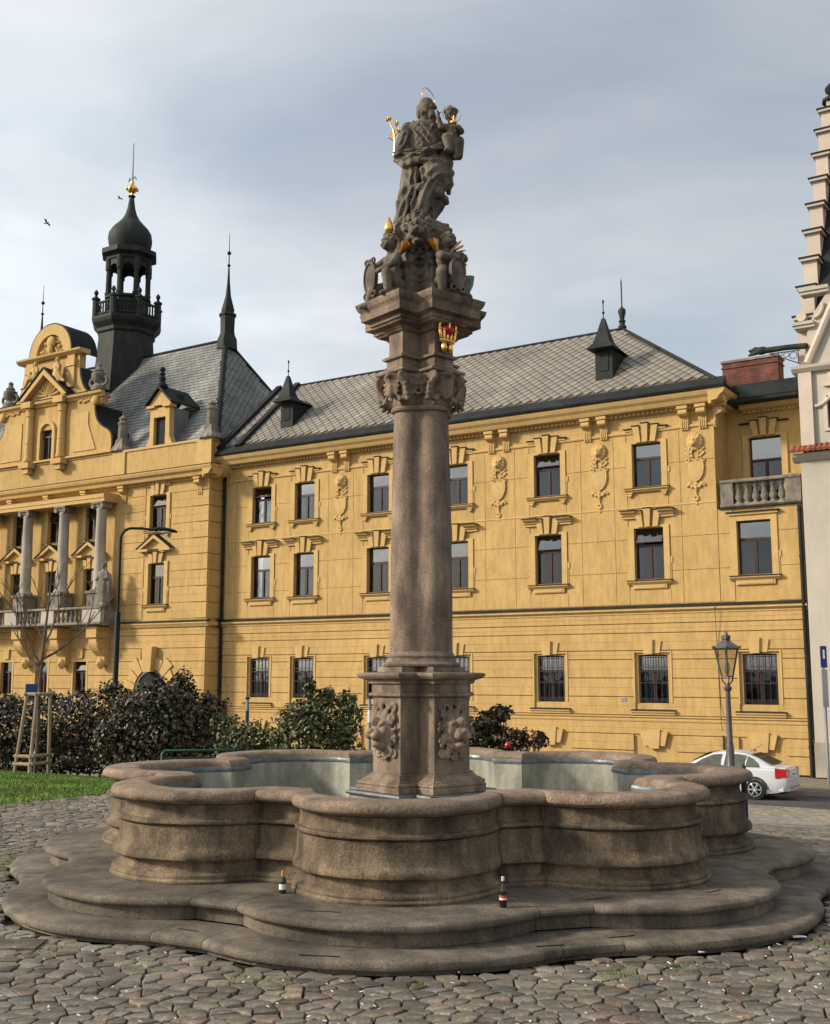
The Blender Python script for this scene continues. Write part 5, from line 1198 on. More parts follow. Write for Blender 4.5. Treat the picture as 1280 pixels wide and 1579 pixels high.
# painted lining, lead flashing and floor
lobe_parts('lining', BODY, [(-.31, .36), (-.31, .945), (-.375, .945), (-.38, .36)], 'lining', fnt, gap=0.0, smooth=38)
lobe_parts('zinc_strip', BODY, [(-.362, .965), (-.362, 1.01), (-.375, 1.005), (-.388, .975), (-.38, .948), (-.376, .948)], 'zinc', fnt, gap=0.0)
MB().loft([ringpts(BODY, -.2, .30), ringpts(BODY, -.2, .36)]).build('basin_floor', 'lining', fnt)
# drain slots in the steps
for az, r, z, w in ((-12, 3.78, .2985, .28), (-10, 4.36, .1165, .30), (13, 4.10, .1165, .22), (22, 4.0, .1165, .24), (24, 3.5, .2985, .26), (40, 3.78, .2985, .2), (-28, 3.95, .1165, .2)):
    a = radians(az); c = Vector((r * sin(a), -r * cos(a), z)); t = Vector((cos(a), sin(a), 0)); q = Vector((sin(a), -cos(a), 0)); mb = MB()
    mb.add([c - t * w / 2 - q * .011, c + t * w / 2 - q * .011, c + t * w / 2 + q * .011, c - t * w / 2 + q * .011], [(3, 2, 1, 0)]); mb.build('drain_slot', 'black_plastic', fnt)
# ------------------------------------------------------------------ column
ROT = radians(-5.5)
colm = thing('column', 'tall clustered sandstone column with lion head pedestal rising from the fountain basin', 'column', (fx, fy, .36), ROT)
CZ = .36
def cross(r, w, z):
    """plan of four radial blocks; arms on the diagonals seen from the front"""
    out = []
    for k in range(4):
        az = pi / 4 + k * pi / 2; d = Vector((sin(az), -cos(az))); t = Vector((cos(az), sin(az)))
        for q in (d * r - t * w / 2, d * r + t * w / 2): out.append((q.x, q.y, z - CZ))
        d2 = Vector((sin(az + pi / 4), -cos(az + pi / 4))); q = d2 * (w / 2 / sin(pi / 4)); out.append((q.x, q.y, z - CZ))
    return out
def cross_prof(name, r, w, prof, mat='column_stone', parent=None, smooth=None):
    return MB().loft([cross(r + o, w + 2 * o, z) for o, z in prof]).build(name, mat, parent or colm, smooth=smooth)
# inner plinth standing on the basin floor
cross_prof('plinth', .66, .86, [(0, .36), (0, .80)], 'lining'); cross_prof('plinth_flashing', .66, .86, [(.002, .803), (.03, .805), (.04, .825), (.03, .845), (-.1, .848)], 'zinc')
PR, PW = .495, .478
cross_prof('pedestal_foot', PR, PW, [(.13, .85), (.13, .90), (.115, .912), (.125, .925), (.12, .945), (.09, .958), (.088, .968), (.06, .98), (.045, 1.0), (.03, 1.015), (.03, 1.03), (.0, 1.04)])
ped = cross_prof('pedestal', PR, PW, [(.0, 1.041), (.0, 1.84)])
cross_prof('pedestal_cornice', PR, PW, [(.0, 1.841), (.02, 1.85), (.04, 1.865), (.035, 1.89), (.012, 1.90), (.012, 1.985), (.04, 1.995), (.05, 2.03), (.105, 2.05), (.13, 2.075), (.135, 2.095), (.12, 2.11), (-.05, 2.118)])
cross_prof('column_plinth', .455, .43, [(0, 2.12), (0, 2.175)])
# four engaged shafts with a fillet in each groove
def quat(c, rho, fil, z, n=14):
    out = []
    ov = sqrt(max(rho * rho - (c * sin(pi / 4)) ** 2, 1e-6)); vd = c * cos(pi / 4) + ov     # groove point distance on the axes
    for k in range(4):
        az = pi / 4 + k * pi / 2; cen = Vector((sin(az), -cos(az))) * c
        a0, a1 = az - pi / 4, az + pi / 4
        p0 = Vector((sin(a0), -cos(a0))) * vd; p1 = Vector((sin(a1), -cos(a1))) * vd
        b0 = atan2((p0 - cen).y, (p0 - cen).x); b1 = atan2((p1 - cen).y, (p1 - cen).x)
        while b1 < b0: b1 += 2 * pi
        for i in range(n + 1):
            t = b0 + (b1 - b0) * (.085 + .83 * i / n); out.append((cen.x + rho * cos(t), cen.y + rho * sin(t), z - CZ))
        g = Vector((sin(a1), -cos(a1))) * (vd + fil); t = Vector((cos(a1), sin(a1)))
        out.append((g.x - t.x * .03, g.y - t.y * .03, z - CZ)); out.append((g.x + t.x * .03, g.y + t.y * .03, z - CZ))
    return out
SCx, SRho = .19, .205
def qprof(name, prof, mat='column_stone', sm=35): return MB().loft([quat(SCx * (s if s else 1), SRho * (s if s else 1) + o, .026, z) for o, z, s in prof]).build(name, mat, colm, smooth=sm)
qprof('column_base', [(.07, 2.176, 1), (.082, 2.186, 1), (.085, 2.204, 1), (.072, 2.22, 1), (.045, 2.228, 1), (.03, 2.25, 1), (.026, 2.275, 1), (.036, 2.285, 1), (.036, 2.30, 1), (.02, 2.308, 1), (.014, 2.32, 1), (.0, 2.345, 1)])
shaft = qprof('shaft', [(0, 2.346, 1), (.0, 3.0, 1), (-.004, 3.8, .985), (-.012, 4.6, .955), (-.016, 5.04, .94)])
qprof('neck_ring', [(-.01, 5.042, .94), (.012, 5.05, .94), (.022, 5.075, .94), (.012, 5.10, .94), (-.012, 5.112, .94)])
# capital with volutes, leaves, shields and masks
mb = MB()
mb.loft([quat(.185, .19, .0, 5.10), quat(.195, .21, .0, 5.25), quat(.24, .235, .0, 5.42), quat(.26, .24, .0, 5.46)])
for k in range(4):
    az = pi / 4 + k * pi / 2; d = Vector((sin(az), -cos(az), 0)); t = Vector((cos(az), sin(az), 0))
    def at(r, s, z): return d * r + t * s + Vector((0, 0, z - CZ))
    for s in (-1, 1):                            # corner volutes
        mb.torus(at(.44, s * .20, 5.40), .055, .026, t, 14, 6); mb.ell(at(.44, s * .20, 5.40), (.035, .035, .035), 8, 6)
        mb.chain([at(.38, s * .17, 5.16), at(.42, s * .22, 5.28), at(.47, s * .22, 5.37)], [.03, .035, .03], 6)
        for q in range(4): mb.ell(at(.40 + .012 * q, s * .245, 5.15 + .055 * q), (.035, .035, .03), 8, 6)
        mb.chain([at(.36, s * .10, 5.12), at(.42, s * .12, 5.18), at(.44, s * .15, 5.14)], [.03, .03, .02], 6)
    # shield or eagle in the middle of each lobe
    if k % 2 == 0:
        mb.loft([[at(r, x * .1, 5.29 + z * .13) for x, z in ((-1, 1), (1, 1), (1, -.3), (.55, -.8), (0, -1), (-.55, -.8), (-1, -.3))] for r in (.36, .45)])
        for q in range(5): mb.cap(at(.455, -.09 + .045 * q, 5.40), at(.455, -.07 + .035 * q, 5.22), .012, .01, 5)
    else:
        mb.ell(at(.44, 0, 5.28), (.05, .05, .09), 8, 6); mb.ell(at(.45, 0, 5.39), (.03, .03, .035), 8, 6)
        for s in (-1, 1):
            for q in range(4): mb.cap(at(.43, s * .04, 5.33 - .02 * q), at(.44, s * (.15 - .012 * q), 5.37 - .06 * q), .022, .014, 6)
    mb.ell(at(.47, 0, 5.45), (.06, .06, .045), 8, 6)
    # mask and garland in the groove between lobes
    a2 = az + pi / 4; d2 = Vector((sin(a2), -cos(a2), 0)); t2 = Vector((cos(a2), sin(a2), 0))
    def at2(r, s, z): return d2 * r + t2 * s + Vector((0, 0, z - CZ))
    mb.ell(at2(.36, 0, 5.40), (.06, .06, .07), 8, 6); mb.chain([at2(.36, -.13, 5.40), at2(.37, -.06, 5.335), at2(.37, .06, 5.335), at2(.36, .13, 5.40)], [.03, .026, .026, .03], 6)
    for s in (-.08, 0, .08): mb.torus(at2(.35, s, 5.26), .035, .014, d2, 10, 5)
fused('capital', mb, .014, 'column_stone', colm, 1)
cross_prof('abacus', .385, .30, [(.06, 5.462), (.085, 5.468), (.10, 5.48), (.10, 5.505), (.0, 5.51)], smooth=None)
# entablature
NR, NW = .38, .245
cross_prof('architrave', NR, NW, [(.015, 5.511), (.05, 5.53), (.05, 5.545), (.02, 5.56), (.02, 5.64), (.055, 5.655), (.06, 5.68), (.02, 5.70), (.0, 5.71)])
cross_prof('frieze', NR, NW, [(0, 5.711), (0, 5.965)])
cross_prof('cornice', NR, NW, [(0, 5.966), (.03, 5.975), (.05, 6.0), (.06, 6.02), (.13, 6.035), (.145, 6.06), (.165, 6.065), (.165, 6.11), (.235, 6.125), (.235, 6.215), (.245, 6.235), (.265, 6.26), (.28, 6.30), (.285, 6.33), (.18, 6.345)])
# lion heads of the pedestal
def lion(corners=True):
    mb = MB()
    mb.ell((0, -.06, 0), (.15, .12, .18)); mb.ell((0, -.17, -.03), (.085, .10, .075)); mb.ell((0, -.25, -.005), (.045, .04, .035)); mb.ell((0, -.15, .09), (.05, .10, .06), rot=(radians(-25), 0, 0))
    for s in (-1, 1):
        mb.ell((s * .055, -.21, -.055), (.055, .06, .05)); mb.ell((s * .075, -.14, .085), (.05, .035, .028)); mb.ell((s * .09, -.11, .0), (.05, .05, .06)); mb.ell((s * .13, -.05, .15), (.04, .035, .045))
        mb.ell((s * .06, -.165, .055), (.02, .018, .016))
    mb.ell((0, -.15, -.165), (.065, .075, .035)); mb.ell((0, -.09, -.18), (.09, .08, .06))
    for row, (R0, R1, n, q) in enumerate(((.11, .20, 17, .024), (.15, .255, 21, .021), (.10, .16, 13, .02))):
        for i in range(n):                        # curling locks of the mane
            a = 2 * pi * (i + .5 * row) / n; kz = 1.22 if sin(a) > 0 else 1.3; cu = .30 if i % 2 else -.30
            p = lambda r, b, y: (r * cos(b) * .86, y, r * kz * sin(b) - .005)
            mb.chain([p(R0, a, -.075 + .02 * row), p((R0 + R1) / 2, a + cu * .35, -.065 + .015 * row), p(R1, a + cu * .25, -.04), p(R1 * .97, a - cu * .12, -.05)], [q, q * 1.1, q * .9, q * .6], 6)
    for sx in (-1, 1) if corners else ():         # scrolls in the four corners
        for sz in (-1, 1): mb.torus((sx * .155, -.02, sz * .265), .042, .018, (0, 1, 0), 14, 6); mb.ell((sx * .155, -.02, sz * .265), (.016, .02, .016), 8, 6); mb.chain([(sx * .11, -.02, sz * .30), (sx * .04, -.025, sz * .29), (0, -.02, sz * .31)], [.018, .02, .014], 6)
    return mb
LI = fuse(lion(), .0085, 1); LI.name = 'lion_head'; LI.materials.append(mats['column_stone'])
for k in range(4):
    az = pi / 4 + k * pi / 2; d = Vector((sin(az), -cos(az), 0)) * (PR - .005)
    obj('lion_head', LI, ped, (d.x, d.y, 1.50 - CZ), (0, 0, az)).scale = (.92, .92, .92)
    MB().tube([(d.x * 1.38, d.y * 1.38, 1.405 - CZ), (d.x * 1.25, d.y * 1.25, 1.41 - CZ)], .016, 8).build('spout', 'iron', ped)
# upper pedestal between the putti with scrolls and a big lion mask
cross_prof('upper_plinth', .33, .22, [(.02, 6.346), (.02, 6.40), (0, 6.41), (-.02, 6.75), (.03, 6.80)], 'statue_stone')
mb = MB(); mb.loft([cross(r, w, z) for r, w, z in ((.26, .22, 6.60), (.25, .24, 6.8), (.27, .3, 7.0), (.33, .34, 7.14), (.36, .36, 7.18), (.36, .36, 7.26))])
for k in range(4):
    a2 = k * pi / 2; d2 = Vector((sin(a2), -cos(a2), 0)); t2 = Vector((cos(a2), sin(a2), 0))
    def at2(r, s, z): return d2 * r + t2 * s + Vector((0, 0, z - CZ))
    for s in (-1, 1): mb.torus(at2(.24, s * .07, 6.93), .06, .03, d2, 14, 6); mb.chain([at2(.24, s * .13, 6.9), at2(.22, s * .09, 6.75), at2(.2, 0, 6.68)], [.045, .04, .03], 6)
upp = fused('upper_pedestal', mb, .013, 'statue_stone', colm, 1)
LM = fuse(lion(False), .0095, 1); LM.name = 'lion_mask'; LM.materials.append(mats['statue_stone'])
for k in (0, 2):
    a2 = k * pi / 2; o = obj('lion_mask', LM, upp, (sin(a2) * .30, -cos(a2) * .30, 7.17 - CZ), (radians(14), 0, a2)); o.scale = (.78, 1.15, .78)
# golden crown hanging on the right arm
az = pi / 4; d = Vector((sin(az), -cos(az), 0)); t = Vector((cos(az), sin(az), 0))
def atc(r, s, z): return d * (NR + r) + t * s + Vector((0, 0, z - CZ))
crown = MB(); 
crown.tube([atc(.06, -.10, 5.84), atc(.10, -.04, 5.83), atc(.10, .04, 5.83), atc(.06, .10, 5.84)], .028, 8)
for i in range(5): s = -.1 + .05 * i; crown.cap(atc(.085, s, 5.86), atc(.085, s * 1.15, 5.95), .016, .022, 6); crown.ell(atc(.09, s * 1.15, 5.965), .024, 8, 6)
for s in (-1, 1): crown.chain([atc(.08, s * .12, 5.95), atc(.09, s * .12, 6.02), atc(.09, s * .05, 6.07), atc(.09, 0, 6.05)], [.016] * 4, 6); crown.ell(atc(.075, s * .045, 5.765), (.035, .03, .065), 8, 6)
crown.chain([atc(.11, 0, 5.95), atc(.12, 0, 6.03), atc(.09, 0, 6.06)], [.016] * 3, 6); crown.ell(atc(.09, 0, 6.09), .028, 8, 6); crown.cap(atc(.09, 0, 6.09), atc(.09, 0, 6.15), .01, .01, 6); crown.cap(atc(.09, -.025, 6.125), atc(.09, .025, 6.125), .009, .009, 6)
cro = crown.build('golden_crown', 'gold', colm, smooth=60); MB().ell(atc(.05, 0, 5.97), (.1, .07, .09), 12, 8).build('crown_cap', 'red_enamel', cro, smooth=60)
# ------------------------------------------------------------------ statue of the saint with child
SZ = 7.26
sta = thing('statue', 'dark stone saint carrying a child and gilded lilies on top of the column', 'statue', (fx, fy, SZ))
def P(x, y, z): return (x, y, z - SZ)
mb = MB()
mb.loft([[P(a * 1.0 - .0, b * .9, z) for a, b in ((-.31, -.22), (.05, -.33), (.33, -.2), (.33, .24), (-.05, .3), (-.31, .24))] for z in (7.262, 7.31)])
mb.ell(P(-.06, 0, 7.36), (.24, .22, .10)); mb.ell(P(.12, -.1, 7.32), (.14, .13, .05)); mb.ell(P(-.2, -.1, 7.33), (.12, .12, .07))
# legs under the robe
mb.chain([P(-.20, -.02, 7.38), P(-.15, -.05, 7.75), P(-.08, 0, 8.1)], [.115, .12, .145])
mb.chain([P(-.03, -.14, 7.42), P(.15, -.22, 7.88), P(.11, -.02, 8.12)], [.09, .12, .155])
mb.chain([P(-.02, .06, 7.38), P(.1, .06, 7.8), P(.1, .08, 8.1)], [.14, .14, .15]); mb.chain([P(-.13, .1, 7.4), P(-.02, .08, 8.2)], [.14, .16])
mb.ell(P(-.03, -.22, 7.40), (.05, .11, .04)); mb.ell(P(-.22, -.13, 7.37), (.05, .09, .04))
mb.ell(P(.02, 0, 8.14), (.20, .16, .14)); mb.ell(P(.025, 0, 8.40), (.175, .135, .28)); mb.ell(P(.02, .02, 8.58), (.22, .13, .11))
# arm with lilies, other arm carrying the child
mb.chain([P(-.16, .02, 8.58), P(-.255, .01, 8.30), P(-.27, -.08, 8.23), P(-.26, -.13, 8.22)], [.09, .09, .06, .045]); mb.ell(P(-.29, -.1, 8.21), (.05, .05, .05))
mb.chain([P(.2, .02, 8.56), P(.35, .06, 8.34), P(.42, -.06, 8.24)], [.095, .085, .06])
mb.ell(P(-.185, .02, 8.27), (.09, .09, .13)); mb.ell(P(.23, .03, 8.28), (.11, .09, .13))
# cloak across the hips, hanging ends
mb.chain([P(-.27, -.05, 8.16), P(-.12, -.15, 8.13), P(.08, -.17, 8.2), P(.24, -.1, 8.32)], [.05, .05, .05, .045])
mb.chain([P(-.30, -.02, 8.18), P(-.2, -.12, 8.06), P(-.02, -.2, 8.09), P(.18, -.2, 8.05), P(.30, -.08, 8.12)], [.04, .04, .045, .05, .05])
mb.chain([P(.28, .0, 8.2), P(.32, -.03, 7.95), P(.33, -.03, 7.76)], [.10, .075, .035]); mb.chain([P(.24, -.1, 8.1), P(.26, -.14, 7.8), P(.18, -.2, 7.66)], [.08, .08, .05])
mb.chain([P(-.17, -.05, 8.05), P(-.17, -.08, 7.8)], [.07, .05])
# hem flare and sweep
mb.chain([P(-.24, -.05, 7.62), P(-.28, -.03, 7.38)], [.06, .05]); mb.chain([P(-.17, -.12, 7.76), P(.02, -.24, 7.74), P(.2, -.24, 7.68), P(.30, -.12, 7.60)], [.035, .05, .05, .04]); mb.chain([P(.25, -.1, 7.64), P(.10, -.08, 7.4)], [.07, .07])
rf = random.Random(2)
for x0, y0, z0, x1, y1, z1, r in ((-.12, -.17, 7.95, -.2, -.15, 7.38, .025), (-.06, -.18, 8.0, -.13, -.17, 7.40, .022), (.0, -.2, 8.0, .03, -.29, 7.78, .02), (.08, -.24, 8.02, .1, -.32, 7.8, .02), (.16, -.22, 8.02, .18, -.3, 7.76, .02), (.05, -.23, 7.72, -.05, -.21, 7.42, .022), (.12, -.22, 7.7, .05, -.2, 7.42, .022), (.19, -.17, 7.66, .13, -.16, 7.42, .02), (.22, -.18, 8.05, .27, -.2, 7.82, .018),
                              (-.1, -.12, 8.62, .1, -.18, 8.3, .016), (-.13, -.1, 8.55, .02, -.18, 8.3, .015), (.15, -.1, 8.6, .06, -.17, 8.35, .016), (-.03, -.13, 8.62, .13, -.16, 8.4, .014), (-.2, -.07, 8.5, -.27, -.06, 8.32, .018), (-.15, -.08, 8.52, -.22, -.1, 8.3, .018),
                              (-.25, -.12, 8.2, .0, -.27, 8.14, .016), (-.2, -.16, 8.23, .1, -.28, 8.2, .015), (.02, -.27, 8.17, .26, -.2, 8.24, .015), (.0, -.25, 8.07, .24, -.22, 8.08, .016)):
    m = ((x0 + x1) / 2 + rf.uniform(-.02, .02), (y0 + y1) / 2 - .012, (z0 + z1) / 2); mb.chain([P(x0, y0, z0), P(*m), P(x1, y1, z1)], [r * .8, r, r * .9], 6)
# neck and head, turned to the right towards the child
mb.chain([P(.03, .01, 8.62), P(.055, 0, 8.74)], [.075, .07]); mb.ell(P(.07, -.005, 8.85), (.088, .092, .115)); mb.ell(P(.03, .025, 8.84), (.085, .085, .115)); mb.ell(P(.06, .0, 8.90), (.09, .09, .075))
mb.ell(P(.162, -.04, 8.838), (.04, .022, .026), rot=(0, radians(35), 0)); mb.ell(P(.135, -.035, 8.875), (.035, .05, .016)); mb.ell(P(.125, -.07, 8.83), (.03, .03, .03)); mb.ell(P(.155, -.04, 8.82), (.024, .02, .018))
mb.ell(P(.12, -.04, 8.735), (.055, .055, .075)); mb.ell(P(.145, -.05, 8.69), (.042, .04, .065)); mb.ell(P(.125, -.035, 8.785), (.04, .04, .014))
for k in range(14): a = rf.uniform(-.3, 2.6); mb.ell(P(.03 - .075 * cos(a) * .9, .02 - .09 * sin(a), 8.72 + .15 * rf.random()), (.026, .026, .032), 8, 6)
for k in range(8): mb.ell(P(.10 + .05 * rf.random(), -.06 - .04 * rf.random(), 8.66 + .1 * rf.random()), (.018, .018, .026), 8, 6)
def folds(p, n):
    z = p.z + SZ; side = max(0, 1 - abs(n.z) * 1.1); wob = .03 * mnoise.noise(Vector((p.x * 6, p.y * 6, p.z * 3)))
    ridge = lambda t: 1 - 2 * abs(sin(pi * t))
    if z < 7.78: return .013 * side * ridge((p.x + p.y * .4 + wob - .35 * (z - 7.4)) / .082)
    if z < 8.12 and p.x < -.04: return .012 * side * ridge((p.x + p.y * .5 + wob + .15 * (z - 7.8)) / .08)
    if z < 8.12: return .014 * side * ridge((z * .75 - p.x * .65 + wob) / .115)
    if z < 8.30: return .009 * side * ridge((z - p.x * .25 + wob) / .05)
    if z < 8.62: return .004 * side * ridge((z * .7 + abs(p.x - .03) * .8 + wob) / .062)
    return 0
fused('saint', mb, .0105, 'statue_stone', sta, 2, folds)
mb = MB()
mb.ell(P(.37, -.04, 8.47), (.085, .08, .14)); mb.chain([P(.36, -.04, 8.58), P(.357, -.045, 8.66)], [.04, .04]); mb.ell(P(.355, -.05, 8.73), (.072, .074, .08)); mb.ell(P(.355, -.03, 8.755), (.076, .07, .065))
mb.ell(P(.34, -.12, 8.72), (.018, .018, .018)); mb.ell(P(.32, -.1, 8.705), (.03, .025, .025)); mb.ell(P(.375, -.1, 8.705), (.03, .025, .025)); mb.ell(P(.345, -.105, 8.675), (.03, .025, .02))
for k in range(9): a = 2 * pi * k / 9; mb.ell(P(.355 + .065 * cos(a), -.03 + .06 * sin(a), 8.785), (.028, .028, .028), 8, 6)
mb.ell(P(.345, -.05, 8.83), (.02, .02, .03))
mb.chain([P(.30, -.06, 8.57), P(.235, -.1, 8.55), P(.205, -.12, 8.66)], [.045, .038, .028]); mb.ell(P(.2, -.12, 8.70), (.022, .018, .028))
for dx_ in (-.012, .003): mb.cap(P(.2 + dx_, -.125, 8.71), P(.195 + dx_ * 1.6, -.13, 8.765), .009, .008, 6)
mb.cap(P(.215, -.12, 8.70), P(.235, -.13, 8.73), .009, .008, 6)
mb.chain([P(.44, -.04, 8.57), P(.475, -.09, 8.5), P(.41, -.16, 8.52)], [.045, .042, .03]); mb.ell(P(.385, -.165, 8.53), (.035, .025, .02))
mb.chain([P(.35, -.06, 8.38), P(.30, -.17, 8.38), P(.33, -.19, 8.22), P(.29, -.23, 8.20)], [.065, .06, .042, .028]); mb.chain([P(.41, -.05, 8.36), P(.43, -.15, 8.32), P(.42, -.15, 8.16)], [.07, .06, .04]); mb.ell(P(.4, 0, 8.32), (.10, .1, .14))
mb.chain([P(.46, 0, 8.42), P(.45, -.02, 8.22)], [.06, .05])
fused('child', mb, .0105, 'statue_stone', sta, 2)
MB().torus(P(.09, .02, 8.99), .125, .0045, (.75, -.6, .15), 36, 6).build('halo', 'gold_dull', sta, smooth=60); MB().torus(P(.365, .0, 8.77), .115, .004, (.3, -1, .2), 36, 6).build('halo', 'gold_dull', sta, smooth=60)
mb = MB(); mb.ell(P(.385, -.165, 8.575), (.045, .04, .03), 10, 7); mb.cap(P(.385, -.165, 8.59), P(.385, -.165, 8.66), .008, .008, 6); mb.cap(P(.36, -.165, 8.635), P(.41, -.165, 8.635), .008, .008, 6); mb.build('golden_orb', 'gold', sta, smooth=60)
mb = MB(); mb.tube([P(-.325, -.11, 8.19), P(-.315, -.11, 8.35), P(-.33, -.11, 8.5), P(-.385, -.11, 8.61)], [.012, .014, .012, .008], 6); mb.tube([P(-.325, -.11, 8.47), P(-.30, -.11, 8.55)], .007, 5); mb.tube([P(-.32, -.11, 8.42), P(-.285, -.11, 8.47)], .007, 5)
mb.ell(P(-.322, -.11, 8.19), .022, 8, 6); mb.chain([P(-.32, -.11, 8.37), P(-.36, -.11, 8.40), P(-.40, -.11, 8.42)], [.01, .012, .004], 6); mb.chain([P(-.32, -.11, 8.4), P(-.345, -.11, 8.45), P(-.37, -.11, 8.45)], [.01, .012, .004], 6)
for c in ((-.405, 8.63), (-.375, 8.645), (-.295, 8.575), (-.30, 8.59), (-.27, 8.49)):
    for k in range(5): a = 2 * pi * k / 5; mb.cap(P(c[0], -.11, c[1] - .01), P(c[0] + .026 * cos(a), -.11 + .026 * sin(a), c[1] + .022), .011, .007, 6)
mb.build('golden_lilies', 'gold', sta, smooth=60)
# ------------------------------------------------------------------ putti round the statue
def putto(az, label, kind, z0=6.346):
    a = az + ROT; r = .45
    root = thing('cherub_statue', label, 'statue', (fx + r * sin(a), fy - r * cos(a), z0), a, 'cherubs seated round the foot of the statue')
    mb = MB()          # local: -y faces outwards
    L = -1 if kind == 'left' else 1
    hx = .0; hz = .67
    mb.box(-.17, .17, -.12, .16, 0, .07); mb.ell((0, .06, .15), (.15, .13, .12)); mb.ell((0, .03, .30), (.115, .10, .13)); mb.ell((0, .02, .46), (.12, .095, .12)); mb.cap((hx, .0, .54), (hx, -.02, .6), .045, .045)
    mb.ell((hx, -.03, hz), (.088, .092, .098)); mb.ell((hx, -.12, hz - .01), (.018, .02, .016)); mb.ell((hx - .035, -.1, hz - .03), (.032, .03, .03)); mb.ell((hx + .035, -.1, hz - .03), (.032, .03, .03)); mb.ell((hx, -.105, hz + .03), (.06, .03, .014)); mb.ell((hx, -.1, hz - .07), (.03, .03, .02))
    r2 = random.Random(int(az * 100))
    for k in range(46):
        b = r2.uniform(0, 2 * pi); e = r2.uniform(.05, 1.45); q = Vector((cos(b) * cos(e), sin(b) * cos(e), sin(e)))
        if q.y < -.55 and q.z < .6: continue
        mb.ell((hx + q.x * .088, -.025 + q.y * .09, hz + .01 + q.z * .092), (.019, .019, .018), 8, 6)
    if kind == 'left':
        mb.chain([(-.1, 0, .5), (-.2, -.08, .42), (-.24, -.12, .5)], [.05, .042, .03]); mb.chain([(.1, 0, .5), (.17, -.12, .36), (.02, -.2, .30)], [.052, .045, .03]); mb.ell((.0, -.2, .3), (.035, .03, .03))
        mb.chain([(.07, .02, .17), (.13, -.17, .24), (.14, -.16, .02), (.13, -.24, .0)], [.075, .065, .042, .03]); mb.chain([(-.07, .02, .17), (-.15, -.15, .12), (-.22, -.18, -.06), (-.26, -.24, -.07)], [.075, .06, .042, .03])
    else:
        mb.chain([(-.1, 0, .5), (-.16, -.12, .43), (-.02, -.21, .42)], [.052, .046, .034]); mb.chain([(.1, 0, .5), (.15, -.14, .46), (.02, -.2, .47)], [.052, .046, .034])
        mb.chain([(-.08, .02, .17), (-.18, -.12, .2), (-.17, -.12, .02)], [.075, .062, .045]); mb.chain([(.08, .02, .17), (.16, -.15, .2), (.14, -.14, .02)], [.075, .062, .045])
    fused('body', mb, .0105, 'statue_stone', root, 1)
    sx = -.17 if kind == 'left' else .0; sy = -.19 if kind != 'left' else -.17; sz = .27
    n = 20; ring = lambda k, y: [(sx + .105 * k * cos(2 * pi * i / n), y, sz + (.185 * k * sin(2 * pi * i / n)) * (1.0 if sin(2 * pi * i / n) > 0 else 1.15)) for i in range(n)]
    sh = MB().loft([ring(1.0, sy + .03), ring(1.08, sy), ring(1.05, sy - .025), ring(.86, sy - .03), ring(.82, sy - .015), ring(.4, sy - .03), ring(.05, sy - .034)]); 
    for s in (-1, 1): sh.torus((sx + s * .07, sy - .01, sz - .21), .035, .015, (0, 1, 0), 12, 5); sh.torus((sx + s * .06, sy - .01, sz + .19), .03, .014, (0, 1, 0), 12, 5)
    sh.build('shield', 'statue_stone', root, smooth=50)
    for s, sc, lo, hi in (((1, .5, 20, 100),) if kind == 'left' else ((1, 1.2, -35, 45), (-1, .6, 45, 115))):          # gilded feathered wings
        wb = MB()
        for k in range(8):
            b = radians(lo + (hi - lo) * k / 7); wb.tube([(s * .06, .08, .54), (s * (.09 + .11 * sc * cos(b)), .10, .57 + .11 * sc * sin(b)), (s * (.10 + .22 * sc * cos(b)), .10 + .006 * (k % 2), .58 + .22 * sc * sin(b)), (s * (.10 + .26 * sc * cos(b)), .10, .58 + .26 * sc * sin(b))], [.014, .028, .030, .008], 6, flat=.5)
        wb.build('wing', 'gold_dull', root, smooth=60)
    return root
pl = putto(-pi / 4, 'stone cherub with oval shield and gilded flame on its head, left of the column top', 'left')
fl = MB(); fl.lathe([(.015, 0), (.05, .05), (.058, .09), (.045, .14), (.022, .19), (.003, .23)], 10, (-.05, .0, .79)); fl.build('golden_flame', 'gold', pl, smooth=60)
MB().lathe([(.02, 0), (.06, .02), (.07, .05), (.05, .055)], 10, (-.05, 0, .75)).build('flame_bowl', 'statue_stone', pl, smooth=50)
putto(pi / 4, 'stone cherub leaning over its oval shield with gilded wings, front right of the column top', 'right')
pb = putto(3 * pi / 4, 'stone cherub with green copper horn, half hidden behind the right cherub', 'right')
fl = MB(); fl.tube([(-.05, -.22, .30), (-.05, -.25, .42), (-.05, -.24, .52)], [.03, .06, .085], 10); fl.build('copper_horn', 'verdigris', pb, smooth=50)
# ------------------------------------------------------------------ pale house with stepped gable on the right
wx, wy = XY(3.36, 0)
wh = thing('house', 'pale plaster house with stepped gable at the right edge of the picture', 'building', (wx, wy, ZB), FROT)
class WB(MB):
    def fb(s, u0, u1, v0, v1, z0, z1): return s.box(u0 - 3.36, u1 - 3.36, -v1, -v0, z0 - ZB, z1 - ZB)
    def fpoly(s, poly, v0, v1): return s.pxz([(u - 3.36, z - ZB) for u, z in poly], -v1, -v0)
    def fprof(s, prof, u0, u1): return s.pyz([(-v, z - ZB) for v, z in prof], u0 - 3.36, u1 - 3.36)
def WP(u, v, z): return (u - 3.36, -v, z - ZB)
U0, U1 = 3.38, 12.0; VV = .25
def wwall(name, u0, u1, z0, z1, holes, mat):
    mb = WB(); us = sorted(set([u0, u1] + [h[0] for h in holes] + [h[1] for h in holes]))
    for a, b in zip(us, us[1:]):
        c = z0; m = (a + b) / 2
        for h in sorted([h for h in holes if h[0] < m < h[1]], key=lambda h: h[2]):
            mb.fb(a, b, VV - .4, VV, c, h[2]); c = h[3]
        mb.fb(a, b, VV - .4, VV, c, z1)
    return mb.build(name, mat, wh)
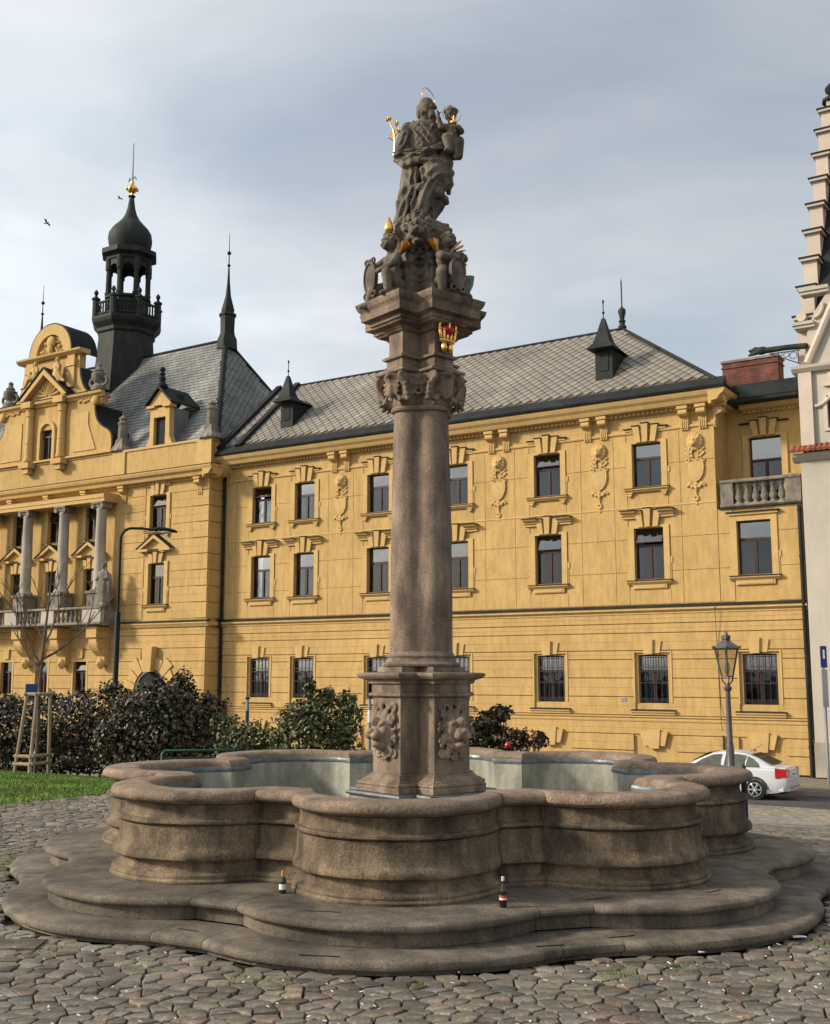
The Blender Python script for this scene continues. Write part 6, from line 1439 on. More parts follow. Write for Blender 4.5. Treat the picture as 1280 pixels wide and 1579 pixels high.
wwall('wall', U0, U1, -.3, 9.75, [(6.2, 7.3, 1.0, 3.2), (9.0, 10.1, 1.0, 3.2), (6.2, 7.3, 5.2, 7.3), (9, 10.1, 5.2, 7.3)], 'plaster_grey')
WB().fb(U0 - .02, U1, VV - .38, VV + .03, ZB, -.303).build('plinth', 'plaster_low', wh)
wwall('upper_wall', U0 + .1, U1, 9.9, 13.05, [(4.42, 5.3, 10.9, 12.1), (7.2, 8.1, 10.9, 12.1)], 'plaster_grey')
WB().fb(U0 + .2, U1 - .1, VV - 1.6, VV - 1.5, ZB, 13).build('interior', 'interior', wh)
WB().fb(U0 + .02, U0 + .12, -7.5, VV - .42, ZB, 13.0).build('side_wall', 'plaster_grey', wh)
for u0, u1, z0, z1 in ((4.42, 5.3, 10.9, 12.1), (7.2, 8.1, 10.9, 12.1), (6.2, 7.3, 1.0, 3.2), (9.0, 10.1, 1.0, 3.2), (6.2, 7.3, 5.2, 7.3), (9, 10.1, 5.2, 7.3)):
    w = WB(); t = .06
    w.fb(u0, u0 + t, VV - .2, VV - .12, z0, z1).fb(u1 - t, u1, VV - .2, VV - .12, z0, z1).fb(u0 + t, u1 - t, VV - .2, VV - .12, z0, z0 + t).fb(u0 + t, u1 - t, VV - .2, VV - .12, z1 - t, z1).fb((u0 + u1) / 2 - .03, (u0 + u1) / 2 + .03, VV - .2, VV - .12, z0 + t, z1 - t)
    w = w.build('window', 'frame', wh); WB().fb(u0 + t, u1 - t, VV - .165, VV - .155, z0 + t, z1 - t).build('pane', 'pane_glass', w)
    WB().fb(u0 - .13, u0 - .003, VV + .001, VV + .06, z0 - .1, z1 + .13).fb(u1 + .003, u1 + .13, VV + .001, VV + .06, z0 - .1, z1 + .13).fb(u0, u1, VV + .001, VV + .06, z1 + .003, z1 + .13).fb(u0, u1, VV + .001, VV + .09, z0 - .1, z0 - .003).build('surround', 'plaster_pink', w)
# eaves cornice with a row of tiles
WB().fprof([(VV - .3, 9.752), (VV + .05, 9.752), (VV + .25, 9.9), (VV + .32, 10.02), (VV - .3, 10.05)], U0 - .25, U1).build('cornice', 'plaster_grey', wh)
WB().fprof([(VV - .02, 10.3), (VV + .45, 10.06), (VV + .45, 10.04), (VV - .02, 10.26)], U0 - .3, U1).build('lead_strip', 'dark_metal', wh)
TM = MB().tube([(0, 0, .27), (0, -.50, .0)], [.085, .1], 8, flat=.6).mesh('tile', 'tile_red', smooth=60)
u = U0 - .2
while u < 8: obj('tile', TM, wh, WP(u, VV + .02, 10.08)); u += .19
# pilaster, moulding, gable above
WB().fb(U0 + .08, U0 + .55, VV + .002, VV + .14, 10.32, 13.05).build('pilaster', 'plaster_pink', wh)
WB().fprof([(VV - .4, 13.053), (VV + .16, 13.053), (VV + .28, 13.18), (VV + .3, 13.28), (VV - .4, 13.34)], U0 - .12, U1).build('cornice', 'plaster_grey', wh)
mb = WB()
pts = [WP(U0 + .62 + .75 * sin(t), VV + .06, 11.75 + .95 * (1 - cos(t))) for t in [pi / 2 * i / 8 for i in range(9)]] + [WP(U0 + 1.9, VV + .06, 12.85)]
mb.tube(pts, .07, 8); mb.fb(U0 + 1.12, U0 + 1.24, VV + .001, VV + .1, 12.5, 12.95); mb.fb(U0 + .95, U0 + 1.4, VV + .0015, VV + .11, 12.45, 12.56); mb.build('tracery', 'plaster_pink', wh)
# tall gable sheet over the front with rake moulding
WB().fpoly([(U0 + .25, 13.345), (U1, 13.345), (8.5, 24.0), (5.4, 17.0), (4.6, 16.0), (4.1, 15.3), (U0 + .45, 14.6), (U0 + .38, 14.1)], VV - .4, VV - .05).build('gable_wall', 'plaster_grey', wh)
mb = WB(); mb.tube([WP(U0 + .42, VV + .02, 13.4), WP(U0 + 1.75, VV + .02, 16.2), WP(U0 + 3.5, VV + .02, 19.8)], .15, 8); mb.build('rake_moulding', 'plaster_pink', wh)
WB().fb(U0 + .02, U0 + .75, VV - .4, VV + .1, 14.75, 14.86).fb(U0 - .04, U0 + .72, VV - .4, VV + .16, 14.863, 14.98).build('gable_step', 'plaster_grey', wh)
WB().fb(U0 + .3, U0 + 1.3, VV - .4, VV + .08, 16.0, 16.12).fb(U0 + .26, U0 + 1.3, VV - .4, VV + .14, 16.123, 16.25).build('gable_step', 'plaster_grey', wh)
mb = WB(); mb.tube([WP(U0 + .72 + .35 * sin(t), VV + .0, 15.1 + .5 * (1 - cos(t))) for t in [pi / 2 * i / 8 for i in range(9)]], .06, 8); mb.tube([WP(U0 + .28, VV - .3, 15.2), WP(U0 + .28, VV + .06, 15.2)], .18, 14); mb.build('scroll', 'plaster_pink', wh)
# stepped party wall that climbs along the roof slope
n = 9; zs = [15.2, 16.6, 18.0, 19.4, 20.8, 22.2, 23.6, 25.0, 26.3]
for i in range(n):
    v0 = -.15 - i * .78; v1 = v0 - .9; zb = 13.0; zt = zs[i] + .0
    s = WB().fb(U0 + .02, U0 + .52, v1, v0, zb, zt).build('gable_step', 'plaster_pink', wh)
    WB().fb(U0 - .08, U0 + .62, v1, v0 + .14, zt + .002, zt + .12).build('step_cap', 'plaster_grey', s); WB().fb(U0 - .13, U0 + .67, v1, v0 + .19, zt + .122, zt + .165).build('step_lead', 'dark_metal', s)
mb = WB().fb(U0 + .04, U0 + .58, -8.2, -7.55, 13, 27.4).build('gable_top', 'plaster_grey', wh)
MB().lathe([(.5, 0), (.5, .12), (.3, .2), (.2, .35), (.32, .5), (.36, .65), (.2, .85), (.03, .95)], 10, WP(U0 + .3, -7.85, 27.4)).build('finial', 'dark_metal', wh, smooth=40)
WB().fpoly([(U0 + .53, 13.0), (U0 + .9, 13.0), (U0 + .9, 13.2), (U0 + .53, 13.2)], -1, 0).build('lead_strip', 'dark_metal', wh)
mb = WB(); mb.add([WP(U0 + .53, -.1, 14.2), WP(U0 + 1.0, -.1, 14.2), WP(U0 + 1.0, -7.6, 27.0), WP(U0 + .53, -7.6, 27.0)], [(0, 1, 2, 3)]); mb.build('lead_strip', 'dark_metal', wh)
mb = WB(); mb.add([WP(U0 + 1.0, -.1, 14.22), WP(U1, -.1, 14.22), WP(U1, -7.6, 27.02), WP(U0 + 1.0, -7.6, 27.02)], [(0, 1, 2, 3)]); rf_ = mb.build('roof', 'tile_red', wh)
# carved beam and wrought bracket over the street side
mb = MB(); mb.chain([WP(U0 + .4, VV + .1, 14.05), WP(U0 - .3, VV + .1, 14.1), WP(U0 - 1.0, VV + .1, 14.1)], [.12, .11, .12], 8); mb.ell(WP(U0 - 1.2, VV + .1, 14.12), (.24, .15, .16)); mb.ell(WP(U0 - 1.42, VV + .1, 14.2), (.14, .1, .1)); mb.chain([WP(U0 - 1.4, VV + .1, 14.05), WP(U0 - 1.68, VV + .1, 14.0)], [.08, .05], 6); mb.chain([WP(U0 - 1.4, VV + .1, 14.2), WP(U0 - 1.66, VV + .1, 14.18)], [.08, .05], 6)
fused('beam', mb, .035, 'tower_copper', wh, 1)
mb = MB(); mb.tube([WP(U0 - .9, VV + .1, 13.95), WP(U0 + .2, VV + .1, 13.4)], .02, 5); mb.tube([WP(U0 - .9, VV + .1, 13.95), WP(U0 + .2, VV + .1, 13.92)], .02, 5); mb.tube([WP(U0 + .12, VV + .1, 13.45), WP(U0 + .12, VV + .1, 13.95)], .02, 5)
for x, r in ((-.05, .13), (-.3, .10), (-.52, .07)): mb.torus(WP(U0 + x, VV + .1, 13.75 + (-x) * .25), r, .015, (0, 1, 0), 14, 5)
mb.build('wrought_bracket', 'iron', wh)

# ------------------------------------------------------------------ street furniture
def street_lamp():
    x, y = -8.45, 31.8; g = gh(x, y)
    t = thing('street_lamp', 'tall dark green street lamp with curved arm above the hedge', 'street lamp', (x, y, g))
    MB().lathe([(.12, 0), (.12, .3), (.085, .36), (.078, 4.6), (.065, 4.63), (.045, 4.66)], 12).build('post', 'lamp_green', t, smooth=40)
    pts = [(0, 0, 4.6), (0, 0, 6.6)] + [(.32 - .32 * cos(pi / 2 * i / 7), 0, 6.72 + .32 * sin(pi / 2 * i / 7)) for i in range(8)] + [(.6, 0, 7.03), (1.05, 0, 6.98)]
    MB().tube(pts, .038, 10).build('arm', 'lamp_green', t, smooth=50)
    mb = MB(); mb.loft([[(xx, yy * w, 6.98 - (xx - 1.0) * .12 + zz * h) for yy, zz in ((-.5, .0), (-.9, .5), (-.6, 1), (.6, 1), (.9, .5), (.5, 0))] for xx, w, h in ((.95, .06, .06), (1.05, .12, .1), (1.3, .15, .11), (1.55, .12, .08), (1.62, .05, .05))]); hd = mb.build('lamp_head', 'lamp_green', t, smooth=50)
    MB().ell((1.3, 0, 6.93), (.2, .1, .05), 10, 6).build('lamp_glass', 'bulb', hd, smooth=60)
street_lamp()
def gas_lamp():
    x, y = 6.62, 23.9; g = gh(x, y); H = 2.98 - g
    t = thing('lamp_post', 'grey cast iron gas lantern on fluted post behind the fountain rim by the white car', 'street lamp', (x, y, g))
    h = H
    MB().lathe([(.16, 0), (.16, .15), (.13, .2), (.13, .75), (.17, .8), (.17, .9), (.1, .98), (.115, 1.02), (.12, 1.1), (.085, 1.16), (.085, 1.5), (.075, 1.62), (.065, 1.66), (.055, 2.4), (.05, h - 1.25), (.08, h - 1.22), (.085, h - 1.16), (.05, h - 1.12), (.04, h - 1.08)], 12).build('post', 'lamp_grey', t, smooth=40)
    def hexr(r, z): return [(r * cos(pi / 3 * k + .3), r * sin(pi / 3 * k + .3), z) for k in range(6)]
    b, m = h - .93, h - .36
    for k in range(6):
        p, q = hexr(.135, b)[k], hexr(.27, m)[k]; MB().tube([p, q], .016, 5).build('lantern_bar', 'lamp_grey', t)
        p2, q2 = hexr(.128, b)[(k + 1) % 6], hexr(.26, m)[(k + 1) % 6]; p1, q1 = hexr(.128, b)[k], hexr(.26, m)[k]
        MB().add([p1, p2, q2, q1], [(0, 1, 2, 3)]).build('lantern_pane', 'lantern_glass', t)
    for s in (-1, 1): MB().chain([(s * .03, 0, h - 1.12), (s * .11, 0, h - 1.02), (s * .12, 0, b)], [.016] * 3, 6).build('lantern_bracket', 'lamp_grey', t)
    MB().chain([(0, -.03, h - 1.12), (0, -.11, h - 1.02), (0, -.12, b)], [.016] * 3, 6).build('lantern_bracket', 'lamp_grey', t)
    MB().loft([hexr(.15, b - .02), hexr(.15, b + .01)]).build('lantern_floor', 'lamp_grey', t)
    mb = MB(); mb.loft([hexr(r, z) for r, z in ((.30, m), (.32, m + .02), (.24, m + .08), (.12, m + .16), (.09, m + .2), (.11, m + .21), (.11, m + .28), (.06, m + .3), (.05, m + .33), (.015, m + .37))]); 
    for k in range(6): p = hexr(.31, m + .04)[k]; mb.ell(p, .03, 8, 6)
    mb.build('lantern_roof', 'lamp_grey', t); MB().lathe([(.03, 0), (.06, .1), (.06, .22), (.02, .3)], 8, (0, 0, b + .02)).build('burner', 'bulb', t, smooth=50)
gas_lamp()
def sign_post(x, y, h, label, plate, name='sign_post', w=.05, cat='sign', post='steel', rz=0.0):
    g = gh(x, y)
    u, v = UV(x, y)
    if v < 2.9: g = -1.6
    t = thing(name, label, cat, (x, y, g), rz); MB().lathe([(w, 0), (w, h)], 10).build('post', post, t, smooth=40)
    for (pw, z0, z1, m) in plate: 
        p = MB().box(-pw / 2, pw / 2, -.075, -.055, z0, z1).build('plate', m, t)
    return t
px, py = XY(4.30, 2.5)
t = sign_post(px, py, 4.55, 'thin grey parking sign pole with narrow blue panel in front of the pale house', [], w=.05)
MB().box(-.10, .10, -.12, -.052, 3.9, 4.62).build('plate', 'blue_sign', t); MB().box(-.09, .09, -.11, -.052, 2.6, 3.85).build('plate', 'steel', t)
MB().box(-.03, .03, -.124, -.121, 4.2, 4.5).build('marking', 'white_paint', t)
# blue signs behind the left hedge
t = sign_post(-12.35, 36.6, 2.75, 'blue sign board behind the left hedge beside the young tree', [(.50, 2.32, 2.82, 'blue_sign')])
t = sign_post(-12.2, 39.6, 2.55, 'small blue sign with white marking on a post behind the left hedge', [(.36, 2.15, 2.6, 'blue_sign')]); MB().box(-.12, .08, -.079, -.0755, 2.44, 2.48).box(-.12, .08, -.0792, -.0757, 2.30, 2.34).build('marking', 'white_paint', t)
for (x, y, h, lab) in ((-6.62, 44.7, 2.9, 'slim teal post standing by the wall left of the loose shrub'), (-1.72, 42.9, 3.0, 'slim teal and white post beside the pedestal left edge')):
    g = -1.62 if UV(x, y)[1] < 3 else gh(x, y)
    t = thing('bollard_post', lab, 'post', (x, y, g)); MB().lathe([(.07, 0), (.07, h - .2), (.06, h - .18), (.06, h)], 10).build('post', 'teal_paint', t, smooth=40)
    MB().lathe([(.073, h - .9), (.073, h - .45)], 10).build('band', 'white_paint' if 'white' in lab else 'blue_sign', t); MB().lathe([(.1, 0), (.1, .05), (.05, .09)], 10, (0, 0, h)).build('cap', 'black_plastic', t)
# bench top seen over the left rim
bx, by = -4.02, 19.4; g = gh(bx, by)
t = thing('bench', 'green metal park bench whose back just shows above the left rim of the fountain', 'bench', (bx, by, g), .15)
MB().tube([(-.3, .25, 0), (-.3, .25, .74), (-.25, .25, .79), (.9, .25, .79), (.95, .25, .74), (.95, .25, 0)], .022, 8).build('back_frame', 'bench_green', t, smooth=50)
for k in range(2): MB().box(-.3, .95, .22, .25, .5 + .11 * k, .57 + .11 * k).build('back_slat', 'bench_green', t)
for k in range(4): MB().box(-.3, .95, -.2 + .11 * k, -.11 + .11 * k, .38, .41).build('seat_slat', 'bench_green', t)
for s in (-.28, .92): MB().tube([(s, -.18, 0), (s, -.18, .38)], .025, 8).build('leg', 'bench_green', t)
# red litter bin and black bollard behind the rim, by the lamp
x, y = 6.66, 24.6; t = thing('litter_bin', 'red rounded bins beside the gas lamp post behind the fountain rim', 'bin', (x, y, gh(x, y)), .1)
MB().lathe([(.15, 0), (.15, 1.05), (.15, 1.12), (.13, 1.18), (.06, 1.22)], 14, (.13, 0, 0)).build('drum', 'red_paint', t, smooth=40); MB().lathe([(.12, 0), (.12, 1.05), (.1, 1.15), (.05, 1.2)], 14, (-.17, .1, 0)).build('drum', 'red_paint', t, smooth=40); MB().box(-.17, .13, -.02, .06, .3, .36).build('bar', 'black_plastic', t)
x, y = 7.08, 24.6; t = thing('bollard', 'black bollard in front of the white car rear door', 'bollard', (x, y, gh(x, y))); MB().lathe([(.09, 0), (.07, .1), (.06, .9), (.08, .95), (.08, 1.02), (.05, 1.12), (.06, 1.2), (.02, 1.27)], 12).build('shaft', 'black_plastic', t, smooth=40)
x, y = 1.98, 24.3; t = thing('lantern', 'small red glass lantern among the shrub leaves right of the pedestal', 'lantern', (x, y, gh(x, y))); MB().lathe([(.02, 0), (.02, 1.2)], 8).build('stick', 'iron', t); MB().ell((0, 0, 1.3), (.065, .065, .075), 12, 8).build('glass', 'red_lamp', t, smooth=60)
# stone guard block on the basin's right end
# ------------------------------------------------------------------ white saloon car
def car(label, u, v, mat, name='parked_car', group=None):
    x, y = XY(u, v); t = thing(name, label, 'car', (x, y, lerp_table(GT, v) + .01), FROT, group)
    L = 4.55; h0 = .2          # x from -L/2 (front) to L/2 (rear); width along y
    # stations: x, half width, sill z, belt z, belt half width
    def section(x, zs, zb, zt, wb, wt):
        # closed ring, from right sill up over the top
        return [(x, -wb * .93, zs), (x, -wb, zs + .14), (x, -wb * 1.01, (zs + zb) / 2), (x, -wb * .985, zb - .05), (x, -wt, zt - .03), (x, -wt * .86, zt), (x, -wt * .4, zt + .02), (x, wt * .4, zt + .02), (x, wt * .86, zt), (x, wt, zt - .03), (x, wb * .985, zb - .05), (x, wb * 1.01, (zs + zb) / 2), (x, wb, zs + .14), (x, wb * .93, zs)]
    low = [(-2.27, .36, .58, .60, .60, .56), (-2.18, .26, .66, .68, .72, .68), (-1.95, .22, .74, .78, .82, .76), (-1.4, .2, .84, .90, .87, .80), (-.95, .2, .90, .96, .88, .81), (0, .2, .93, .95, .885, .82), (1.0, .2, .96, .98, .885, .82), (1.6, .2, .98, 1.01, .87, .80), (1.92, .24, .98, 1.02, .83, .76), (2.2, .30, .96, 1.0, .79, .72), (2.27, .36, .90, .92, .74, .68)]
    body = MB().loft([section(*s) for s in low]); b = body.build('body', mat, t, smooth=32)
    # cabin: sloping pillars and roof
    cab = [(-.98, .95, .97, .80, .78), (-.55, .95, 1.22, .82, .70), (-.1, .95, 1.41, .83, .60), (.35, .95, 1.46, .83, .58), (.9, .95, 1.44, .83, .58), (1.35, .97, 1.30, .82, .62), (1.75, .99, 1.08, .79, .70), (1.95, 1.0, 1.03, .77, .72)]
    rings = [[(x, -wb, z0), (x, -(wb + wt) / 2 - .03, (z0 + z1) / 2), (x, -wt, z1 - .02), (x, -wt * .7, z1 + .01), (x, wt * .7, z1 + .01), (x, wt, z1 - .02), (x, (wb + wt) / 2 + .03, (z0 + z1) / 2), (x, wb, z0)] for x, z0, z1, wb, wt in cab]
    MB().loft(rings).build('cabin', mat, t, smooth=35)
    def side(pts, s, name='side_window', m='car_glass', off=.035):
        out = []
        for x, z in pts:
            # y of the cabin side at (x, z)
            for (a, b2) in zip(cab, cab[1:]):
                if a[0] <= x <= b2[0]:
                    k = (x - a[0]) / (b2[0] - a[0]); z0 = a[1] + (b2[1] - a[1]) * k; z1 = a[2] + (b2[2] - a[2]) * k - .02; wb = a[3] + (b2[3] - a[3]) * k; wt = a[4] + (b2[4] - a[4]) * k
                    q = max(0, min(1, (z - z0) / max(z1 - z0, .01))); mid = (wb + wt) / 2 + .03
                    y = wb + (mid - wb) * q * 2 if q < .5 else mid + (wt - mid) * (q - .5) * 2
                    out.append((x, s * (y + off), z)); break
        return MB().add(out, [tuple(range(len(out)))]).build(name, m, t)
    for s in (-1, 1):
        side([(-.62, .99), (-.62, 1.13), (.25, .99), (.25, 1.0)][:0] or [(-.72, 1.0), (.18, 1.0), (.22, 1.38), (-.08, 1.35), (-.42, 1.2)], s); side([(.30, 1.0), (.95, 1.01), (1.0, 1.36), (.72, 1.39), (.34, 1.39)], s); side([(1.0, 1.02), (1.42, 1.04), (1.40, 1.13), (1.2, 1.28), (1.05, 1.34)], s)
        side([(-.76, .975), (1.46, 1.02), (1.46, 1.035), (-.76, .995)], s, 'window_trim', 'black_plastic', .03)
        for x in (-.2, .78): MB().box(x - .1, x + .1, s * .895 - .015, s * .895 + .015, .84, .87).build('door_handle', mat, t)
        MB().box(-.55, .86, s * .892 - .006, s * .892 + .006, .46, .50).build('side_strip', mat, t)
        for k in (-.62, .27, 1.02): MB().box(k - .006, k + .006, s * .897 - .006, s * .897 + .004, .32, .95).build('door_seam', 'black_plastic', t)
        MB().ell((-.78, s * .98, 1.02), (.08, .09, .07), 10, 7).build('mirror', mat, t, smooth=60)
        for x in (-1.40, 1.30):
            wm = MB().lathe([(.22, -.10), (.30, -.11), (.325, -.09), (.33, 0), (.325, .09), (.30, .11), (.22, .10)], 24); wm.xf(Matrix.Translation((x, s * .79, .33)) @ Matrix.Rotation(pi / 2, 4, 'X')); W = wm.build('wheel', 'rubber', t, smooth=40)
            rm = MB().torus((0, 0, .03), .205, .022, (0, 0, 1), 24, 6); rm.ell((0, 0, .05), (.05, .05, .02), 10, 6)
            for k in range(6): a = pi / 3 * k; rm.cap((.03 * cos(a), .03 * sin(a), .06), (.19 * cos(a), .19 * sin(a), .05), .035, .03, 6)
            rm.xf(Matrix.Translation((x, s * .885, .33)) @ Matrix.Rotation(-s * pi / 2, 4, 'X')); rm.build('rim', 'alloy', W, smooth=40)
            ar = MB(); n = 16
            pts = [(x + .40 * cos(pi * i / n), s * .893, .33 + .40 * sin(pi * i / n)) for i in range(n + 1)]; qts = [(x + .335 * cos(pi * i / n), s * .896, .33 + .335 * sin(pi * i / n)) for i in range(n + 1)]; MB().add(pts + qts, [(i, i + 1, n + 2 + i, n + 1 + i) for i in range(n)]).build('wheel_arch', 'black_plastic', t)
        MB().loft([[(1.93 + k * .33, s * (.862 - k * .10) + (s * .012), z) for z in (.70 + k * .02, .80, .95, 1.0 - k * .02)] + [(1.93 + k * .345, s * (.60 - k * .1), z) for z in (.99 - k * .02, .94, .80, .71 + k * .02)] for k in (0, .5, 1.0)]).build('tail_light', 'red_lamp', t, smooth=50)
        MB().box(2.17, 2.268, s * .58, s * .75, .80, .88).build('reverse_light', 'white_lamp', t)
        MB().box(-2.22, -1.98, s * .5, s * .74, .60, .70).build('headlight', 'white_lamp', t)
    # rear window, number plate, bumper strip
    MB().add([(1.12, -.56, 1.385), (1.12, .56, 1.385), (1.78, .66, 1.085), (1.78, -.66, 1.085)], [(0, 1, 2, 3)]).xf(Matrix.Translation((.02, 0, .02))).build('rear_window', 'black_plastic', t)
    MB().add([(-.92, -.72, 1.02), (-.92, .72, 1.02), (-.2, .6, 1.395), (-.2, -.6, 1.395)], [(0, 1, 2, 3)]).xf(Matrix.Translation((-.03, 0, .025))).build('windscreen', 'car_glass', t)
    pl = MB().box(2.255, 2.285, -.26, .26, .74, .85).build('number_plate', 'white_paint', t); MB().box(2.286, 2.288, -.2, .2, .78, .81).build('plate_print', 'black_plastic', pl)
    MB().loft([[(2.15, -.80, z), (2.30, -.6, z), (2.33, 0, z), (2.30, .6, z), (2.15, .80, z), (2.0, .8, z), (2.0, -.8, z)] for z in (.30, .36, .60, .66)]).build('bumper', mat, t, smooth=30)
    MB().box(2.29, 2.335, -.5, .5, .40, .43).build('bumper_reflector', 'red_lamp', t); MB().box(1.6, 2.1, -.6, .6, .2, .27).build('exhaust', 'black_plastic', t)
    MB().tube([(.95, 0, 1.46), (1.35, 0, 1.68)], .008, 5).build('aerial', 'black_plastic', t)
    return t
car('white saloon car parked in front of the yellow building at the right', 1.42, 4.6, 'car_white')
car('pale blue car partly seen through the gap between the left hedges', -13.3, 13.2, 'car_blue')

# ------------------------------------------------------------------ shrubs, young tree
def leaf_cloud(rnd, blobs, n, size, curl=.3, aspect=.42, shell=.7):
    mb = MB(); blobs = list(blobs)
    for c, r in list(blobs):                       # ragged outline: sprays of shoots standing out of the mass
        for _ in range(7):
            d = Vector((rnd.gauss(0, 1), rnd.gauss(0, 1), abs(rnd.gauss(.3, .8)))).normalized(); k = rnd.uniform(.85, 1.12); f = rnd.uniform(.16, .34)
            blobs.append(((c[0] + d.x * r[0] * k, c[1] + d.y * r[1] * k, c[2] + d.z * r[2] * k), (max(.1, r[0] * f * .8), max(.1, r[1] * f * .8), max(.12, r[2] * f))))
    wts = [(b[1][0] * b[1][1] * b[1][2]) ** .75 for b in blobs]; tot = sum(wts)
    for _ in range(n):
        q = rnd.random() * tot; i = 0
        while q > wts[i]: q -= wts[i]; i += 1
        c, r = blobs[i]; d = Vector((rnd.gauss(0, 1), rnd.gauss(0, 1), rnd.gauss(0, 1))).normalized(); k = shell + (1.08 - shell) * rnd.random() if rnd.random() < .8 else rnd.random()
        wob = 1 + .22 * mnoise.noise(Vector((c[0] + d.x * 2.2, c[1] + d.y * 2.2, d.z * 2.2 + c[2])))
        p = Vector((c[0] + d.x * r[0] * k * wob, c[1] + d.y * r[1] * k * wob, c[2] + d.z * r[2] * k * wob))
        if p.z < .02: continue
        nd = (d + Vector((rnd.gauss(0, .55), rnd.gauss(0, .55), rnd.gauss(0.25, .5)))).normalized(); a = nd.orthogonal().normalized(); a.rotate(Matrix.Rotation(rnd.random() * 2 * pi, 3, nd)); b = nd.cross(a)
        L = size * rnd.uniform(.5, 1.35); W = L * aspect; t = min(1, max(0, rnd.gauss(.5, .28)))
        dr = nd * (-L * curl)
        mb.add([p, p + a * L * .5 + b * W, p + a * L + dr, p + a * L * .5 - b * W], [(0, 1, 2), (0, 2, 3)], t)
    return mb
def shrub(x, y, label, blobs, n, size, mat, stems=7, name='shrub', group=None, **kw):
    g = gh(x, y); t = thing(name, label, 'shrub', (x, y, g), 0, group); rnd = random.Random(int(abs(x * 131 + y * 17)) + n)
    leaf_cloud(rnd, blobs, n, size, **kw).build('foliage', mat, t, tint=True)
    mb = MB()
    for k in range(stems):
        c, r = rnd.choice(blobs); e = Vector((c[0] + rnd.uniform(-.8, .8) * r[0], c[1] + rnd.uniform(-.8, .8) * r[1], c[2] + rnd.uniform(0, .9) * r[2])); s = Vector((e.x * .25 + rnd.uniform(-.2, .2), e.y * .25, 0)); m = s.lerp(e, .5) + Vector((rnd.uniform(-.12, .12), rnd.uniform(-.12, .12), .1)); mb.tube([s, m, e], [.035, .022, .008], 5)
    mb.build('branches', 'bark', t); return t
shrub(-10.2, 31.0, 'wide dark evergreen hedge shrub behind the young tree at the far left', [((-2.2, .3, .95), (2.4, 1.1, 1.05)), ((-.2, 0, 1.0), (1.8, 1.1, 1.1)), ((1.5, .2, 1.15), (1.3, 1.0, 1.2)), ((-3.8, .5, .9), (1.8, 1.2, 1.1)), ((.4, -.2, .5), (2.2, .9, .6)), ((.2, 0, 1.9), (.25, .2, .25)), ((1.9, 0, 2.2), (.35, .3, .3)), ((-1.6, 0, 1.85), (.4, .3, .25))], 23000, .105, 'leaf_dark', group='shrubs behind the fountain')
shrub(-6.15, 27.9, 'large rounded dark evergreen shrub between the street lamp and fountain rim', [((0, 0, 1.1), (1.35, 1.2, 1.35)), ((-.75, .2, .9), (1.0, 1.0, 1.05)), ((.8, .1, .95), (.85, .9, 1.2)), ((-.1, 0, 1.75), (.9, .8, .75)), ((0, -.3, .4), (1.5, .9, .5))], 21000, .10, 'leaf_dark', group='shrubs behind the fountain')
shrub(-4.15, 27.0, 'low scraggy green shrub right of the big rounded shrub', [((0, 0, .75), (.75, .6, .7)), ((-.3, .1, 1.3), (.4, .4, .45)), ((.4, 0, 1.15), (.45, .4, .35)), ((.9, 0, .9), (.35, .3, .3))], 2600, .09, 'leaf_green', 22, group='shrubs behind the fountain')
shrub(-2.15, 25.6, 'loose bright green leafy shrub left of the pedestal', [((0, 0, .95), (1.0, .7, .9)), ((-.55, .1, 1.6), (.5, .45, .45)), ((.45, 0, 1.6), (.5, .45, .5)), ((-.1, .1, 1.85), (.35, .3, .35)), ((-.25, .1, 2.3), (.10, .09, .28)), ((.15, .1, 2.1), (.14, .1, .2)), ((.65, 0, 2.0), (.2, .2, .22))], 4800, .10, 'leaf_green', 30, group='shrubs behind the fountain')
shrub(1.55, 25.2, 'dark curled leafed shrub right of the pedestal', [((0, 0, .95), (.62, .5, .9)), ((.05, 0, 1.65), (.42, .35, .4)), ((-.35, 0, 1.2), (.4, .4, .6)), ((.35, .1, 1.95), (.24, .2, .17))], 1900, .125, 'leaf_dark', 24, group='shrubs behind the fountain', curl=.6)
shrub(2.25, 24.9, 'small reddish twiggy shrub just above the rim right of the pedestal', [((0, 0, .8), (.45, .35, .7)), ((.38, 0, 1.42), (.34, .2, .16)), ((-.1, 0, 1.45), (.3, .25, .25))], 1000, .10, 'leaf_red', 9, group='shrubs behind the fountain')
shrub(3.95, 23.6, 'tiny tuft of green leaves showing above the right rim', [((0, 0, .45), (.22, .22, .42)), ((.05, 0, .80), (.16, .14, .09))], 300, .09, 'leaf_green', 5, group='shrubs behind the fountain')
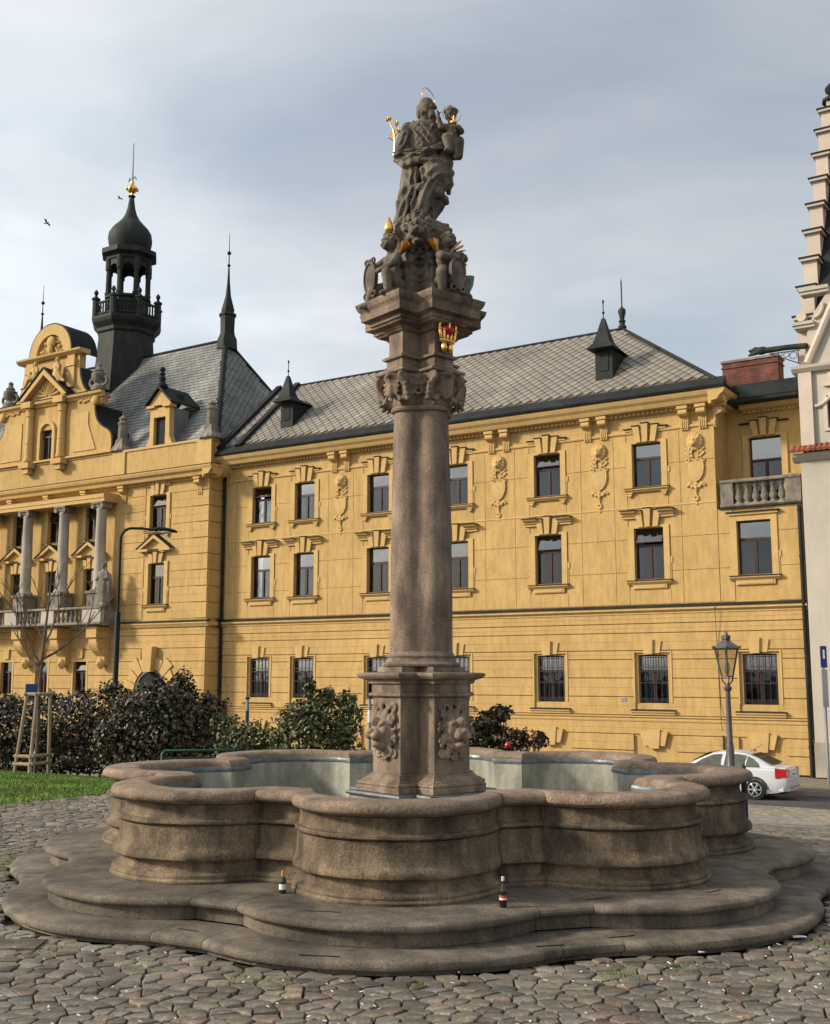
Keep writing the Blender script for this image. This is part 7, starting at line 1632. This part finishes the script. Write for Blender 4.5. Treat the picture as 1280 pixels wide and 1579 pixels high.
def young_tree():
    x, y = -9.12, 27.4; g = gh(x, y); t = thing('young_tree', 'bare young tree with thin spreading branches held by wooden stakes', 'tree', (x, y, g)); rnd = random.Random(8)
    tr = MB().tube([(0, 0, 0), (.02, 0, 1.0), (0, .02, 2.2), (.06, 0, 3.2), (.14, 0, 4.2), (.17, 0, 5.0)], [.05, .045, .042, .036, .025, .008], 8); tr.build('trunk', 'bark', t, smooth=60)
    def br(p, d, L, r, depth):
        pts = [Vector(p)]; v = Vector(d).normalized()
        for k in range(5): v = (v + Vector((rnd.gauss(0, .12), rnd.gauss(0, .12), rnd.gauss(.07, .08)))).normalized(); pts.append(pts[-1] + v * L / 5)
        MB().tube(pts, [max(.008, r * 1.35 * (1 - .14 * i)) for i in range(6)], 5).build('branch', 'bark', t)
        if depth:
            for k in range(3 if depth > 1 else 2):
                i = rnd.choice([2, 3, 4]); br(pts[i], v + Vector((rnd.uniform(-.7, .7), rnd.uniform(-.5, .5), .25)), L * .55, r * .5, depth - 1)
    for p, d, L, r, dp in (((.0, 0, 2.5), (-1, .1, .55), 1.7, .026, 2), ((.02, 0, 2.75), (1, .1, .55), 1.75, .026, 2), ((.05, 0, 3.1), (.55, -.1, 1), 1.6, .022, 2), ((.05, 0, 3.2), (-.4, .1, 1), 1.4, .018, 2), ((.0, 0, 2.65), (-.7, -.2, .9), 1.6, .02, 2), ((.1, 0, 3.9), (.3, .2, 1), 1.0, .014, 1), ((.1, 0, 3.9), (-.4, .1, 1), .9, .013, 1)): br(p, d, L, r, dp)
    s = thing('tree_stakes', 'tapering frame of pale wooden stakes round the young tree trunk', 'tree guard', (x, y, g))
    B = [(-.44, -.2), (.0, -.42), (.22, .3)]; T = [(-.24, -.12), (.02, -.2), (.22, .18)]
    for b, q in zip(B, T): MB().tube([(b[0], b[1], 0), (q[0], q[1], 1.92)], .045, 8).build('stake', 'stake_wood', s, smooth=40)
    def rail(a, b, z, top): 
        k = z / 1.92; A = Vector((B[a][0] + (T[a][0] - B[a][0]) * k, B[a][1] + (T[a][1] - B[a][1]) * k, z)); Bq = Vector((B[b][0] + (T[b][0] - B[b][0]) * k, B[b][1] + (T[b][1] - B[b][1]) * k, z)); d = (Bq - A).normalized() * .08; MB().tube([A - d, Bq + d], .042, 8).build('rail', 'stake_wood', s, smooth=40)
    for a, b in ((0, 1), (1, 2), (2, 0)): rail(a, b, 1.92, 1)
    for z in (.28, .46):
        for a, b in ((0, 1), (1, 2)): rail(a, b, z, 0)
    MB().torus((0, 0, 1.6), .055, .012, (0, 0, 1), 12, 5).build('tie', 'black_plastic', s)
young_tree()
# ------------------------------------------------------------------ small things
def on_step(az, r): a = radians(az); return fx + r * sin(a), fy - r * cos(a)
def bottle(x, y, z, label, glass, cap, lab, h, r, name='bottle'):
    t = thing(name, label, 'bottle', (x, y, z), .4); k = h / .25
    MB().lathe([(r * .8, 0), (r, .008), (r, .13 * k), (r * .92, .15 * k), (r * .45, .185 * k), (r * .38, .2 * k), (r * .38, .238 * k), (r * .3, .239 * k)], 18).build('glass', glass, t, smooth=40)
    MB().lathe([(r * .42, .215 * k if cap == 'foil_white' else .19 * k), (r * .43, .248 * k), (r * .3, .252 * k)], 14).build('foil', cap, t, smooth=40)
    MB().lathe([(r * 1.01, (.06 if lab == 'label_red' else .045) * k), (r * 1.01, (.10 if lab == 'label_red' else .105) * k)], 18).build('label', lab, t, smooth=40)
    if lab == 'label_red': MB().lathe([(r * 1.02, .064 * k), (r * 1.02, .078 * k)], 18).build('label_stripe', 'label_paper', t, smooth=40)
x, y = 0.688, 9.06
bottle(x, y, .297, 'brown beer bottle with white foil neck standing on the upper step', 'brown_glass', 'foil_white', 'label_red', .23, .030)
x, y = -1.10, 9.62
bottle(x, y, .297, 'green bottle with orange foil neck standing on the step by the basin', 'green_glass', 'foil_orange', 'label_paper', .18, .030)
# green crate floating in the basin: only its top shows
t = thing('plastic_tub', 'dark green plastic tub in the basin in front of the pedestal', 'tub', (-.62, 11.35, .36)); MB().lathe([(.12, 0), (.17, .30), (.19, .33), (.19, .36), (.155, .37), (.14, .33), (.1, .05)], 14).build('tub', 'plastic_green', t, smooth=40)
# iron grate in the cobbles
gx, gy = -6.0, 14.6; t = thing('drain_grate', 'iron drain grate set in the cobbles left of the fountain', 'grate', (gx, gy, gh(gx, gy) + .03), .2)
MB().box(-.40, .40, -.22, -.19, 0, .03).box(-.40, .40, .19, .22, 0, .03).box(-.40, -.37, -.19, .19, 0, .03).box(.37, .40, -.19, .19, 0, .03).build('frame', 'iron', t)
for k in range(9): MB().box(-.345 + .077 * k, -.31 + .077 * k, -.19, .19, 0, .026).build('bar', 'iron', t)
t = tag(MB().box(-.30, .30, -.15, .15, 0, .035).build('stone_slab', 'step_stone', None, loc=(-3.2, 9.05, -.006)), 'flat stone slab in the cobbles at the left edge by the lower step', 'slab')
# scraps of paper and cigarette ends on the cobbles
rs = random.Random(31)
scr = [(3.05, 9.25, .11, .07, 'larger white paper scrap on the cobbles in the lower right'), (2.15, 8.75, .05, .03, 'small white scrap on the cobbles near the right end of the lower step')]
for x, y, a, b, lab in scr:
    o = MB().add([(-a / 2, -b / 2, 0), (a / 2, -b / 2, .006), (a / 2, b / 2, .0), (-a / 2, b / 2, .008)], [(0, 1, 2, 3)]).build('paper_scrap', 'paper', None, loc=(x, y, .034)); tag(o, lab, 'litter')
mb = MB()
for k in range(150):
    y = rs.uniform(6.8, 9.8); x = rs.uniform(-.38, .38) * y
    if inside(s1_out, x - fx, y - fy): continue
    a = rs.uniform(0, pi); L = rs.uniform(.006, .018); w = rs.uniform(.003, .007); c, s = cos(a), sin(a); z = .031
    mb.add([(x - c * L - s * w, y - s * L + c * w, z), (x + c * L - s * w, y + s * L + c * w, z + .003), (x + c * L + s * w, y + s * L - c * w, z + .005), (x - c * L + s * w, y - s * L - c * w, z)], [(0, 1, 2, 3)])
o = mb.build('litter', 'paper'); tag(o, 'cigarette ends and tiny scraps scattered over the cobbles', 'litter', kind='stuff')
mb = MB()
for k in range(5200):
    a = rs.uniform(-115, 60); r0 = 4.6 + abs(rs.gauss(0, .14)); q = mnoise.noise(Vector((a * .16, 3.1, 0)))
    if q < .12: continue
    x, y = on_step(a - 4.9, r0 + (0 if abs(((a + 22.5) % 45) - 22.5) < 15 else -.1)); h = rs.uniform(.012, .045); b = rs.random() * pi; w = .005; l = rs.uniform(-.02, .02)
    mb.add([(x - w * cos(b), y - w * sin(b), gh(x, y)), (x + w * cos(b), y + w * sin(b), gh(x, y)), (x + l, y + l, gh(x, y) + h)], [(0, 1, 2)], rs.random())
for k in range(1500):
    x, y = -4.6 + rs.gauss(0, .2), 12.0 + rs.gauss(0, 1.0); h = rs.uniform(.015, .05); b = rs.random() * pi; w = .006
    if inside(s1_out, x - fx, y - fy): continue
    mb.add([(x - w * cos(b), y - w * sin(b), gh(x, y)), (x + w * cos(b), y + w * sin(b), gh(x, y)), (x, y, gh(x, y) + h)], [(0, 1, 2)], rs.random())
o = mb.build('weeds', 'grass', tint=True); tag(o, 'weeds growing between the cobbles round the steps', 'weeds', kind='stuff')
# birds in the sky
def bird(x, y, z, label, s=1.0, roll=0.0):
    t = MB(); t.ell((0, 0, 0), (.05, .16, .045), 8, 6); t.ell((0, -.17, .02), (.03, .05, .03), 8, 6)
    for q in (-1, 1): t.add([(q * .03, -.07, .02), (q * .22, -.10, .10), (q * .42, .0, .06), (q * .2, .06, .07), (q * .03, .09, .01)], [(0, 1, 2, 3, 4)])
    t.add([(-.03, .13, 0), (.03, .13, 0), (.06, .27, 0), (-.06, .27, 0)], [(0, 1, 2, 3)])
    o = t.build('bird', 'bird', None, loc=(x, y, z)); o.rotation_euler = (0, roll, 1.2); o.scale = (s, s, s); tag(o, label, 'bird', 'birds in the sky')
bird(-17.0, 61, 29.2, 'dark bird flying left of the tower lantern', .62, .1); bird(-20.8, 60, 27.3, 'dark bird flying above the thin spire at the far left', .75, .5)
